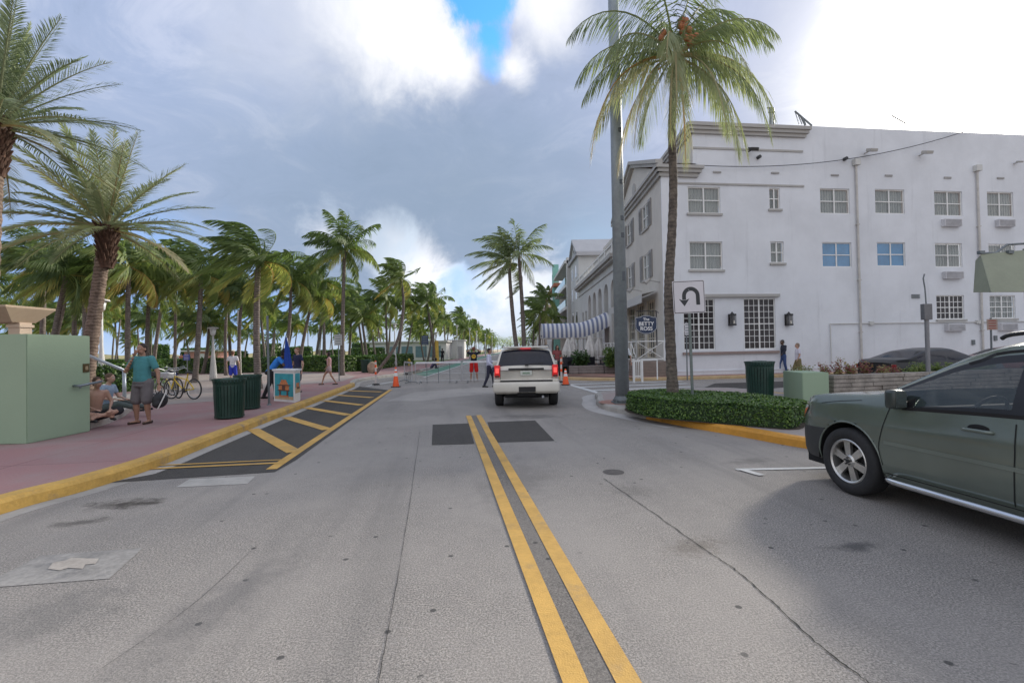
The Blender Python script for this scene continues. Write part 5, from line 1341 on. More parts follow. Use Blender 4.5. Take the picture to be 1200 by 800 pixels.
c = Vector((.905, -1.357, 0)); Rz = Matrix.Rotation(ang, 3, 'Z')
suv.rotation_euler = (0, 0, ang); suv.location = Vector((gs.x, gs.y, 0)) + Rz @ c
# ---- white/cream wagon seen from behind
P_white = paint('cream_white_paint', (.66, .63, .56), .4, 0.0, .35)
jp = Car(top=[(-2.30, 1.02), (-2.22, 1.18), (-1.93, 1.665), (-1.85, 1.70), (-1.0, 1.73), (0, 1.725), (.5, 1.60), (1.1, 1.12), (1.3, 1.08), (2.1, 1.0), (2.3, .80)],
         belt=[(-2.4, 1.10), (1.0, 1.05), (2.3, .8)], plan=[(-2.30, .86), (-2.22, .90), (-2.0, .925), (1.6, .93), (2.1, .86), (2.3, .7)], sill=.42,
         arches=[(1.4, .38), (-1.38, .38)], R=.42, tumble=.30)
car = thing('white_suv', 'cream white sport utility car with brake lights on, seen from behind in the road', 'car')
def cls2(kind, y, k, z):
    if kind == 'R' and -2.21 < y < -1.93 and k >= 1: return 'rear_window'
    if kind == 'R' and .5 < y < 1.06 and k >= 1: return 'windscreen'
    if kind == 'U' and -1.8 < y < .9 and 1 <= k <= 7 and not (-.3 < y < -.2 or -1.25 < y < -1.15): return 'side_window'
    return 'body'
pm = jp.shell(frange(-2.30, 2.30, 100), cls2)
put_parts(pm, {'body': P_white, 'rear_window': GL_black, 'windscreen': GL_black, 'side_window': GL_black}, car)
bm = BM(); box(bm, (0, -2.33, .60), (1.84, .22, .30), None, .07); box(bm, (0, -2.30, .78), (1.78, .12, .08), None, .03); bp = obj('rear_bumper', bm, P_white, car, smooth=True)
bm = BM(); box2(bm, (-.72, -2.385, .755), (.72, -2.33, .795)); obj('bumper_step', bm, mm['pillar'], bp)
bm = BM(); box(bm, (.02, -2.43, .545), (.46, .06, .15), None, .01); obj('hitch_panel', bm, mm['pillar'], bp)
bm = BM(); box2(bm, (-.6, -2.2, .30), (.6, 2.1, .45)); box2(bm, (-.25, -2.38, .36), (.25, -2.2, .44)); obj('underbody', bm, M_arch, car)
bm = BM(); tube(bm, [(.45, -2.0, .33), (.45, -2.36, .33)], .035, 10); obj('exhaust_pipe', bm, M_steel, car)
bm = BM(); box(bm, (0, -2.325, 1.095), (.98, .035, .055), None, .01); obj('tailgate_handle', bm, mm['pillar'], car)
bm = BM(); box(bm, (.0, -2.325, .985), (.32, .02, .13), None, .008); pl2 = obj('number_plate', bm, mat('plate_white', (.55, .57, .52), .5), car)
bm = BM(); box(bm, (0, -2.337, .985), (.2, .004, .05)); obj('plate_emblem', bm, mat('plate_smudge', (.22, .30, .22), .5, var=.5, scale=30), pl2)
for sd in (-1, 1):
    bm = BM(); box(bm, (sd*.80, -2.27, 1.04), (.155, .13, .33), None, .02); tl = obj('tail_lamp', bm, emis('red_brake_lamp', (1.0, .02, .025), 0.18, (.45, .008, .008)), car, smooth=True)
    bm = BM(); box(bm, (sd*.80, -2.342, 1.06), (.09, .01, .14), None, .004); obj('lamp_glow', bm, emis('bright_brake_bulb', (1.0, .12, .10), 0.6, (.6, .05, .05)), tl)
    bm = BM(); box(bm, (sd*.80, -2.342, .905), (.12, .01, .05), None, .004); obj('reverse_lens', bm, mat('smoked_lens', (.08, .03, .025), .2), tl)
    for y_ in (1.4, -1.38):
        wheel(car, sd*.79, y_, .375, .24, sd)
        bm = BM(); half_liner(bm, sd*.45, sd*.90, y_, .38, .43, .42); obj('arch_liner', bm, M_arch, car)
    bm = BM(); box(bm, (sd*1.03, .95, 1.16), (.16, .1, .16), None, .03); obj('mirror', bm, P_white, car, smooth=True)
bm = BM(); box(bm, (0, -1.97, 1.68), (.30, .05, .05), None, .01); obj('high_brake_lamp', bm, emis('red_high_lamp', (1, .02, .05), .5, (.45, .01, .03)), car)
bm = BM(); box(bm, (0, -1.93, 1.70), (1.3, .16, .04), Matrix.Rotation(.1, 3, 'X'), .015); obj('roof_spoiler', bm, P_white, car, smooth=True)
bm = BM(); box(bm, (.02, -2.29, 1.21), (.10, .08, .06), None, .01); tube(bm, [(.02, -2.28, 1.22), (.25, -2.245, 1.245), (.5, -2.24, 1.25)], .012, 6); obj('rear_wiper', bm, M_black, car)
bm = BM()
for sd in (-1, 1): tube(bm, smooth_path([(sd*.68, .3, 1.68), (sd*.67, .1, 1.745), (sd*.66, -1.6, 1.745), (sd*.66, -1.8, 1.68)], 4), .014, 6)
obj('roof_rail', bm, M_black, car)
bm = BM()
for x0, z0, x1, z1 in ((-.70, 1.20, -.72, .80), (.70, 1.20, .72, .80)): 
    box(bm, ((x0+x1)/2, -2.303, (z0+z1)/2), (.008, .006, abs(z1-z0)))
objs('tailgate_gap', bm, mat('seam_black', (.008, .008, .008), .9), car)
jb = G(619, 478.5)
car.location = (jb.x, jb.y+2.25, 0); car.rotation_euler = (0, 0, radians(-1.0))
# ---- black saloon behind the planter, and a dark red car farther right
def saloon(name, lab, P_, loc, rz, group=None, glassm=GL_black):
    t = thing(name, lab, 'car', loc, rz, group)
    c_ = Car(top=[(-2.38, .92), (-2.2, 1.04), (-1.75, 1.08), (-1.05, 1.36), (-.4, 1.44), (.1, 1.43), (.95, 1.05), (1.6, .96), (2.2, .82), (2.38, .62)],
             belt=[(-2.4, .92), (-1.0, .95), (1.0, .92), (2.38, .62)], plan=[(-2.38, .68), (-2.2, .82), (-1.8, .90), (1.6, .90), (2.1, .80), (2.38, .60)], sill=.22, arches=[(1.4, .33), (-1.35, .33)], R=.36, tumble=.42)
    def cl(kind, y, k, z):
        if kind == 'R' and (.16 < y < .93) and k >= 1: return 'windscreen'
        if kind == 'R' and (-1.7 < y < -1.05) and k >= 1: return 'rear_window'
        if kind == 'U' and -1.45 < y < .75 and 1 <= k <= 7 and not -.33 < y < -.25: return 'side_window'
        return 'body'
    put_parts(c_.shell(frange(-2.38, 2.38, 90), cl), {'body': P_, 'windscreen': glass('bright_windscreen', (.2, .24, .25), .03), 'rear_window': glassm, 'side_window': glassm}, t)
    for sd in (-1, 1):
        for y_ in (1.4, -1.35): wheel(t, sd*.79, y_, .33, .21, sd)
        bm = BM(); box(bm, (sd*.98, .68, 1.0), (.16, .1, .12), None, .03); obj('mirror', bm, P_, t, smooth=True)
        bm = BM(); box(bm, (sd*.66, -2.3, .80), (.3, .08, .14), None, .02); obj('tail_lamp', bm, mat('dark_red_lens', (.25, .01, .01), .2), t)
    bm = BM(); box2(bm, (-.75, -2.2, .2), (.75, 2.2, .34)); obj('underbody', bm, M_arch, t)
    return t
p = at(1086, 430, 17.9)
saloon('black_saloon', 'black saloon car parked behind the stone planter', paint('black_car_paint', (.010, .011, .013), .35, .1, .3), (15.5, 17.7, 0), radians(-83))
saloon('red_car', 'dark red car whose roof shows above the grey green car at the right edge', paint('dark_red_paint', (.18, .015, .02), .25), (20.6, 19.1, 0), radians(-83))
# ================================================================== PEOPLE
def blob(bm, p, r, n=2):
    if not isinstance(r, (tuple, list)): r = (r, r, r)
    bmesh.ops.create_icosphere(bm, subdivisions=n, radius=1, matrix=Matrix.Translation(p) @ Matrix.Diagonal((*r, 1)))
def limb(bm, p0, p1, r0, r1, n=7):
    p0 = Vector(p0); p1 = Vector(p1)
    for i in range(n+1): blob(bm, p0.lerp(p1, i/n), r0+(r1-r0)*i/n, 2)
def fuse(name, bm, vox, m, parent, sm=2, cut=None):
    """voxel-fuse overlapping volumes into one continuous surface"""
    me = bpy.data.meshes.new('tmp'); bm.to_mesh(me); bm.free(); o = bpy.data.objects.new('tmp', me); COL.objects.link(o)
    md = o.modifiers.new('r', 'REMESH'); md.mode = 'VOXEL'; md.voxel_size = vox
    if sm: s = o.modifiers.new('s', 'SMOOTH'); s.iterations = sm; s.factor = .5
    dg = bpy.context.evaluated_depsgraph_get(); me2 = bpy.data.meshes.new_from_object(o.evaluated_get(dg)); bpy.data.objects.remove(o)
    if cut:
        b = BM(); b.from_mesh(me2)
        for co, no in cut: bmesh.ops.bisect_plane(b, geom=b.verts[:]+b.edges[:]+b.faces[:], plane_co=co, plane_no=no, clear_outer=True)
        b.to_mesh(me2); b.free()
    return obj(name, me2, m, parent, smooth=True)
SKINS = {'light': mat('light_skin', (.50, .30, .22), .55, var=.08, scale=8), 'tan': mat('tan_skin', (.36, .20, .135), .55, var=.08, scale=8), 'dark': mat('dark_skin', (.10, .055, .035), .5, var=.1, scale=8)}
def cloth(name, col): return mat(name, col, .9, var=.12, scale=9, bump=.25, bscale=60)
def person(label, loc, face, Ht=1.75, legs=((-.02, 0), (.02, 0)), knees=(None, None), hands=((-.30, .05, .82), (.30, .05, .82)), elbows=(None, None), lean=0.0, shirt=None, sleeve=.5, lower='pants', lcol=None, scol=None, skin='tan', hair=(.04, .025, .02), longhair=False, fat=0.0, sit=None, detail=False, group=None, cap=False, headturn=0.0):
    """local frame: forward +y, right +x; legs = (x,y) foot offset per side; metres scaled by height"""
    k = Ht/1.75; t = thing('person', label, 'person', loc, face, group); S = SKINS[skin]
    V = lambda x, y, z: Vector((x, y, z))
    hip = .93 if sit is None else sit; w = 1+fat*.35
    def ln(p): return V(p.x, p.y+(p.z-hip)*sin(lean), hip+(p.z-hip)*cos(lean))
    hips = [V(-.095, 0, hip-.04), V(.095, 0, hip-.04)]
    sh = [ln(V(-.185*(1+fat*.12), 0, hip+.49)), ln(V(.185*(1+fat*.12), 0, hip+.49))]
    neck = ln(V(0, .0, hip+.53)); head = ln(V(0, .03, hip+.70)); 
    feet, kn = [], []
    for i, s in enumerate((-1, 1)):
        f = legs[i]; foot = V(hips[i].x+f[0], f[1], f[2] if len(f) > 2 else .085); feet.append(foot)
        kn.append(Vector(knees[i]) if knees[i] else hips[i].lerp(foot, .5)+V(s*.01, .04+.10*abs(f[1]), 0))
    el = []
    for i, s in enumerate((-1, 1)):
        h = Vector(hands[i]); el.append(Vector(elbows[i]) if elbows[i] else sh[i].lerp(h, .52)+V(s*.05, -.05, -.01))
    vox = .014 if detail else .022
    K = lambda p: Vector(p)*k
    def torso(b, g):
        tx = [(-.04, .165), (.05, .150), (.14, .14), (.24, .145), (.34, .160), (.42, .165), (.48, .145)]; ty_ = [(-.04, .115), (.05, .108), (.14, .10), (.24, .105), (.34, .112), (.42, .108), (.48, .085)]
        for q in range(19):
            z = -.04+.52*q/18; rx = lerp_tab(tx, z); ry = lerp_tab(ty_, z); yo = 0
            fx = fat*lerp_tab([(-.05, .5), (.06, .95), (.16, 1.0), (.3, .7), (.45, .4)], z)
            blob(b, K(ln(V(0, yo+fx*.045, hip+z))), ((rx*(1+fx*.32)+g)*k, (ry*(1+fx*.7)+g)*k, (.075+g*.5)*k), 2)
        limb(b, K(sh[0]), K(sh[1]), (.055+g)*k, (.055+g)*k, 5)
    bm = BM(); torso(bm, 0)
    for i, s in enumerate((-1, 1)):
        limb(bm, K(hips[i]), K(kn[i]), .088*w*k, .056*w*k); limb(bm, K(kn[i]), K(kn[i].lerp(feet[i], .35)), .056*w*k, .054*w*k, 3); limb(bm, K(kn[i].lerp(feet[i], .35)), K(feet[i]), .054*w*k, .036*k, 5)
        fd = V(.03*s, .15, -.045); limb(bm, K(feet[i]+V(0, -.03, -.04)), K(feet[i]+fd), .036*k, .028*k, 5)
        limb(bm, K(sh[i]), K(el[i]), .052*w*k, .040*w*k); h = Vector(hands[i]); limb(bm, K(el[i]), K(h), .040*w*k, .026*k, 6)
        d = (h-el[i]).normalized(); pc = h+d*.045
        M = Matrix.Translation(K(pc)) @ d.to_track_quat('Z', 'Y').to_matrix().to_4x4()
        b0 = len(bm.verts); bmesh.ops.create_icosphere(bm, subdivisions=2, radius=1, matrix=M @ Matrix.Diagonal((.042*k, .020*k, .055*k, 1)))
        a, c_ = M.to_3x3() @ Vector((1, 0, 0)), M.to_3x3() @ Vector((0, 1, 0))
        for q, (off, L_) in enumerate(((-.030, .060), (-.010, .072), (.010, .068), (.030, .052))):
            p0 = K(pc)+a*off*k+d*.035*k; p1 = p0+d*L_*.55*k+c_*.008*k; p2 = p1+(d*.7+c_*.7).normalized()*L_*.45*k
            limb(bm, p0, p1, .010*k, .009*k, 3); limb(bm, p1, p2, .009*k, .007*k, 2)
        p0 = K(pc)-a*.035*k*s-d*.02*k; limb(bm, p0, p0+(d*.7-a*s*.7).normalized()*.055*k, .012*k, .009*k, 3)
    limb(bm, K(neck-V(0, 0, .04)), K(head-V(0, .02, .05)), .058*k, .052*k, 4)
    Rh = Matrix.Rotation(headturn, 3, 'Z'); hp = lambda x, y, z: K(head + Rh @ V(x, y, z))
    blob(bm, hp(0, 0, .03), (.076*k, .095*k, .098*k), 3); blob(bm, hp(0, .025, -.045), (.058*k, .068*k, .065*k), 2)
    limb(bm, hp(0, .085, .02), hp(0, .108, -.018), .011*k, .017*k, 3)
    for s in (-1, 1): blob(bm, hp(s*.079, -.005, 0), (.012*k, .022*k, .032*k), 2)
    body = fuse('body', bm, vox if not detail else .0095, S, t, 2)
    # face
    bm = BM()
    for s in (-1, 1): blob(bm, hp(s*.030, .083, .022), .0115*k, 2)
    obj('eye', bm, mat('eye_white', (.75, .73, .70), .3), t, smooth=True)
    bm = BM()
    for s in (-1, 1): blob(bm, hp(s*.030, .092, .022), .0058*k, 1); limb(bm, hp(s*.016, .093, .043), hp(s*.047, .083, .042), .005*k, .004*k, 3)
    obj('pupil', bm, mat('dark_brown', (.02, .012, .01), .4), t, smooth=True)
    bm = BM(); limb(bm, hp(-.022, .089, -.052), hp(.022, .089, -.052), .007*k, .007*k, 4); obj('mouth', bm, mat('lip', (.35, .12, .10), .5), t, smooth=True)
    # hair
    bm = BM(); hm = mat('hair_%d' % int(hair[0]*1000), hair, .7, var=.3, scale=40, bump=.6, bscale=120)
    blob(bm, hp(0, -.018, .052), (.084*k, .098*k, .092*k), 3); blob(bm, hp(0, -.045, .0), (.078*k, .07*k, .085*k), 2)
    if longhair:
        for s in (-1, 0, 1): limb(bm, hp(s*.045, -.05, .02), hp(s*.075, -.055, -.26), .052*k, .035*k, 6)
        for s in (-1, 1): limb(bm, hp(s*.075, .02, .03), hp(s*.09, .04, -.20), .028*k, .022*k, 6)
    fuse('hair', bm, .012, hm, t, 1)
    if cap:
        bm = BM(); blob(bm, hp(0, -.01, .085), (.088*k, .10*k, .07*k), 3); blob(bm, hp(0, .11, .07), (.06*k, .075*k, .012*k), 2); fuse('cap', bm, .012, cloth('cap_cloth', (.6, .6, .6)), t, 1)
    # clothes
    if shirt:
        bm = BM(); torso(bm, .016)
        for i in (0, 1):
            if sleeve > 0:
                e1 = el[i] if sleeve >= 1 else sh[i].lerp(el[i], .75*min(1, sleeve*1.3))
                limb(bm, K(sh[i]), K(e1), .070*w*k, .062*w*k, 6)
                if sleeve >= 1: limb(bm, K(el[i]), K(el[i].lerp(Vector(hands[i]), .9)), .058*w*k, .040*k, 6)
        fuse('shirt', bm, vox*.9, cloth('cloth_%d_%d_%d' % tuple(int(c*200) for c in shirt), shirt), t, 9)
    lm = cloth('lower_%d_%d_%d' % tuple(int(c*200) for c in lcol), lcol); bm = BM()
    for z, rx, ry in ((-.09, .165, .115), (-.02, .172, .12), (.05, .158, .115)): blob(bm, K(ln(V(0, fat*.03, hip+z))), ((rx*(1+fat*.25)+.012)*k, (ry*(1+fat*.5)+.012)*k, .07*k), 2)
    for i in (0, 1):
        if lower == 'pants':
            limb(bm, K(hips[i]), K(kn[i]), .105*w*k, .078*w*k); limb(bm, K(kn[i]), K(kn[i].lerp(feet[i], .93)), .076*w*k, .060*k, 8)
        elif lower == 'shorts': limb(bm, K(hips[i]), K(hips[i].lerp(kn[i], .92)), .112*w*k, .098*w*k, 8)
        elif lower == 'mini': limb(bm, K(hips[i]), K(hips[i].lerp(kn[i], .32)), .108*w*k, .10*w*k, 5)
    fuse({'pants': 'trousers', 'shorts': 'shorts', 'mini': 'shorts'}[lower], bm, vox*.9, lm, t, 2)
    if scol:
        for i, s in enumerate((-1, 1)):
            bm = BM(); f = feet[i]; b0 = K(f+V(0, -.06, -.05)); e0 = K(f+V(.032*s, .165, -.055))
            limb(bm, b0, e0, .038*k, .034*k, 6); 
            if lower == 'pants': limb(bm, K(f+V(0, -.03, -.03)), K(f+V(.01*s, .05, -.03)), .045*k, .04*k, 4)
            z0 = min(f.z-.085, .3)*k+.004*0
            fuse('shoe', bm, .014, mat('shoe_%d' % int(scol[0]*500), scol, .6), t, 1, cut=[((0, 0, (f.z-.083)*k), (0, 0, -1))])
    t['fore'] = 1; del t['fore']
    return t, dict(hands=[K(h) for h in hands], head=K(head), k=k, ln=ln, hip=hip, feet=feet)
FACE_CAM = pi
def gp(px, py, z=.15): return G(px, py, z)
# man in teal shirt facing us
pt, inf = person('heavy-set man in teal t-shirt and grey shorts standing with one hand at his mouth', gp(168, 496), pi-.1, 1.76, legs=((-.04, 0), (.04, .02)), hands=((-.40, .03, .84), (.05, .17, 1.50)), elbows=((-.33, -.03, 1.12), (.30, .12, 1.16)),
       shirt=(.07, .25, .27), sleeve=.62, lower='shorts', lcol=(.16, .145, .15), scol=(.06, .035, .025), skin='tan', hair=(.035, .02, .015), fat=.5, detail=True, headturn=.05)
bm = BM(); hx = inf['hands'][0]
ring = [hx+Vector((0, .0, -.05))+Vector((.0, .09*cos(a), -.03+.12*sin(a))) for a in [k*pi/8 for k in range(17)]]
tube(bm, ring, .012, 6); blob(bm, hx+Vector((-.03, 0, -.33)), (.10, .19, .17), 3); blob(bm, hx+Vector((-.05, .08, -.40)), (.09, .12, .10), 3)
bag = fuse('shoulder_bag', bm, .014, mat('black_bag_cloth', (.02, .02, .022), .7, var=.3), None, 2); bag.matrix_world = pt.matrix_basis.copy(); bag.location = pt.location; bag.rotation_euler = pt.rotation_euler
tag(bag, 'black bag with a pale strap held low by the man in teal', 'bag')
bm = BM(); tube(bm, smooth_path([hx+Vector((-.12, -.08, -.12)), hx+Vector((-.15, .05, -.28)), hx+Vector((-.15, .14, -.42)), hx+Vector((-.12, .16, -.5))], 4), .014, 6); obj('strap', bm, mat('pale_strap', (.55, .53, .5), .8), bag)
# sandals straps
# two people sitting on the step behind the mint wall
p0 = G(111, 492, .30)
person('shirtless seated person with crossed legs beside the mint wall edge', (p0.x-.02, p0.y, .30), -pi/2-.5, 1.70, legs=((.30, .42, .08), (-.30, .36, .08)), knees=((-.33, .40, .20), (.33, .40, .20)), sit=.13, hands=((-.12, .42, .22), (.12, .44, .26)), elbows=((-.28, .12, .38), (.28, .12, .38)), lean=.22,
       shirt=None, lower='shorts', lcol=(.03, .03, .035), scol=(.03, .03, .03), skin='light', hair=(.10, .05, .03))
p1 = G(117, 484, .30)
person('person in light blue shirt sitting with legs stretched out on the pale step', (p1.x-.10, p1.y+.25, .30), -pi/2+.1, 1.72, legs=((0, .85, .09), (.02, .82, .09)), knees=((-.1, .42, .24), (.12, .42, .20)), sit=.13, hands=((-.1, .45, .30), (.1, .45, .3)), elbows=((-.26, .15, .35), (.26, .15, .35)), lean=.15,
       shirt=(.28, .36, .46), lower='pants', lcol=(.09, .11, .11), scol=(.02, .02, .02), skin='light', hair=(.12, .07, .04))
# person in white shirt and blue shorts with a cross-body strap
a_ = at(273, 440, 24.5)
person('person in white shirt and bright blue shorts standing beyond the green litter bins', (a_.x, 24.5, .15), .3, 1.66, shirt=(.62, .60, .63), sleeve=.5, lower='shorts', lcol=(.03, .05, .42), scol=(.5, .5, .5), skin='light', hair=(.16, .07, .04))
# people round the cart
a_ = gp(317, 467)
pb, _ = person('man in bright blue shirt and black trousers bending over the vending cart', (a_.x, a_.y, .15), -pi/2+.35, 1.74, legs=((-.03, -.22), (.02, .18)), lean=.62, hands=((-.10, .62, 1.08), (.12, .66, 1.08)), elbows=((-.24, .42, 1.12), (.26, .45, 1.10)),
       shirt=(.03, .20, .62), sleeve=.6, lower='pants', lcol=(.015, .015, .018), scol=(.015, .015, .015), skin='dark', hair=(.01, .01, .01))
a_ = at(332, 440, 16.6)
person('seller in black shirt standing behind the vending cart beside the blue umbrella', (a_.x, 16.7, .15), pi, 1.66, shirt=(.02, .018, .018), lower='pants', lcol=(.03, .03, .05), hands=((-.22, .24, 1.02), (.22, .24, 1.02)), skin='dark', hair=(.01, .01, .01), scol=(.02, .02, .02))
a_ = at(349, 440, 18.3)
person('person in navy shirt standing behind the right end of the vending cart', (a_.x, 18.3, .15), pi-.5, 1.70, shirt=(.02, .025, .07), lower='shorts', lcol=(.05, .05, .07), skin='light', hair=(.2, .09, .05), scol=(.1, .1, .1))
# walking woman
a_ = gp(386, 450.5)
person('long-haired woman in a pale pink top and shorts striding along the pavement', (a_.x, a_.y, .15), pi/2+.35, 1.52, legs=((.0, -.34), (.0, .36)), hands=((-.26, .18, .88), (.10, .12, 1.30)), elbows=((-.28, .02, 1.08), (.25, .0, 1.15)),
       shirt=(.60, .36, .36), sleeve=0, lower='mini', lcol=(.42, .32, .32), scol=(.02, .02, .02), skin='tan', hair=(.03, .018, .015), longhair=True)
# black tee man at barrier, hands up at his head
a_ = G(555, 446.5)
pe, inf = person('man in black t-shirt with round yellow emblem and red shorts behind the barrier', (a_.x, a_.y+.35, 0), .08, 1.80, legs=((-.07, 0), (.07, 0)), hands=((-.13, .10, 1.66), (.13, .10, 1.66)), elbows=((-.36, .08, 1.50), (.36, .08, 1.50)),
       shirt=(.012, .014, .028), sleeve=.6, lower='shorts', lcol=(.60, .015, .015), scol=(.35, .33, .3), skin='tan', hair=(.18, .06, .04), fat=.25)
bm = BM(); cyl(bm, (0, -.135, 1.30), (0, -.150, 1.30), .115, n=24); em = obj('shirt_emblem', bm, mat('emblem_yellow', (.60, .38, .04), .7), pe)
bm = BM(); 
for q in range(5): cyl(bm, (-.06+.03*q, -.151, 1.27+.02*(q % 2)), (-.05+.03*q, -.153, 1.34), .008, n=5)
obj('emblem_mark', bm, mat('emblem_dark', (.10, .06, .02), .7), em)
# officer-like man
a_ = G(573.5, 453.5)
po, inf = person('man in white long-sleeved shirt and dark trousers stepping beside the white car', (a_.x, a_.y, 0), -pi/2-.1, 1.70, legs=((0, .20), (0, -.22)), hands=((-.10, .30, 1.12), (.26, .28, .95)), elbows=((-.25, .05, 1.12), (.27, .02, 1.10)),
       shirt=(.55, .56, .70), sleeve=1, lower='pants', lcol=(.035, .035, .06), scol=(.015, .015, .015), skin='tan', hair=(.015, .01, .01))
bm = BM(); box(bm, (.26, .36, .80), (.10, .34, .26), Matrix.Rotation(.3, 3, 'X'), .04); tube(bm, smooth_path([(.26, .26, .90), (.26, .30, 1.0), (.26, .44, .93)], 4), .012, 6)
bg = obj('document_bag', bm, mat('navy_bag', (.02, .03, .07), .7), None, smooth=True); bg.location = po.location; bg.rotation_euler = po.rotation_euler; tag(bg, 'dark blue bag carried by the man in the white long-sleeved shirt', 'bag')
# far person in black on the pavement by the lawn
a_ = at(518.5, 423, 55); person('distant person in black standing at the edge of the lawn', (a_.x, 55, .15), .6, 1.72, shirt=(.015, .015, .018), lower='pants', lcol=(.02, .02, .025), skin='dark', hair=(.01, .01, .01), scol=(.02, .02, .02), hands=((-.55, .2, 1.35), (.25, .1, .9)))
# crouching cyclist heap at (507,425)
a_ = at(506, 428, 40); person('person in purple sitting low on the pavement kerb beyond the barrier', (a_.x, 40, .15), -pi/2, 1.7, legs=((0, .40, .09), (0, .36, .09)), knees=((-.1, .32, .48), (.1, .32, .48)), sit=.16, hands=((-.1, .35, .4), (.1, .35, .4)), lean=.5, shirt=(.10, .07, .16), lower='pants', lcol=(.06, .05, .09), skin='dark', hair=(.01, .01, .01), scol=(.02, .02, .02))
# pedestrians by the hotel
a_ = G(922, 437, .15); person('pedestrian in navy jacket and jeans walking close to the hotel wall', (a_.x, a_.y+.3, .15), pi/2+.2, 1.72, legs=((0, -.12), (0, .16)), hands=((-.2, .22, 1.02), (.22, .26, 1.20)), shirt=(.03, .035, .055), sleeve=1, lower='pants', lcol=(.05, .09, .22), skin='dark', hair=(.05, .04, .04), scol=(.02, .02, .03))
a_ = G(936, 443, .0); person('pedestrian in white shirt and olive shorts stepping off the hotel kerb', (a_.x, a_.y, 0), pi/2-.3, 1.68, legs=((0, -.20), (0, .20)), hands=((-.3, .1, .95), (.3, -.02, .9)), shirt=(.62, .60, .68), sleeve=.6, lower='shorts', lcol=(.20, .16, .08), skin='light', hair=(.28, .20, .15), scol=(.4, .3, .25), fat=.3)
# waiter in white by the terrace gate and guests at the cafe
a_ = G(740, 448.5, .15); person('person dressed in white standing behind the tall grey pole by the terrace gate', (a_.x, a_.y+1.2, .15), pi, 1.70, shirt=(.62, .66, .70), sleeve=.7, lower='pants', lcol=(.60, .64, .68), skin='tan', hair=(.015, .012, .012), scol=(.3, .3, .3))
a_ = at(654, 440, 25.6); person('person in a red and dark patterned top at the edge of the cafe terrace', (a_.x, 25.9, .15), pi+.3, 1.66, shirt=(.25, .07, .07), lower='pants', lcol=(.03, .03, .04), skin='tan', hair=(.03, .02, .02), scol=(.02, .02, .02), longhair=True)
for px, d, c1, lab in ((206, 52, (.6, .58, .56), 'distant beachgoer in white beyond the hedge, left of two'), (212, 55, (.55, .2, .15), 'distant beachgoer in red beyond the hedge, right of two')):
    a_ = at(px, 420, d); person(lab, (a_.x, d, .12), .4, 1.7, shirt=c1, lower='shorts', lcol=(.2, .2, .25), skin='tan', scol=(.2, .2, .2))
# ================================================================== STREET FURNITURE
M_bin = mat('bin_green', (.010, .042, .030), .35, var=.15, scale=5, grime=((.03, .05, .04), .5))
def litter_bin(loc, lab, dz=.93, r=.335, lid=False, rot=0.0):
    t = thing('litter_bin', lab, 'litter bin', loc, rot, 'green slatted litter bins')
    bm = BM(); lathe(bm, [(0, .03), (r*.86, .03), (r*.88, dz*.88), (r*.84, dz*.88), (r*.80, .08), (0, .08)], 28); obj('liner', bm, mat('bin_liner', (.01, .012, .011), .8), t)
    bm = BM(); n = 30
    for k in range(n):
        a = 2*pi*k/n; R_ = Matrix.Rotation(a, 3, 'Z'); q = [(r*.93, .05), (r*.95, dz*.25), (r*1.0, dz*.60), (r*1.01, dz*.84), (r*1.08, dz*.96)]
        for (r0, z0), (r1, z1) in zip(q, q[1:]):
            w = r*.175; e = [R_ @ Vector((r0, -w/2, z0)), R_ @ Vector((r0, w/2, z0)), R_ @ Vector((r1, w/2, z1)), R_ @ Vector((r1, -w/2, z1))]
            extr(bm, e, R_ @ Vector((.010, 0, 0)))
    bmesh.ops.recalc_face_normals(bm, faces=bm.faces)
    obj('slat', bm, M_bin, t)
    bm = BM(); 
    for z, rr_ in ((.05, .95), (dz*.84, 1.0), (dz*.965, 1.10)): lathe(bm, [(r*rr_-.02, z-.02), (r*rr_+.015, z-.02), (r*rr_+.015, z+.02), (r*rr_-.02, z+.02), (r*rr_-.02, z-.02)], 28)
    objs('hoop', bm, M_bin, t)
    bm = BM(); lathe(bm, [(r*.98, dz*.90), (r*.80, dz*.97), (r*.52, dz*1.0), (r*.50, dz*.97), (r*.8, dz*.93), (r*.95, dz*.87)], 28); obj('lid', bm, mat('bin_lid_green', (.018, .075, .055), .25), t, smooth=True)
    bm = BM(); lathe(bm, [(0, 0), (r*.7, 0), (r*.75, .035), (0, .035)], 20); obj('foot', bm, M_black, t)
    return t
p = gp(269, 489.5); litter_bin((p.x, p.y, .15), 'nearer of two dark green slatted litter bins on the pink pavement', .94, .315)
p = gp(290.5, 479); litter_bin((p.x, p.y, .15), 'farther of two dark green litter bins, half behind the nearer one', .94, .31)
p = gp(891, 466.5); litter_bin((p.x, p.y, .15), 'dark green slatted litter bin behind the corner hedge', 1.05, .345)
p = gp(429, 436.5); litter_bin((p.x, p.y, .15), 'small distant green litter bin beside a boulder and the hedge', .95)
bm = BM(); bmesh.ops.create_icosphere(bm, subdivisions=3, radius=1, matrix=Matrix.Diagonal((.38, .3, .48, 1)))
for v in bm.verts: v.co += v.normal*.12*noise.noise(v.co*3) if v.normal.length else v.co*0
p = gp(437, 437); tag(obj('boulder', bm, mat('tan_rock', (.42, .30, .22), .9, var=.25, scale=4, bump=.6), None, smooth=True, loc=(p.x, p.y, .45)), 'tan boulder next to the small distant litter bin', 'boulder')
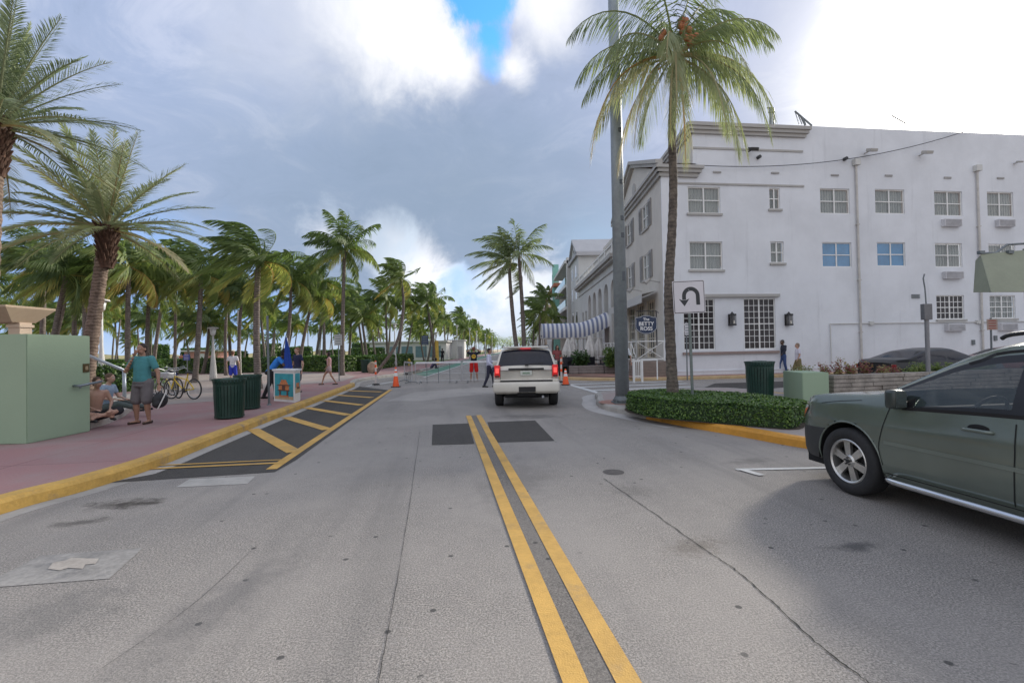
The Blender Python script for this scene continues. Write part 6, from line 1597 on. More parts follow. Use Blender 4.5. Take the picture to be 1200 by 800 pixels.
# lamp pole on the corner
p = gp(729.5, 472)
t = thing('lamp_pole', 'tall thick grey metal pole on the corner island next to the palm', 'pole', (p.x, p.y, .15))
lean = (at(720.7, 90, p.y)-Vector((p.x, p.y, .15))); lean = lean/lean.z
bm = BM(); cyl(bm, (0, 0, 0), lean*15, .185, .125, 24); obj('shaft', bm, mat('weathered_pole_grey', (.28, .32, .34), .5, .35, var=.14, scale=1.2, grime=((.12, .12, .12), .5)), t, smooth=True)
bm = BM(); box(bm, (0, 0, .02), (.52, .52, .04), None, .01); lathe(bm, [(.19, .04), (.24, .05), (.24, .10), (.188, .2)], 24)
for a in (1, -1):
    for b in (1, -1): cyl(bm, (a*.2, b*.2, .04), (a*.2, b*.2, .09), .02, n=6)
obj('base_plate', bm, M_greymetal, t)
for py in (106, 168, 228, 270, 290, 335, 340):
    q = at(0, py, p.y).z; c = lean*(q-.15); bm = BM(); box(bm, c+Vector((.06, -.155+.0035*q, 0)), (.10, .05, .13), None, .008); obj('cover_plate', bm, mat('dark_plate', (.10, .115, .13), .5, .3), t)
bm = BM(); c = lean*15; tube(bm, smooth_path([c-Vector((0, 0, .3)), c+Vector((-.8, .1, .35)), c+Vector((-2.2, .3, .5))], 5), .05, 8); box(bm, c+Vector((-2.5, .3, .5)), (.8, .3, .14), None, .04); obj('lamp_arm', bm, M_greymetal, t)
# turn sign
d = 10.9; b = at(812, 470, d); pl0 = at(807, 348, d)
t = thing('turn_sign', 'white square road sign with a black u-turn arrow rising from the corner hedge', 'road sign', (b.x, d, .15))
up = (pl0-Vector((b.x, d, .15))); lean = up/up.z
bm = BM(); box(bm, lean*(up.z/2+.1), (.055, .035, up.z+.35), Matrix.Rotation(math.atan2(lean.x, 1), 3, 'Y')); obj('post', bm, mat('green_grey_post', (.17, .20, .19), .5, .4), t)
k = d/F; S = 38.5*k
sgp = thing('x', None, None, (0, 0, 0)); bpy.data.objects.remove(sgp)
RS = Matrix.Rotation(radians(-2.2), 3, 'Y') @ Matrix.Rotation(.06, 3, 'Z')
def rsq(bm, s, r_, y0, th):
    pts = []
    for cx, cz, a0 in ((1, 1, 0), (-1, 1, 90), (-1, -1, 180), (1, -1, 270)):
        for q in range(5): a = radians(a0+q*22.5); pts.append(RS @ Vector((cx*(s/2-r_)+r_*cos(a), y0, cz*(s/2-r_)+r_*sin(a))))
    extr(bm, [up+p_ for p_ in pts], RS @ Vector((0, th, 0)))
bm = BM(); rsq(bm, S, .03, -.022, .004); pt_ = obj('sign_plate', bm, mat('sign_face_white', (.62, .60, .63), .4, var=.03), t)
bm = BM(); rsq(bm, S-.03, .025, -.0245, .002); obj('black_border', bm, M_black, pt_)
bm = BM(); rsq(bm, S-.058, .02, -.027, .002); obj('white_face', bm, mat('sign_face_white', (.62, .60, .63), .4, var=.03), pt_)
bm = BM(); w = S*.052; 
def sp3(x, z, y): return up + RS @ Vector((x*S, y, z*S))
cx, cz, rad = .055, .03, .215; hw_ = .060
arc = [(cx+rad*cos(radians(a)), cz+rad*sin(radians(a))) for a in range(0, 181, 12)]
inn = [(cx+(rad-hw_)*cos(radians(a)), cz+(rad-hw_)*sin(radians(a))) for a in range(0, 181, 12)]; outt = [(cx+(rad+hw_)*cos(radians(a)), cz+(rad+hw_)*sin(radians(a))) for a in range(0, 181, 12)]
for i in range(len(arc)-1): extr(bm, [sp3(*inn[i], -.0285), sp3(*outt[i], -.0285), sp3(*outt[i+1], -.0285), sp3(*inn[i+1], -.0285)], RS @ Vector((0, .001, 0)))
for a, z0 in ((cx+rad, -.25), (cx-rad, -.08)): extr(bm, [sp3(a-hw_, z0, -.0285), sp3(a+hw_, z0, -.0285), sp3(a+hw_, cz, -.0285), sp3(a-hw_, cz, -.0285)], RS @ Vector((0, .001, 0)))
xa = cx-rad
extr(bm, [sp3(xa, -.28, -.0285), sp3(xa+.165, -.05, -.0285), sp3(xa+.06, -.09, -.0285), sp3(xa-.06, -.09, -.0285), sp3(xa-.165, -.05, -.0285)], RS @ Vector((0, .001, 0)))
obj('turn_arrow', bm, mat('sign_black', (.025, .028, .032), .5), pt_)
bm = BM()
for z in (.22, -.22): cyl(bm, sp3(0, z, -.03), sp3(0, z, -.02), .008, n=8)
obj('bolt', bm, M_steel, pt_)
# small parking sign near the hotel pavement
def small_sign(px, y0, y1, wpx, ybase, d, lab, plate, marks, zb=.15, name='parking_sign'):
    b = at(px+1, ybase, d); t = thing(name, lab, 'road sign', (b.x, d, zb)); z1 = at(px, y0, d).z-zb; z0 = at(px, y1, d).z-zb; k = d/F; x0 = at(px, y0, d).x-b.x
    bm = BM(); cyl(bm, (0, 0, 0), (x0, 0, z1+.05), .03, n=8); obj('post', bm, M_greymetal, t)
    bm = BM(); box(bm, (x0, -.045, (z0+z1)/2), (wpx*k, .012, z1-z0), None, .003); p_ = obj('sign_plate', bm, plate, t)
    bm = BM(); n = 4
    for q in range(n): box(bm, (x0, -.054, z0+(z1-z0)*(q+.6)/(n+.2)), (wpx*k*.7, .003, (z1-z0)*.07))
    obj('sign_line', bm, marks, p_)
    return t
M_swhite = mat('sign_face_white', (.62, .60, .63), .4); M_redtxt = mat('sign_red', (.4, .04, .03), .5); M_gtxt = mat('sign_grey', (.2, .25, .25), .5)
small_sign(804.3, 378.5, 392.5, 5, 441, 23.0, 'narrow white parking sign on a thin post behind the u-turn sign', M_swhite, M_gtxt, .0)
small_sign(1161, 374, 386.5, 12.5, 425, 17.5, 'small square tan parking sign on a post behind the dark cars', mat('tan_sign', (.45, .33, .27), .5), M_redtxt, 0)
small_sign(396.5, 392, 404.5, 9, 451, 25, 'small pale sign plate on a dark post beside the walking woman', mat('pale_sign', (.45, .46, .46), .5), M_gtxt)
small_sign(219, 415, 422, 7.5, 446, 30, 'small blue sign on a short post behind the bicycles', mat('blue_sign', (.02, .05, .35), .5), M_swhite)
small_sign(498, 393, 404, 8, 431, 42, 'dark blue sign board on a post in front of the far hedge', mat('navy_board', (.04, .06, .12), .5), M_gtxt)
# bare thin pole in front of the cart
p = gp(315.5, 474.5); t = thing('thin_pole', 'bare thin grey sign pole left of the vending cart', 'pole', (p.x, p.y, .15)); bm = BM(); cyl(bm, (0, 0, 0), (-.03, 0, 2.6), .032, n=10); obj('shaft', bm, M_greymetal, t)
bm = BM(); cyl(bm, (0, 0, 0), (0, 0, .05), .07, .04, 10); obj('base_collar', bm, M_greymetal, t)
# parking pay pole with box and thin antenna
d = 13.6; b = at(1088, 440, d); t = thing('pay_box_pole', 'grey box on a pole with a thin crooked aerial behind the stone planter', 'pole', (b.x, d, .15)); Z = lambda py: at(1088, py, d).z-.15
bm = BM(); cyl(bm, (0, 0, 0), (0, 0, Z(374)), .055, n=12); obj('shaft', bm, mat('mid_grey_metal', (.22, .22, .23), .5, .3), t)
bm = BM(); box2(bm, (-.115, -.07, Z(374.5)), (.115, .07, Z(356)), .012); obj('meter_box', bm, mat('box_grey', (.17, .17, .175), .5, .3), t)
bm = BM(); tube(bm, [(0, 0, Z(356)), (-.02, 0, Z(338)), (-.06, 0, Z(326)), (-.02, 0, Z(321))], .018, 6); obj('aerial', bm, M_greymetal, t)
# planter: green block and stone wall with plants
p0 = gp(941, 470.5); p1 = gp(975, 470.5); zt_ = at(960, 436.5, 12.4).z
t = thing('mint_planter_block', 'mint green painted concrete block at the end of the stone planter wall', 'planter', (p0.x, p0.y, .15)); wd = p1.x-p0.x
bm = BM(); extr(bm, [(0, 0, 0), (wd, -.02, 0), (wd+.12, 1.1, 0), (.12, 1.1, 0)], (0, 0, zt_-.15)); bmesh.ops.recalc_face_normals(bm, faces=bm.faces); bmesh.ops.bevel(bm, geom=bm.edges[:], offset=.012, segments=2, affect='EDGES'); obj('block', bm, S_green, t)
m, tn, bs, tc = newmat('ledge_stone'); br = tn.new('ShaderNodeTexBrick')
mp = tn.new('ShaderNodeMapping'); mp.inputs['Rotation'].default_value = (pi/2, 0, 0); tn.put(mp.inputs[0], tc)
nz = tn.vmath('ADD', mp.outputs[0], tn.vmath('MULTIPLY', tn.new('ShaderNodeTexNoise').outputs['Color'], (.08, .03, 0))); tn.put(br.inputs['Vector'], nz)
br.inputs['Scale'].default_value = 1; br.inputs['Brick Width'].default_value = .42; br.inputs['Row Height'].default_value = .105; br.inputs['Mortar Size'].default_value = .007; br.squash = 1.6; br.squash_frequency = 3
br.inputs['Color1'].default_value = (.42, .36, .29, 1); br.inputs['Color2'].default_value = (.25, .23, .20, 1); br.inputs['Mortar'].default_value = (.06, .055, .05, 1)
tn.put(bs.inputs['Base Color'], tn.mix(tn.ramp(tn.noise(tc, 7, 5, .7), .35, .75, 0, .6), br.outputs[0], (.20, .18, .16))); bs.inputs['Roughness'].default_value = .9
b_ = tn.new('ShaderNodeBump'); b_.inputs['Strength'].default_value = .9; b_.inputs['Distance'].default_value = .03; tn.put(b_.inputs['Height'], tn.math('SUBTRACT', tn.noise(tc, 12, 4), br.outputs['Fac'])); tn.put(bs.inputs['Normal'], b_.outputs[0])
q0 = at(976, 450, 12.75); q1 = at(1250, 450, 14.6); zt2 = at(1040, 437.5, 13.1).z
t = thing('stone_planter', 'low ledge-stone planter wall filled with small flowering plants', 'planter', (q0.x, 12.75, .15)); ld = Vector((q1.x-q0.x, 14.6-12.75, 0)); n_ = Vector((-ld.y, ld.x, 0)).normalized()
bm = BM(); rr = random.Random(4); nr = 6; hh = (zt2-.15)/nr; L_ = ld.length; u_ = ld.normalized(); Rw = Matrix.Rotation(math.atan2(u_.y, u_.x), 3, 'Z')
for j in range(nr):
    x = 0
    while x < L_:
        w_ = rr.uniform(.25, .75); w_ = min(w_, L_-x)
        if w_ < .04: break
        dpt = .30+rr.uniform(0, .035); c = u_*(x+w_/2)+n_*(.16-dpt/2+.14)+Vector((0, 0, hh*(j+.5)))
        box(bm, c-n_*rr.uniform(0, .02), (w_-.012, dpt, hh-.012), Rw, .006); x += w_
obj('stone_course', bm, mat('ledge_stones', (.30, .27, .235), .9, var=.35, scale=2.6, bump=.6, bscale=18, grime=((.16, .15, .14), .5)), t)
bm = BM(); c = ld/2+n_*.8+Vector((0, 0, (zt2-.2)/2)); box(bm, c, (L_, 1.2, zt2-.24), Rw); obj('soil', bm, mat('dark_soil', (.05, .035, .025), .95), t)
PLM = leafmat('planter_leaf', [(0, (.05, .09, .02)), (.45, (.16, .22, .05)), (.6, (.30, .28, .10)), (.8, (.20, .06, .05)), (1, (.28, .07, .09))], .3)
def tuft(loc, h, w, n, tint, lab, seed, cat='plant', leafw=.035, red=0.0, mt=None, name='planter_plant', group='plants in the stone planter'):
    r_ = random.Random(seed); V, Fc, T = [], [], []
    for i in range(n):
        a = r_.uniform(0, 2*pi); rd = w*sqrt(r_.random()); base_ = Vector((rd*cos(a)*.5, rd*sin(a)*.5, 0)); top = Vector((rd*cos(a), rd*sin(a), h*r_.uniform(.5, 1.05)))
        s = Vector((-sin(a), cos(a), 0))*.006; q = len(V); V += [base_-s, base_+s, top]; Fc.append((q, q+1, q+2)); T += [tint]*3
        for j in range(7):
            p = base_.lerp(top, .25+.75*j/6); d1 = Vector((r_.gauss(0, 1), r_.gauss(0, 1), r_.gauss(.3, .6))).normalized(); L1 = leafw*2*r_.uniform(.7, 1.4); sd = d1.orthogonal().normalized()*leafw*.5
            q = len(V); V += [p, p+d1*L1*.5+sd, p+d1*L1, p+d1*L1*.5-sd]; Fc.append((q, q+1, q+2, q+3)); tt = tint+r_.uniform(-.12, .12)+(red if r_.random() < .5 else 0); T += [tt]*4
    o = obj(name, mesh_from(name, V, Fc, T), mt or PLM, None, loc=loc); return tag(o, lab, cat, group)
rr = random.Random(9)
for i in range(17):
    s = .03+i/17*.72; c = Vector((q0.x, 12.75, 0))+ld*s+n_*rr.uniform(.35, .7); c.z = zt2-.10
    pxx = 600+F*c.x/c.y; red = .45 if (pxx < 1022 or 1028 < pxx < 1050) else .1
    if 1052 < pxx < 1062: red = .2
    tuft(c, rr.uniform(.22, .40)*(1.35 if pxx < 1020 else .9), .16, 34, .62 if red > .3 else .35, 'reddish leafy plant in the left part of the stone planter' if red > .3 else 'yellow green leafy plant in the right part of the stone planter', 30+i, red=red*.6, group='reddish planter plants' if red > .3 else 'green planter plants')
tuft((p0.x+.75, p0.y+1.25, .62), .40, .35, 70, .3, 'tall mixed plant just behind the mint planter block', 77, red=.4, group=None)
# cones and delineators
M_cone = mat('cone_orange', (.85, .10, .015), .5, var=.08, scale=6, grime=((.35, .06, .03), .4)); M_refl = mat('reflective_white', (.75, .75, .75), .35)
def cone(loc, h, lab, bands):
    t = thing('traffic_cone', lab, 'traffic cone', loc)
    bm = BM(); box(bm, (0, 0, .02), (.38, .38, .04), None, .01); obj('base', bm, mat('cone_base', (.05, .03, .025), .7) if bands else M_cone, t)
    bm = BM(); lathe(bm, [(.15, .04), (.145, .07), (.030, h), (.0, h)], 24); obj('cone_body', bm, M_cone, t, smooth=True)
    bm = BM()
    for a, b in ((.55, .72), (.80, .90)):
        f = lambda s: .145+(.030-.145)*(s*h-.07)/(h-.07)+.003
        lathe(bm, [(f(a), a*h), (f(b), b*h)], 24)
    obj('reflective_band', bm, M_refl, t, smooth=True); return t
p = G(464, 453.5); cone((p.x, p.y, 0), .92, 'orange traffic cone with white bands at the left end of the barriers', True)
p = G(663, 451); cone((p.x, p.y, 0), .72, 'orange traffic cone right of the white car', True)
def delineator(loc, h, lab, name='delineator_post'):
    t = thing(name, lab, 'marker post', loc); bm = BM(); lathe(bm, [(0, 0), (.2, 0), (.17, .06), (.05, .08), (0, .08)], 16); obj('base', bm, M_dark, t)
    bm = BM(); cyl(bm, (0, 0, .08), (0, 0, h), .045, n=14); obj('post', bm, mat('marker_white', (.62, .55, .52), .5), t); bm = BM()
    for a in (.45, .75): lathe(bm, [(.048, h*a), (.048, h*(a+.12))], 14)
    lathe(bm, [(.05, h), (.03, h+.05), (0, h+.05)], 14); obj('orange_band', bm, M_cone, t); return t
p = G(440.5, 451); delineator((p.x, p.y, 0), 1.15, 'white marker post with orange bands left of the orange cone')
p = G(658, 448); delineator((p.x, p.y, 0), 1.15, 'white and orange marker post just behind the cone right of the white car')
# barrier line
M_barr = mat('barrier_steel', (.50, .50, .51), .4, .6, var=.12)
def barrier(lab):
    t = thing('crowd_barrier', lab, 'barrier', (0, 0, 0), 0, 'steel crowd barriers closing the street'); L_ = 2.3
    bm = BM(); tube(bm, [(0, 0, .12), (0, 0, 1.0), (.06, 0, 1.07), (L_-.06, 0, 1.07), (L_, 0, 1.0), (L_, 0, .12)], .024, 8); tube(bm, [(0, 0, .50), (L_, 0, .50)], .012, 6); tube(bm, [(0, 0, .14), (L_, 0, .14)], .016, 6); obj('frame', bm, M_barr, t)
    bm = BM()
    for k in range(1, 4): tube(bm, [(L_*k/4, 0, .02), (L_*k/4, 0, 1.05)], .016, 6)
    objs('bar', bm, M_greymetal, t)
    bm = BM(); box2(bm, (.03, -.03, 1.0), (L_-.03, -.024, 1.09)); obj('white_band', bm, mat('white_tape', (.68, .68, .70), .6), t)
    for x in (.25, L_-.25): bm = BM(); tube(bm, [(x, -.32, .015), (x, -.28, .05), (x, 0, .10), (x, .28, .05), (x, .32, .015)], .018, 6); obj('foot', bm, M_greymetal, t)
    return t
b0 = G(487, 449.5); proto = barrier('leftmost steel crowd barrier, beside the striped gate end'); proto.location = (b0.x, b0.y, 0); proto.rotation_euler = (0, 0, .02)
labs = ['second steel crowd barrier from the left, in front of the man in red shorts', 'third steel crowd barrier from the left, mostly behind the white car']
for i, l in enumerate(labs):
    c = copy_tree(proto); c.location = (b0.x+2.36*(i+1), b0.y+.05*(i+1), 0); c['label'] = l
# small gate panel end (perpendicular barrier with pink/white stripes)
c = copy_tree(proto); c.location = (b0.x-.15, b0.y-.1, 0); c.rotation_euler = (0, 0, radians(112)); c['label'] = 'steel barrier turned sideways at the left end of the barrier line'
# hydrant, yellow wrap on palm
p = gp(479.5, 428.5); t = thing('fire_hydrant', 'small yellow fire hydrant in front of the far hedge', 'fire hydrant', (p.x, p.y, .15)); bm = BM(); lathe(bm, [(0, 0), (.16, 0), (.16, .05), (.11, .07), (.11, .5), (.14, .52), (.14, .56), (.10, .66), (.04, .74), (0, .75)], 16); obj('barrel', bm, mat('hydrant_yellow', (.6, .42, .05), .5), t, smooth=True)
bm = BM(); cyl(bm, (-.2, 0, .42), (.2, 0, .42), .05, n=10); cyl(bm, (0, -.18, .36), (0, 0, .36), .065, n=10); obj('outlet', bm, mat('hydrant_yellow', (.6, .42, .05), .5), t)
b = at(512, 425, 52); bm = BM(); lathe(bm, [(.24, 0), (.215, 1.5), (.20, 2.6), (.205, 2.6), (.25, 0)], 14); tag(obj('trunk_wrap', bm, mat('yellow_wrap', (.62, .42, .08), .7, var=.2), None, loc=(b.x, 52, .12)), 'yellow wrapping round the foot of a palm trunk by the lawn', 'trunk wrap')
# park lamp posts
M_lamp = mat('white_lamp_concrete', (.58, .58, .56), .7, var=.08)
def lamp_post(px, ybase, d, ytop, lab, style=0):
    b = at(px, ybase, d); t = thing('park_lamp', lab, 'lamp post', (b.x, d, .15), 0, 'white park lamp posts'); h = at(px, ytop, d).z-.15
    bm = BM(); lathe(bm, [(0, 0), (.20, 0), (.19, .3), (.12, 1.2), (.065, 1.9), (.055, h-.5), (0, h-.5)], 14); obj('shaft', bm, M_lamp, t, smooth=True)
    bm = BM(); lathe(bm, [(0, h-.5), (.07, h-.5), (.13, h-.42), (.17, h-.1), (0, h-.1)], 14); obj('lantern', bm, mat('lamp_glass_white', (.6, .62, .62), .3), t, smooth=True)
    bm = BM(); lathe(bm, [(.0, h-.1), (.30, h-.1), (.28, h-.04), (.08, h), (0, h)], 16); obj('cap', bm, M_lamp, t, smooth=True)
lamp_post(119, 440, 19.5, 350, 'white park lamp beside the date palm trunk')
lamp_post(250, 447, 27.5, 383, 'white park lamp with a flared foot right of the bicycles')
lamp_post(463, 428, 46, 379, 'white park lamp above the orange cone')
lamp_post(511, 424, 62, 389, 'white park lamp right of the yellow-wrapped palm')
for i, (px, d) in enumerate(((536, 74), (551, 84), (559, 98), (569, 115), (577, 135))): lamp_post(px, 422, d, 409-6.0*F/d*.62, 'white park lamp in the row along the far pavement, number %s from the near end' % ['one', 'two', 'three', 'four', 'five'][i])
p = gp(281, 441); t = thing('white_pole', 'tall plain white pole among the palms behind the litter bins', 'pole', (p.x, p.y, .15)); bm = BM(); cyl(bm, (0, 0, 0), (-.04, 0, 4.4), .11, .08, 12); obj('shaft', bm, M_lamp, t); bm = BM(); lathe(bm, [(.11, 0), (.17, 0), (.15, .18), (.11, .2)], 12); obj('base_collar', bm, M_lamp, t)
# handrail next to the seated people
M_rail = mat('pale_blue_rail', (.36, .40, .45), .4, .4)
t = thing('handrail', 'sloping grey-blue metal handrail next to the seated people', 'handrail', tuple(gp(146, 475)))
o_ = Vector(t.location); bm = BM(); hi = at(145.5, 434, o_.y)-o_; lo = at(104, 416, o_.y-.3)-o_
tube(bm, [(0, 0, 0), hi], .05, 8); tube(bm, [hi, lo+Vector((-.6, 0, .25))], .045, 8); obj('rail_tube', bm, M_rail, t, smooth=True)
bm = BM(); lathe(bm, [(0, 0), (.09, 0), (.09, .02), (0, .02)], 12); obj('foot_plate', bm, M_rail, t)
bm = BM(); a_ = lo+Vector((-.6, 0, .25)); tube(bm, [a_, (a_.x, a_.y, 0)], .045, 8); obj('rail_post', bm, M_rail, t)
# bicycles
def bicycle(lab, fcol, loc, rz):
    t = thing('bicycle', lab, 'bicycle', loc, rz, 'bicycles parked by the hedge'); M_f = mat('frame_%d' % int(fcol[1]*300), fcol, .35, .2)
    for y in (-.53, .53):
        bm = BM(); Rr = .33
        n = 28; tube(bm, [(0, y+Rr*cos(a), .345+Rr*sin(a)) for a in [2*pi*k/n for k in range(n+1)]], .022, 6, cap=False); w = obj('wheel', bm, M_tyre, t, smooth=True)
        bm = BM(); tube(bm, [(0, y+(Rr-.03)*cos(a), .345+(Rr-.03)*sin(a)) for a in [2*pi*k/n for k in range(n+1)]], .010, 5, cap=False)
        for k in range(14): a = 2*pi*k/14; cyl(bm, (0, y, .345), (0, y+(Rr-.03)*cos(a), .345+(Rr-.03)*sin(a)), .003, n=4)
        obj('rim', bm, M_steel, w)
    bm = BM(); bb, st, hd = (0, -.06, .30), (0, -.22, .75), (0, .36, .78)
    for a, b in ((bb, st), (bb, (0, .39, .66)), ((0, -.2, .66), hd), ((0, -.53, .345), bb), ((0, -.53, .345), (0, -.21, .68)), (hd, (0, .39, .64)), ((0, .39, .64), (0, .53, .345)), (st, (0, -.26, .88))): cyl(bm, a, b, .020, n=8)
    obj('frame', bm, M_f, t)
    bm = BM(); tube(bm, smooth_path([(-.30, .18, 1.02), (-.28, .30, 1.05), (-.08, .38, .98), (.08, .38, .98), (.28, .30, 1.05), (.30, .18, 1.02)], 4), .013, 6); cyl(bm, hd, (0, .36, .98), .015); obj('handlebar', bm, M_steel, t)
    bm = BM(); blob(bm, (0, -.30, .91), (.085, .14, .035)); obj('saddle', bm, M_black, t, smooth=True)
    bm = BM(); box(bm, (0, .62, .80), (.3, .24, .2), None, .03); obj('basket', bm, M_steel if fcol[0] > .3 else M_black, t)
    bm = BM(); cyl(bm, (-.02, -.06, .30), (.02, -.06, .30), .09, n=16); cyl(bm, (-.1, -.06, .30), (-.1, .08, .24), .012); cyl(bm, (.1, -.06, .30), (.1, -.2, .36), .012); obj('crank', bm, M_black, t)
for px, py, col, lab, rz in ((214, 467.5, (.60, .42, .04), 'yellow bicycle nearest the palm trunk on the pavement', 1.25), (201, 466, (.55, .45, .15), 'second yellow bicycle, left of the nearest one', 1.0), (192, 463, (.30, .30, .32), 'grey bicycle half behind the man in teal', 1.15), (206, 461, (.05, .08, .25), 'dark blue bicycle with raised handlebar behind the yellow ones', .7)):
    p = gp(px, py); bicycle(lab, col, (p.x, p.y, .15), rz-pi/2*0)
# vending cart with beach picture
c0 = gp(321, 469.5); c1 = gp(345.5, 471.5); c2 = gp(357.5, 467)
t = thing('vending_cart', 'white vending cart with a painted beach hut picture on its front', 'cart', (c0.x, c0.y, .15)); A = Vector((0, 0, 0)); Bv = c1-c0; Bv.z = 0; Cv = c2-c0; Cv.z = 0
Cv = Bv + (Cv-Bv).normalized()*.62; hgt = at(335, 431.5, c0.y).z-.15
bm = BM(); extr(bm, [A, Bv, Cv, Cv-Bv], (0, 0, hgt-.07)); bmesh.ops.recalc_face_normals(bm, faces=bm.faces); obj('cabinet', bm, M_white, t)
u_ = Bv.normalized(); v_ = (Cv-Bv).normalized(); bm = BM(); e = .06
extr(bm, [A-u_*e-v_*e+Vector((0, 0, hgt-.068)), Bv+u_*e-v_*e+Vector((0, 0, hgt-.068)), Cv+u_*e+v_*e+Vector((0, 0, hgt-.068)), Cv-Bv-u_*e+v_*e+Vector((0, 0, hgt-.068))], (0, 0, .05)); bmesh.ops.recalc_face_normals(bm, faces=bm.faces); obj('counter_top', bm, M_white, t)
def on_face(o, du, nrm, w, h, parent, items, m0):
    """flat painted picture on a vertical face: items (x0,x1,z0,z1,material) in 0..1"""
    base = None
    for i, it in enumerate(items):
        bm = BM(); pts = it[0]; extr(bm, [o+du*(x*w)+Vector((0, 0, z*h))+nrm*(.004+.0015*i) for x, z in pts], nrm*.001)
        ob = obj('picture' if i == 0 else 'painted_shape', bm, it[1], parent if i == 0 else base)
        if i == 0: base = ob
    return base
nf = Vector((u_.y, -u_.x, 0)); ns = Vector((v_.y, -v_.x, 0))
rc = lambda a, b, c, d: [(a, c), (b, c), (b, d), (a, d)]
mt_ = mat('picture_teal', (.03, .32, .38), .6, var=.25, scale=4); mo_ = mat('picture_orange', (.58, .20, .07), .6, var=.3, scale=14); ms_ = mat('picture_sand', (.55, .38, .22), .6); mdk = mat('picture_brown', (.12, .05, .03), .6)
w_ = Bv.length
on_face(u_*.06*w_+Vector((0, 0, .07)), u_, nf, w_*.88, hgt-.22, t, [(rc(0, 1, 0, 1), mt_), (rc(0, 1, 0, .12), ms_), (rc(.22, .78, .36, .56), mo_), ([(.25, .56), (.75, .56), (.66, .70), (.34, .70)], mo_), (rc(.36, .64, .70, .76), mo_), (rc(.14, .86, .53, .57), mdk), (rc(.18, .82, .33, .37), mdk), (rc(.24, .76, .10, .16), mo_), (rc(.26, .34, .16, .33), mdk), (rc(.66, .74, .16, .33), mdk), (rc(.42, .58, .38, .53), mdk)], mt_)
on_face(Bv+v_*.05+Vector((0, 0, .27)), v_, ns, .52, hgt-.42, t, [(rc(0, 1, 0, 1), mt_), (rc(0, 1, 0, .30), ms_), (rc(.2, .8, .30, .52), mo_), (rc(.3, .9, .2, .3), mdk)], mt_)
# closed blue umbrella
p = at(341, 432, 15.9); t = thing('closed_umbrella', 'closed blue sun umbrella on a white pole standing at the vending cart', 'umbrella', (p.x, 15.9, .15)); zt3 = at(337, 396, 15.9).z-.15
bm = BM(); cyl(bm, (.02, 0, 0), (-.11, 0, zt3), .022, n=8); obj('pole', bm, M_white, t)
bm = BM(); n = 18; rings = []
for s in frange(0, 1, 8):
    rr_ = (.02+.095*(1-s)**.8); z = .95+(zt3-.95)*s; cx_ = -.02-.09*z/zt3-.03
    rings.append([bm.verts.new((cx_+rr_*(1+.25*(k % 2))*cos(2*pi*k/n), rr_*(1+.25*(k % 2))*sin(2*pi*k/n), z+.02)) for k in range(n)])
for a, b in zip(rings, rings[1:]):
    for k in range(n): bm.faces.new((a[k], a[(k+1) % n], b[(k+1) % n], b[k]))
obj('canopy', bm, cloth('royal_blue_canvas', (.012, .05, .28)), t)
bm = BM(); lathe(bm, [(0, 0), (.22, 0), (.22, .06), (.05, .09), (0, .09)], 16); obj('foot', bm, M_dark, t)
# ---- cafe: canopy, closed parasols, planters, plants
m, tn, bs, tc = newmat('blue_striped_canvas'); wv = tn.new('ShaderNodeTexWave'); wv.bands_direction = 'X'; tn.put(wv.inputs['Vector'], tc); wv.inputs['Scale'].default_value = .86
tn.put(bs.inputs['Base Color'], tn.mix(tn.ramp(wv.outputs['Fac'], .45, .55), (.70, .70, .72), (.20, .23, .34))); bs.inputs['Roughness'].default_value = .85; M_strp = m
t = thing('striped_canopy', 'long barrel canopy with blue and white stripes reaching over the cafe pavement', 'canopy', (0, 0, 0)); d = 40.0
xL = at(634, 385, d); 
path = [Vector((xL.x, d, 2.75)), Vector((4.6, d, 2.75)), Vector((6.0, d, 2.85)), Vector((7.95, d+.2, 3.65))]
P_ = smooth_path(path, 10); n = 12; W_ = 1.15; bm = BM(); rings = []
acc = 0
for i, p in enumerate(P_):
    tt = (P_[min(i+1, len(P_)-1)]-P_[max(i-1, 0)]); tt.z = 0; tt.normalize(); sd = Vector((-tt.y, tt.x, 0))
    ring = [p-sd*W_+Vector((0, 0, -.25))]+[p+sd*(-W_*cos(pi*k/n))+Vector((0, 0, .98*sin(pi*k/n))) for k in range(n+1)]+[p+sd*W_+Vector((0, 0, -.25))]
    rings.append([bm.verts.new(q) for q in ring])
for a, b in zip(rings, rings[1:]):
    for k in range(len(a)-1): bm.faces.new((a[k], a[k+1], b[k+1], b[k]))
f0 = bm.faces.new(rings[0][1:-1]); bm.faces.new(rings[-1][1:-1])
t.location = (xL.x, d, 0); 
for v in bm.verts: v.co -= Vector((xL.x, d, 0))
obj('canvas', bm, M_strp, t, smooth=True)
bm = BM()
for x in (.15, 3.2): 
    for y in (-1.05, 1.05): cyl(bm, (x, y, .15), (x, y, 2.6), .04, n=8)
tube(bm, [(.1, -1.1, 2.45), (5, -1.1, 2.45)], .03, 6); tube(bm, [(.1, 1.1, 2.45), (5, 1.1, 2.45)], .03, 6); obj('frame', bm, M_white, t)
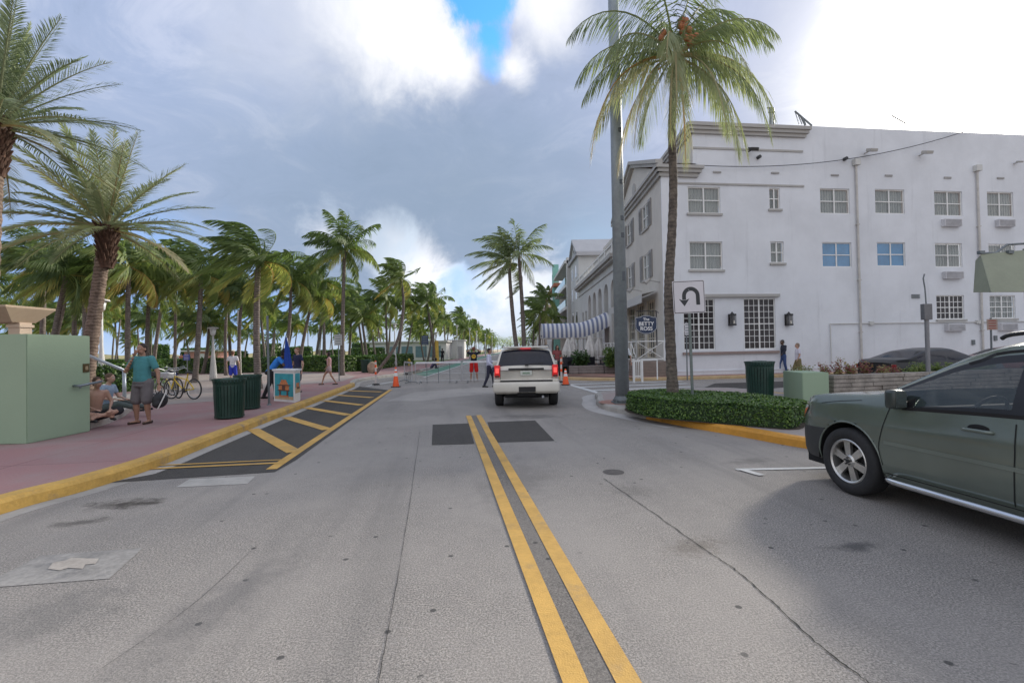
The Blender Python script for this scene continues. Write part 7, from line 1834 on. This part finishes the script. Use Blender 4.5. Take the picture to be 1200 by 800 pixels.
def parasol(px, d, y0, lab, col=(.60, .58, .56)):
    b = at(px, 430, d); t = thing('closed_parasol', lab, 'parasol', (b.x, d, .15), 0, 'closed cafe parasols'); z1 = at(px, y0, d).z-.15
    bm = BM(); cyl(bm, (0, 0, 0), (0, 0, z1), .03, n=8); obj('pole', bm, M_white, t)
    bm = BM(); n = 16; rings = []
    for s in frange(0, 1, 7):
        rr_ = .05+.36*(1-s)**.9*(1-.35*max(0, .25-s)/.25); z = .95+(z1-.95)*s; rings.append([bm.verts.new((rr_*(1+.3*(k % 2))*cos(2*pi*k/n), rr_*(1+.3*(k % 2))*sin(2*pi*k/n), z)) for k in range(n)])
    for a, b_ in zip(rings, rings[1:]):
        for k in range(n): bm.faces.new((a[k], a[(k+1) % n], b_[(k+1) % n], b_[k]))
    obj('canopy', bm, cloth('ivory_canvas', col), t); bm = BM(); lathe(bm, [(0, 0), (.25, 0), (.25, .07), (0, .09)], 14); obj('foot', bm, M_dark, t)
parasol(666, 31, 396, 'closed ivory parasol, left of the pair in front of the arches'); parasol(671.5, 33, 395, 'closed ivory parasol squeezed between the outer two'); parasol(692, 29.5, 393, 'largest closed ivory parasol right of the pair'); parasol(702, 34, 396, 'closed ivory parasol closest to the grey pole')
PG = leafmat('shrub_leaf', [(0, (.02, .05, .012)), (.5, (.07, .13, .03)), (1, (.28, .30, .08))], .3)
for i, (px, d) in enumerate(((672, 27.6), (682, 27.7), (692, 27.7), (702, 27.7), (713, 27.6), (723, 27.6))):
    b = at(px, 440, d); t = thing('planter_box', 'wooden-grey cafe planter box in the row left of the pole', 'planter', (b.x, d, .15), 0, 'cafe planter boxes'); bm = BM(); box2(bm, (-.24, -.2, 0), (.24, .2, .48), .01); obj('box', bm, mat('grey_timber', (.20, .175, .165), .85, var=.25, scale=5), t)
    bm = BM()
    for z in (.1, .24, .38): box2(bm, (-.245, -.21, z), (.245, -.2, z+.09))
    obj('slat', bm, mat('grey_timber_pale', (.28, .25, .24), .85), t)
for px, d, h, w, lab, ti in ((716, 27.0, 1.1, .42, 'broad yellow-green shrub beside the pole in the cafe planters', .62), (681, 27.9, .9, .5, 'dark green shrub in the middle of the cafe planters', .25), (660, 30, .9, .5, 'dark shrub behind the cone at the cafe edge', .2), (733, 30, .9, .4, 'shrub between the pole and the terrace', .35)):
    b = at(px, 430, d); tuft((b.x, d, .5 if px != 660 else .15), h, w, 90, ti, lab, int(px), 'shrub', .10, mt=PG, name='cafe_shrub', group=None)
# cafe tables and chairs
M_rat = mat('dark_rattan', (.02, .022, .03), .6, var=.3, scale=20)
def cafe_chair(loc, rz, lab='dark rattan cafe chair at the tables under the canopy'):
    t = thing('cafe_chair', lab, 'chair', loc, rz, 'dark cafe chairs')
    bm = BM(); box2(bm, (-.22, -.22, .43), (.22, .22, .48), .01); obj('seat', bm, M_rat, t); bm = BM(); box(bm, (0, -.22, .72), (.42, .04, .46), Matrix.Rotation(.15, 3, 'X'), .015); obj('backrest', bm, M_rat, t)
    for x in (-.19, .19):
        for y in (-.19, .19): bm = BM(); cyl(bm, (x, y, 0), (x, y, .43), .018, n=6); obj('leg', bm, M_black, t)
    return t
def cafe_table(loc):
    t = thing('cafe_table', 'small dark round cafe table under the parasols', 'table', loc, 0, 'dark cafe tables'); bm = BM(); lathe(bm, [(0, .73), (.36, .73), (.36, .76), (0, .76)], 20); obj('table_top', bm, M_black, t)
    bm = BM(); cyl(bm, (0, 0, .05), (0, 0, .73), .03); lathe(bm, [(0, 0), (.24, 0), (.22, .03), (0, .05)], 14); obj('pedestal', bm, M_black, t); return t
ch = cafe_chair((0, 0, 0), 0); tb_ = cafe_table((0, 0, 0)); k = 0
for px, d in ((675, 29.2), (684, 29.6), (694, 31), (704, 29.2), (666, 28.6), (712, 30.5), (678, 33)):
    b = at(px, 430, d); q = tb_ if k == 0 else copy_tree(tb_); q.location = (b.x, d, .15)
    for j, a in enumerate((0.3, 2.2, 4.2)):
        c = ch if (k == 0 and j == 0) else copy_tree(ch); c.location = (b.x+.62*cos(a+k), d+.62*sin(a+k), .15); c.rotation_euler = (0, 0, a+k+pi/2)
    k += 1
# white gate post + gate by the terrace steps
p = G(744.5, 448.5); t = thing('white_gate', 'white painted gate posts and rail at the foot of the hotel terrace', 'gate', (p.x, p.y, .0)); bm = BM(); 
for x in (-.06, .32): box(bm, (x, 0, .55), (.09, .09, 1.1), None, .01)
obj('post', bm, M_white, t); bm = BM(); box(bm, (.1, 0, 1.0), (.5, .05, .07)); box(bm, (.1, 0, .3), (.4, .04, .06)); cyl(bm, (.3, 0, 1.03), (1.2, .6, 1.03), .03); cyl(bm, (1.2, .6, 0.1), (1.2, .6, 1.03), .03)
for q in range(4): box(bm, (-.0+.085*q, 0, .6), (.03, .03, .8))
obj('rail', bm, M_white, t)
# olive awning at the right edge, hung on its own frame
d = 14.5; A0 = at(1150, 298, d); A1 = at(1162.5, 342.5, d-1.2); t = thing('olive_awning', 'olive green sloping canvas awning at the right picture edge', 'awning', (A0.x, d, .15))
ox, oy, oz = A0.x, d, .15
top_l = Vector((0, 0, A0.z-oz)); bot_l = A1-Vector((ox, oy, oz)); W2 = 4.5
bm = BM(); q = [bot_l, bot_l+Vector((W2, .2, .0)), top_l+Vector((W2, .4, .35)), top_l]; extr(bm, q, (0, .03, .02)); side = [bot_l, top_l, top_l+Vector((.3, .5, -.1)), bot_l+Vector((.35, .9, .1))]; extr(bm, side, (.02, 0, 0))
q3 = [bot_l, bot_l+Vector((W2, .2, 0)), bot_l+Vector((W2, 1.4, .1)), bot_l+Vector((.35, .9, .1))]; extr(bm, q3, (0, 0, .02)); bmesh.ops.recalc_face_normals(bm, faces=bm.faces)
obj('canvas', bm, mat('olive_canvas', (.26, .275, .20), .85, var=.08, scale=1.5), t)
bm = BM(); tube(bm, [top_l+Vector((-.05, 0, .03)), top_l+Vector((.55, .1, .05)), top_l+Vector((1.0, .2, .32)), top_l+Vector((W2, .4, .5))], .035, 6)
for x in (.02, .9): box(bm, top_l+Vector((x, .03, .06)), (.16, .1, .1))
cyl(bm, (2.2, .8, 0), (2.2, .8, top_l.z+.3), .06, n=10); cyl(bm, (W2, .8, 0), (W2, .8, top_l.z+.3), .06, n=10); cyl(bm, (2.2, .8, top_l.z+.28), (W2, .8, top_l.z+.38), .04)
obj('frame', bm, M_greymetal, t)
# ================================================================== SKY AND LIGHT
SUN_EL, SUN_AZ = radians(23), radians(47)          # azimuth clockwise from +Y
sd = Vector((sin(SUN_AZ)*cos(SUN_EL), cos(SUN_AZ)*cos(SUN_EL), sin(SUN_EL)))
ld_ = bpy.data.lights.new('sun', 'SUN'); ld_.energy = 3.2; ld_.angle = radians(6); ld_.color = (1.0, .93, .82)
lo_ = bpy.data.objects.new('sun', ld_); COL.objects.link(lo_); lo_.rotation_euler = (-sd).to_track_quat('-Z', 'Y').to_euler(); lo_.location = sd*100
w = bpy.data.worlds.new('World'); scene.world = w; w.use_nodes = True; nt = w.node_tree
t = NT(nt); bg = nt.nodes['Background']
sky = t.new('ShaderNodeTexSky'); sky.sky_type = 'NISHITA'; sky.sun_disc = False; sky.sun_elevation = SUN_EL; sky.sun_rotation = SUN_AZ; sky.air_density = 1.0; sky.dust_density = 0.6; sky.ozone_density = 1.4
dirv = t.new('ShaderNodeTexCoord').outputs['Generated']
dirv = t.vmath('NORMALIZE', dirv)
sep = t.new('ShaderNodeSeparateXYZ'); t.put(sep.inputs[0], dirv); dz = sep.outputs[2]
# project on a cloud layer so that clouds get smaller towards the horizon
den = t.math('ADD', t.math('MAXIMUM', dz, 0.0), 0.16)
pv = t.new('ShaderNodeCombineXYZ'); t.put(pv.inputs[0], t.math('DIVIDE', sep.outputs[0], den)); t.put(pv.inputs[1], t.math('DIVIDE', sep.outputs[1], den)); pv.inputs[2].default_value = 3.7
big = t.noise(pv.outputs[0], 0.55, 7, 0.56, 0.35); med = t.noise(pv.outputs[0], 1.7, 8, 0.62, 0.5); fin = t.noise(dirv, 9, 8, .6, .3)
def bl(px, py, r_in, r_out, nz=0.0, n=None):
    """soft patch of sky round a direction; radii in degrees; nz = raggedness"""
    d = ray(px, py).normalized()
    dot = t.vmath('DOT_PRODUCT', dirv, tuple(d))
    ang = t.math('MULTIPLY', t.math('ARCCOSINE', t.math('MINIMUM', dot, 1.0)), 57.2958)
    if nz: ang = t.math('ADD', ang, t.math('MULTIPLY', t.math('SUBTRACT', n or fin, 0.5), nz*2))
    return t.ramp(ang, r_out, r_in)
grey = t.mix(t.ramp(med, .30, .72), srgb(144, 158, 186), srgb(166, 176, 202))
grey = t.mix(t.ramp(big, .35, .65), grey, srgb(152, 167, 196))
wisp = t.noise(pv.outputs[0], 3.3, 10, .68, .9)
grey = t.mix(t.ramp(wisp, .46, .72, 0, .45), grey, srgb(196, 202, 220))
grey = t.mix(t.ramp(wisp, .48, .25, 0, .4), grey, srgb(122, 138, 164))
low = t.ramp(dz, .50, .12)
c = t.mix(t.math('MULTIPLY', low, .62), grey, srgb(132, 149, 171))
for px, py, a, b, s in ((420, 235, 3, 22, .55), (600, 240, 3, 20, .6), (480, 190, 2, 16, .25)): c = t.mix(t.math('MULTIPLY', bl(px, py, a, b, 5), s), c, srgb(128, 145, 166))
# bright cumulus patches
for px, py, a, b, s, nz in ((462, 8, 1, 10, .85, 5.5), (500, 55, 1, 7.5, .65, 5), (420, 30, 1, 9, .3, 5), (535, 78, .5, 4.5, .7, 3), (340, 0, 2, 14, .25, 5), (650, -5, 1, 6.5, .8, 3), (600, 78, .3, 3.0, .85, 2.5), (1010, 40, 4, 14, .12, 6)):
    c = t.mix(t.math('MULTIPLY', bl(px, py, a, b, nz), s), c, (.86, .86, .88))
# pale blue clearer sky low on the left
for px, py, a, b in ((60, 380, 3, 14), (190, 350, 3, 12), (300, 385, 3, 9)): c = t.mix(t.math('MULTIPLY', bl(px, py, a, b, 5), .75), c, srgb(138, 172, 222))
# low white clouds above the street
for px, py, a, b, s in ((500, 320, 1.5, 6, .9), (530, 335, 1, 5, .9), (600, 352, 2, 7, .8), (650, 335, 1.5, 6, .7), (560, 362, 1.5, 7, .75), (490, 380, 1, 8, .4), (640, 300, .5, 3, .5), (380, 275, .5, 3.5, .5), (455, 290, .5, 4.5, .6)):
    c = t.mix(t.math('MULTIPLY', bl(px, py, a, b, 5.5), s), c, t.mix(t.ramp(fin, .35, .65), srgb(196, 208, 222), srgb(244, 244, 248)))
c = t.mix(t.math('MULTIPLY', bl(540, 330, .5, 4.5, 4.5), .75), c, srgb(150, 190, 236))
c = t.mix(t.math('MULTIPLY', bl(705, 300, .5, 9, 3), .5), c, srgb(150, 178, 205))
c = t.mix(t.ramp(dz, .07, .0, 0, .6), c, srgb(186, 200, 214))
# glare of the hidden sun through thin cloud
g0_ = bl(1200, 50, 2, 44, 8, wisp); c = t.mix(t.math('MULTIPLY', g0_, .42), c, (.56, .55, .62))
g1 = t.math('MAXIMUM', bl(1220, 65, 1, 23, 8, wisp), t.math('MULTIPLY', bl(1110, 150, 1, 10, 5, wisp), .8)); c = t.mix(g1, c, (1.05, 1.04, 1.02))
g2 = t.math('POWER', bl(1225, 55, 0, 26), 4.0); c = t.mix(g2, c, (10.0, 9.5, 8.6))
# upper and rear sky: bright broken cloud
back = t.ramp(sep.outputs[1], .25, -.35); c = t.mix(back, c, t.mix(t.ramp(med, .35, .65), (.38, .44, .56), (.82, .81, .84)))
# the deep blue gap
rag = t.noise(dirv, 5.5, 8, .68, .5)
gap = bl(566, 0, 2.4, 4.3, 3.5, rag)
gap2 = bl(572, 42, 1.2, 3.4, 3.2, rag); gap3 = bl(574, 72, .3, 2.2, 2.0, rag)
gap = t.math('MAXIMUM', t.math('MAXIMUM', gap, gap2), t.math('MULTIPLY', gap3, .7))
nish = t.vmath('MULTIPLY', sky.outputs[0], (0.10, 0.10, 0.10))
nish = t.mix(1.0, nish, (.75, 1.8, 2.8), 'MULTIPLY')
clr = t.mix(gap, c, nish)
t.put(bg.inputs[0], clr); bg.inputs[1].default_value = 1.0
scene.view_settings.view_transform = 'Standard'; scene.view_settings.look = 'None'; scene.view_settings.exposure = 0.45; scene.view_settings.gamma = 1.0
scene.cycles.max_bounces = 6; scene.cycles.transparent_max_bounces = 12; scene.cycles.use_denoising = True
scene.cycles.caustics_reflective = False; scene.cycles.caustics_refractive = False
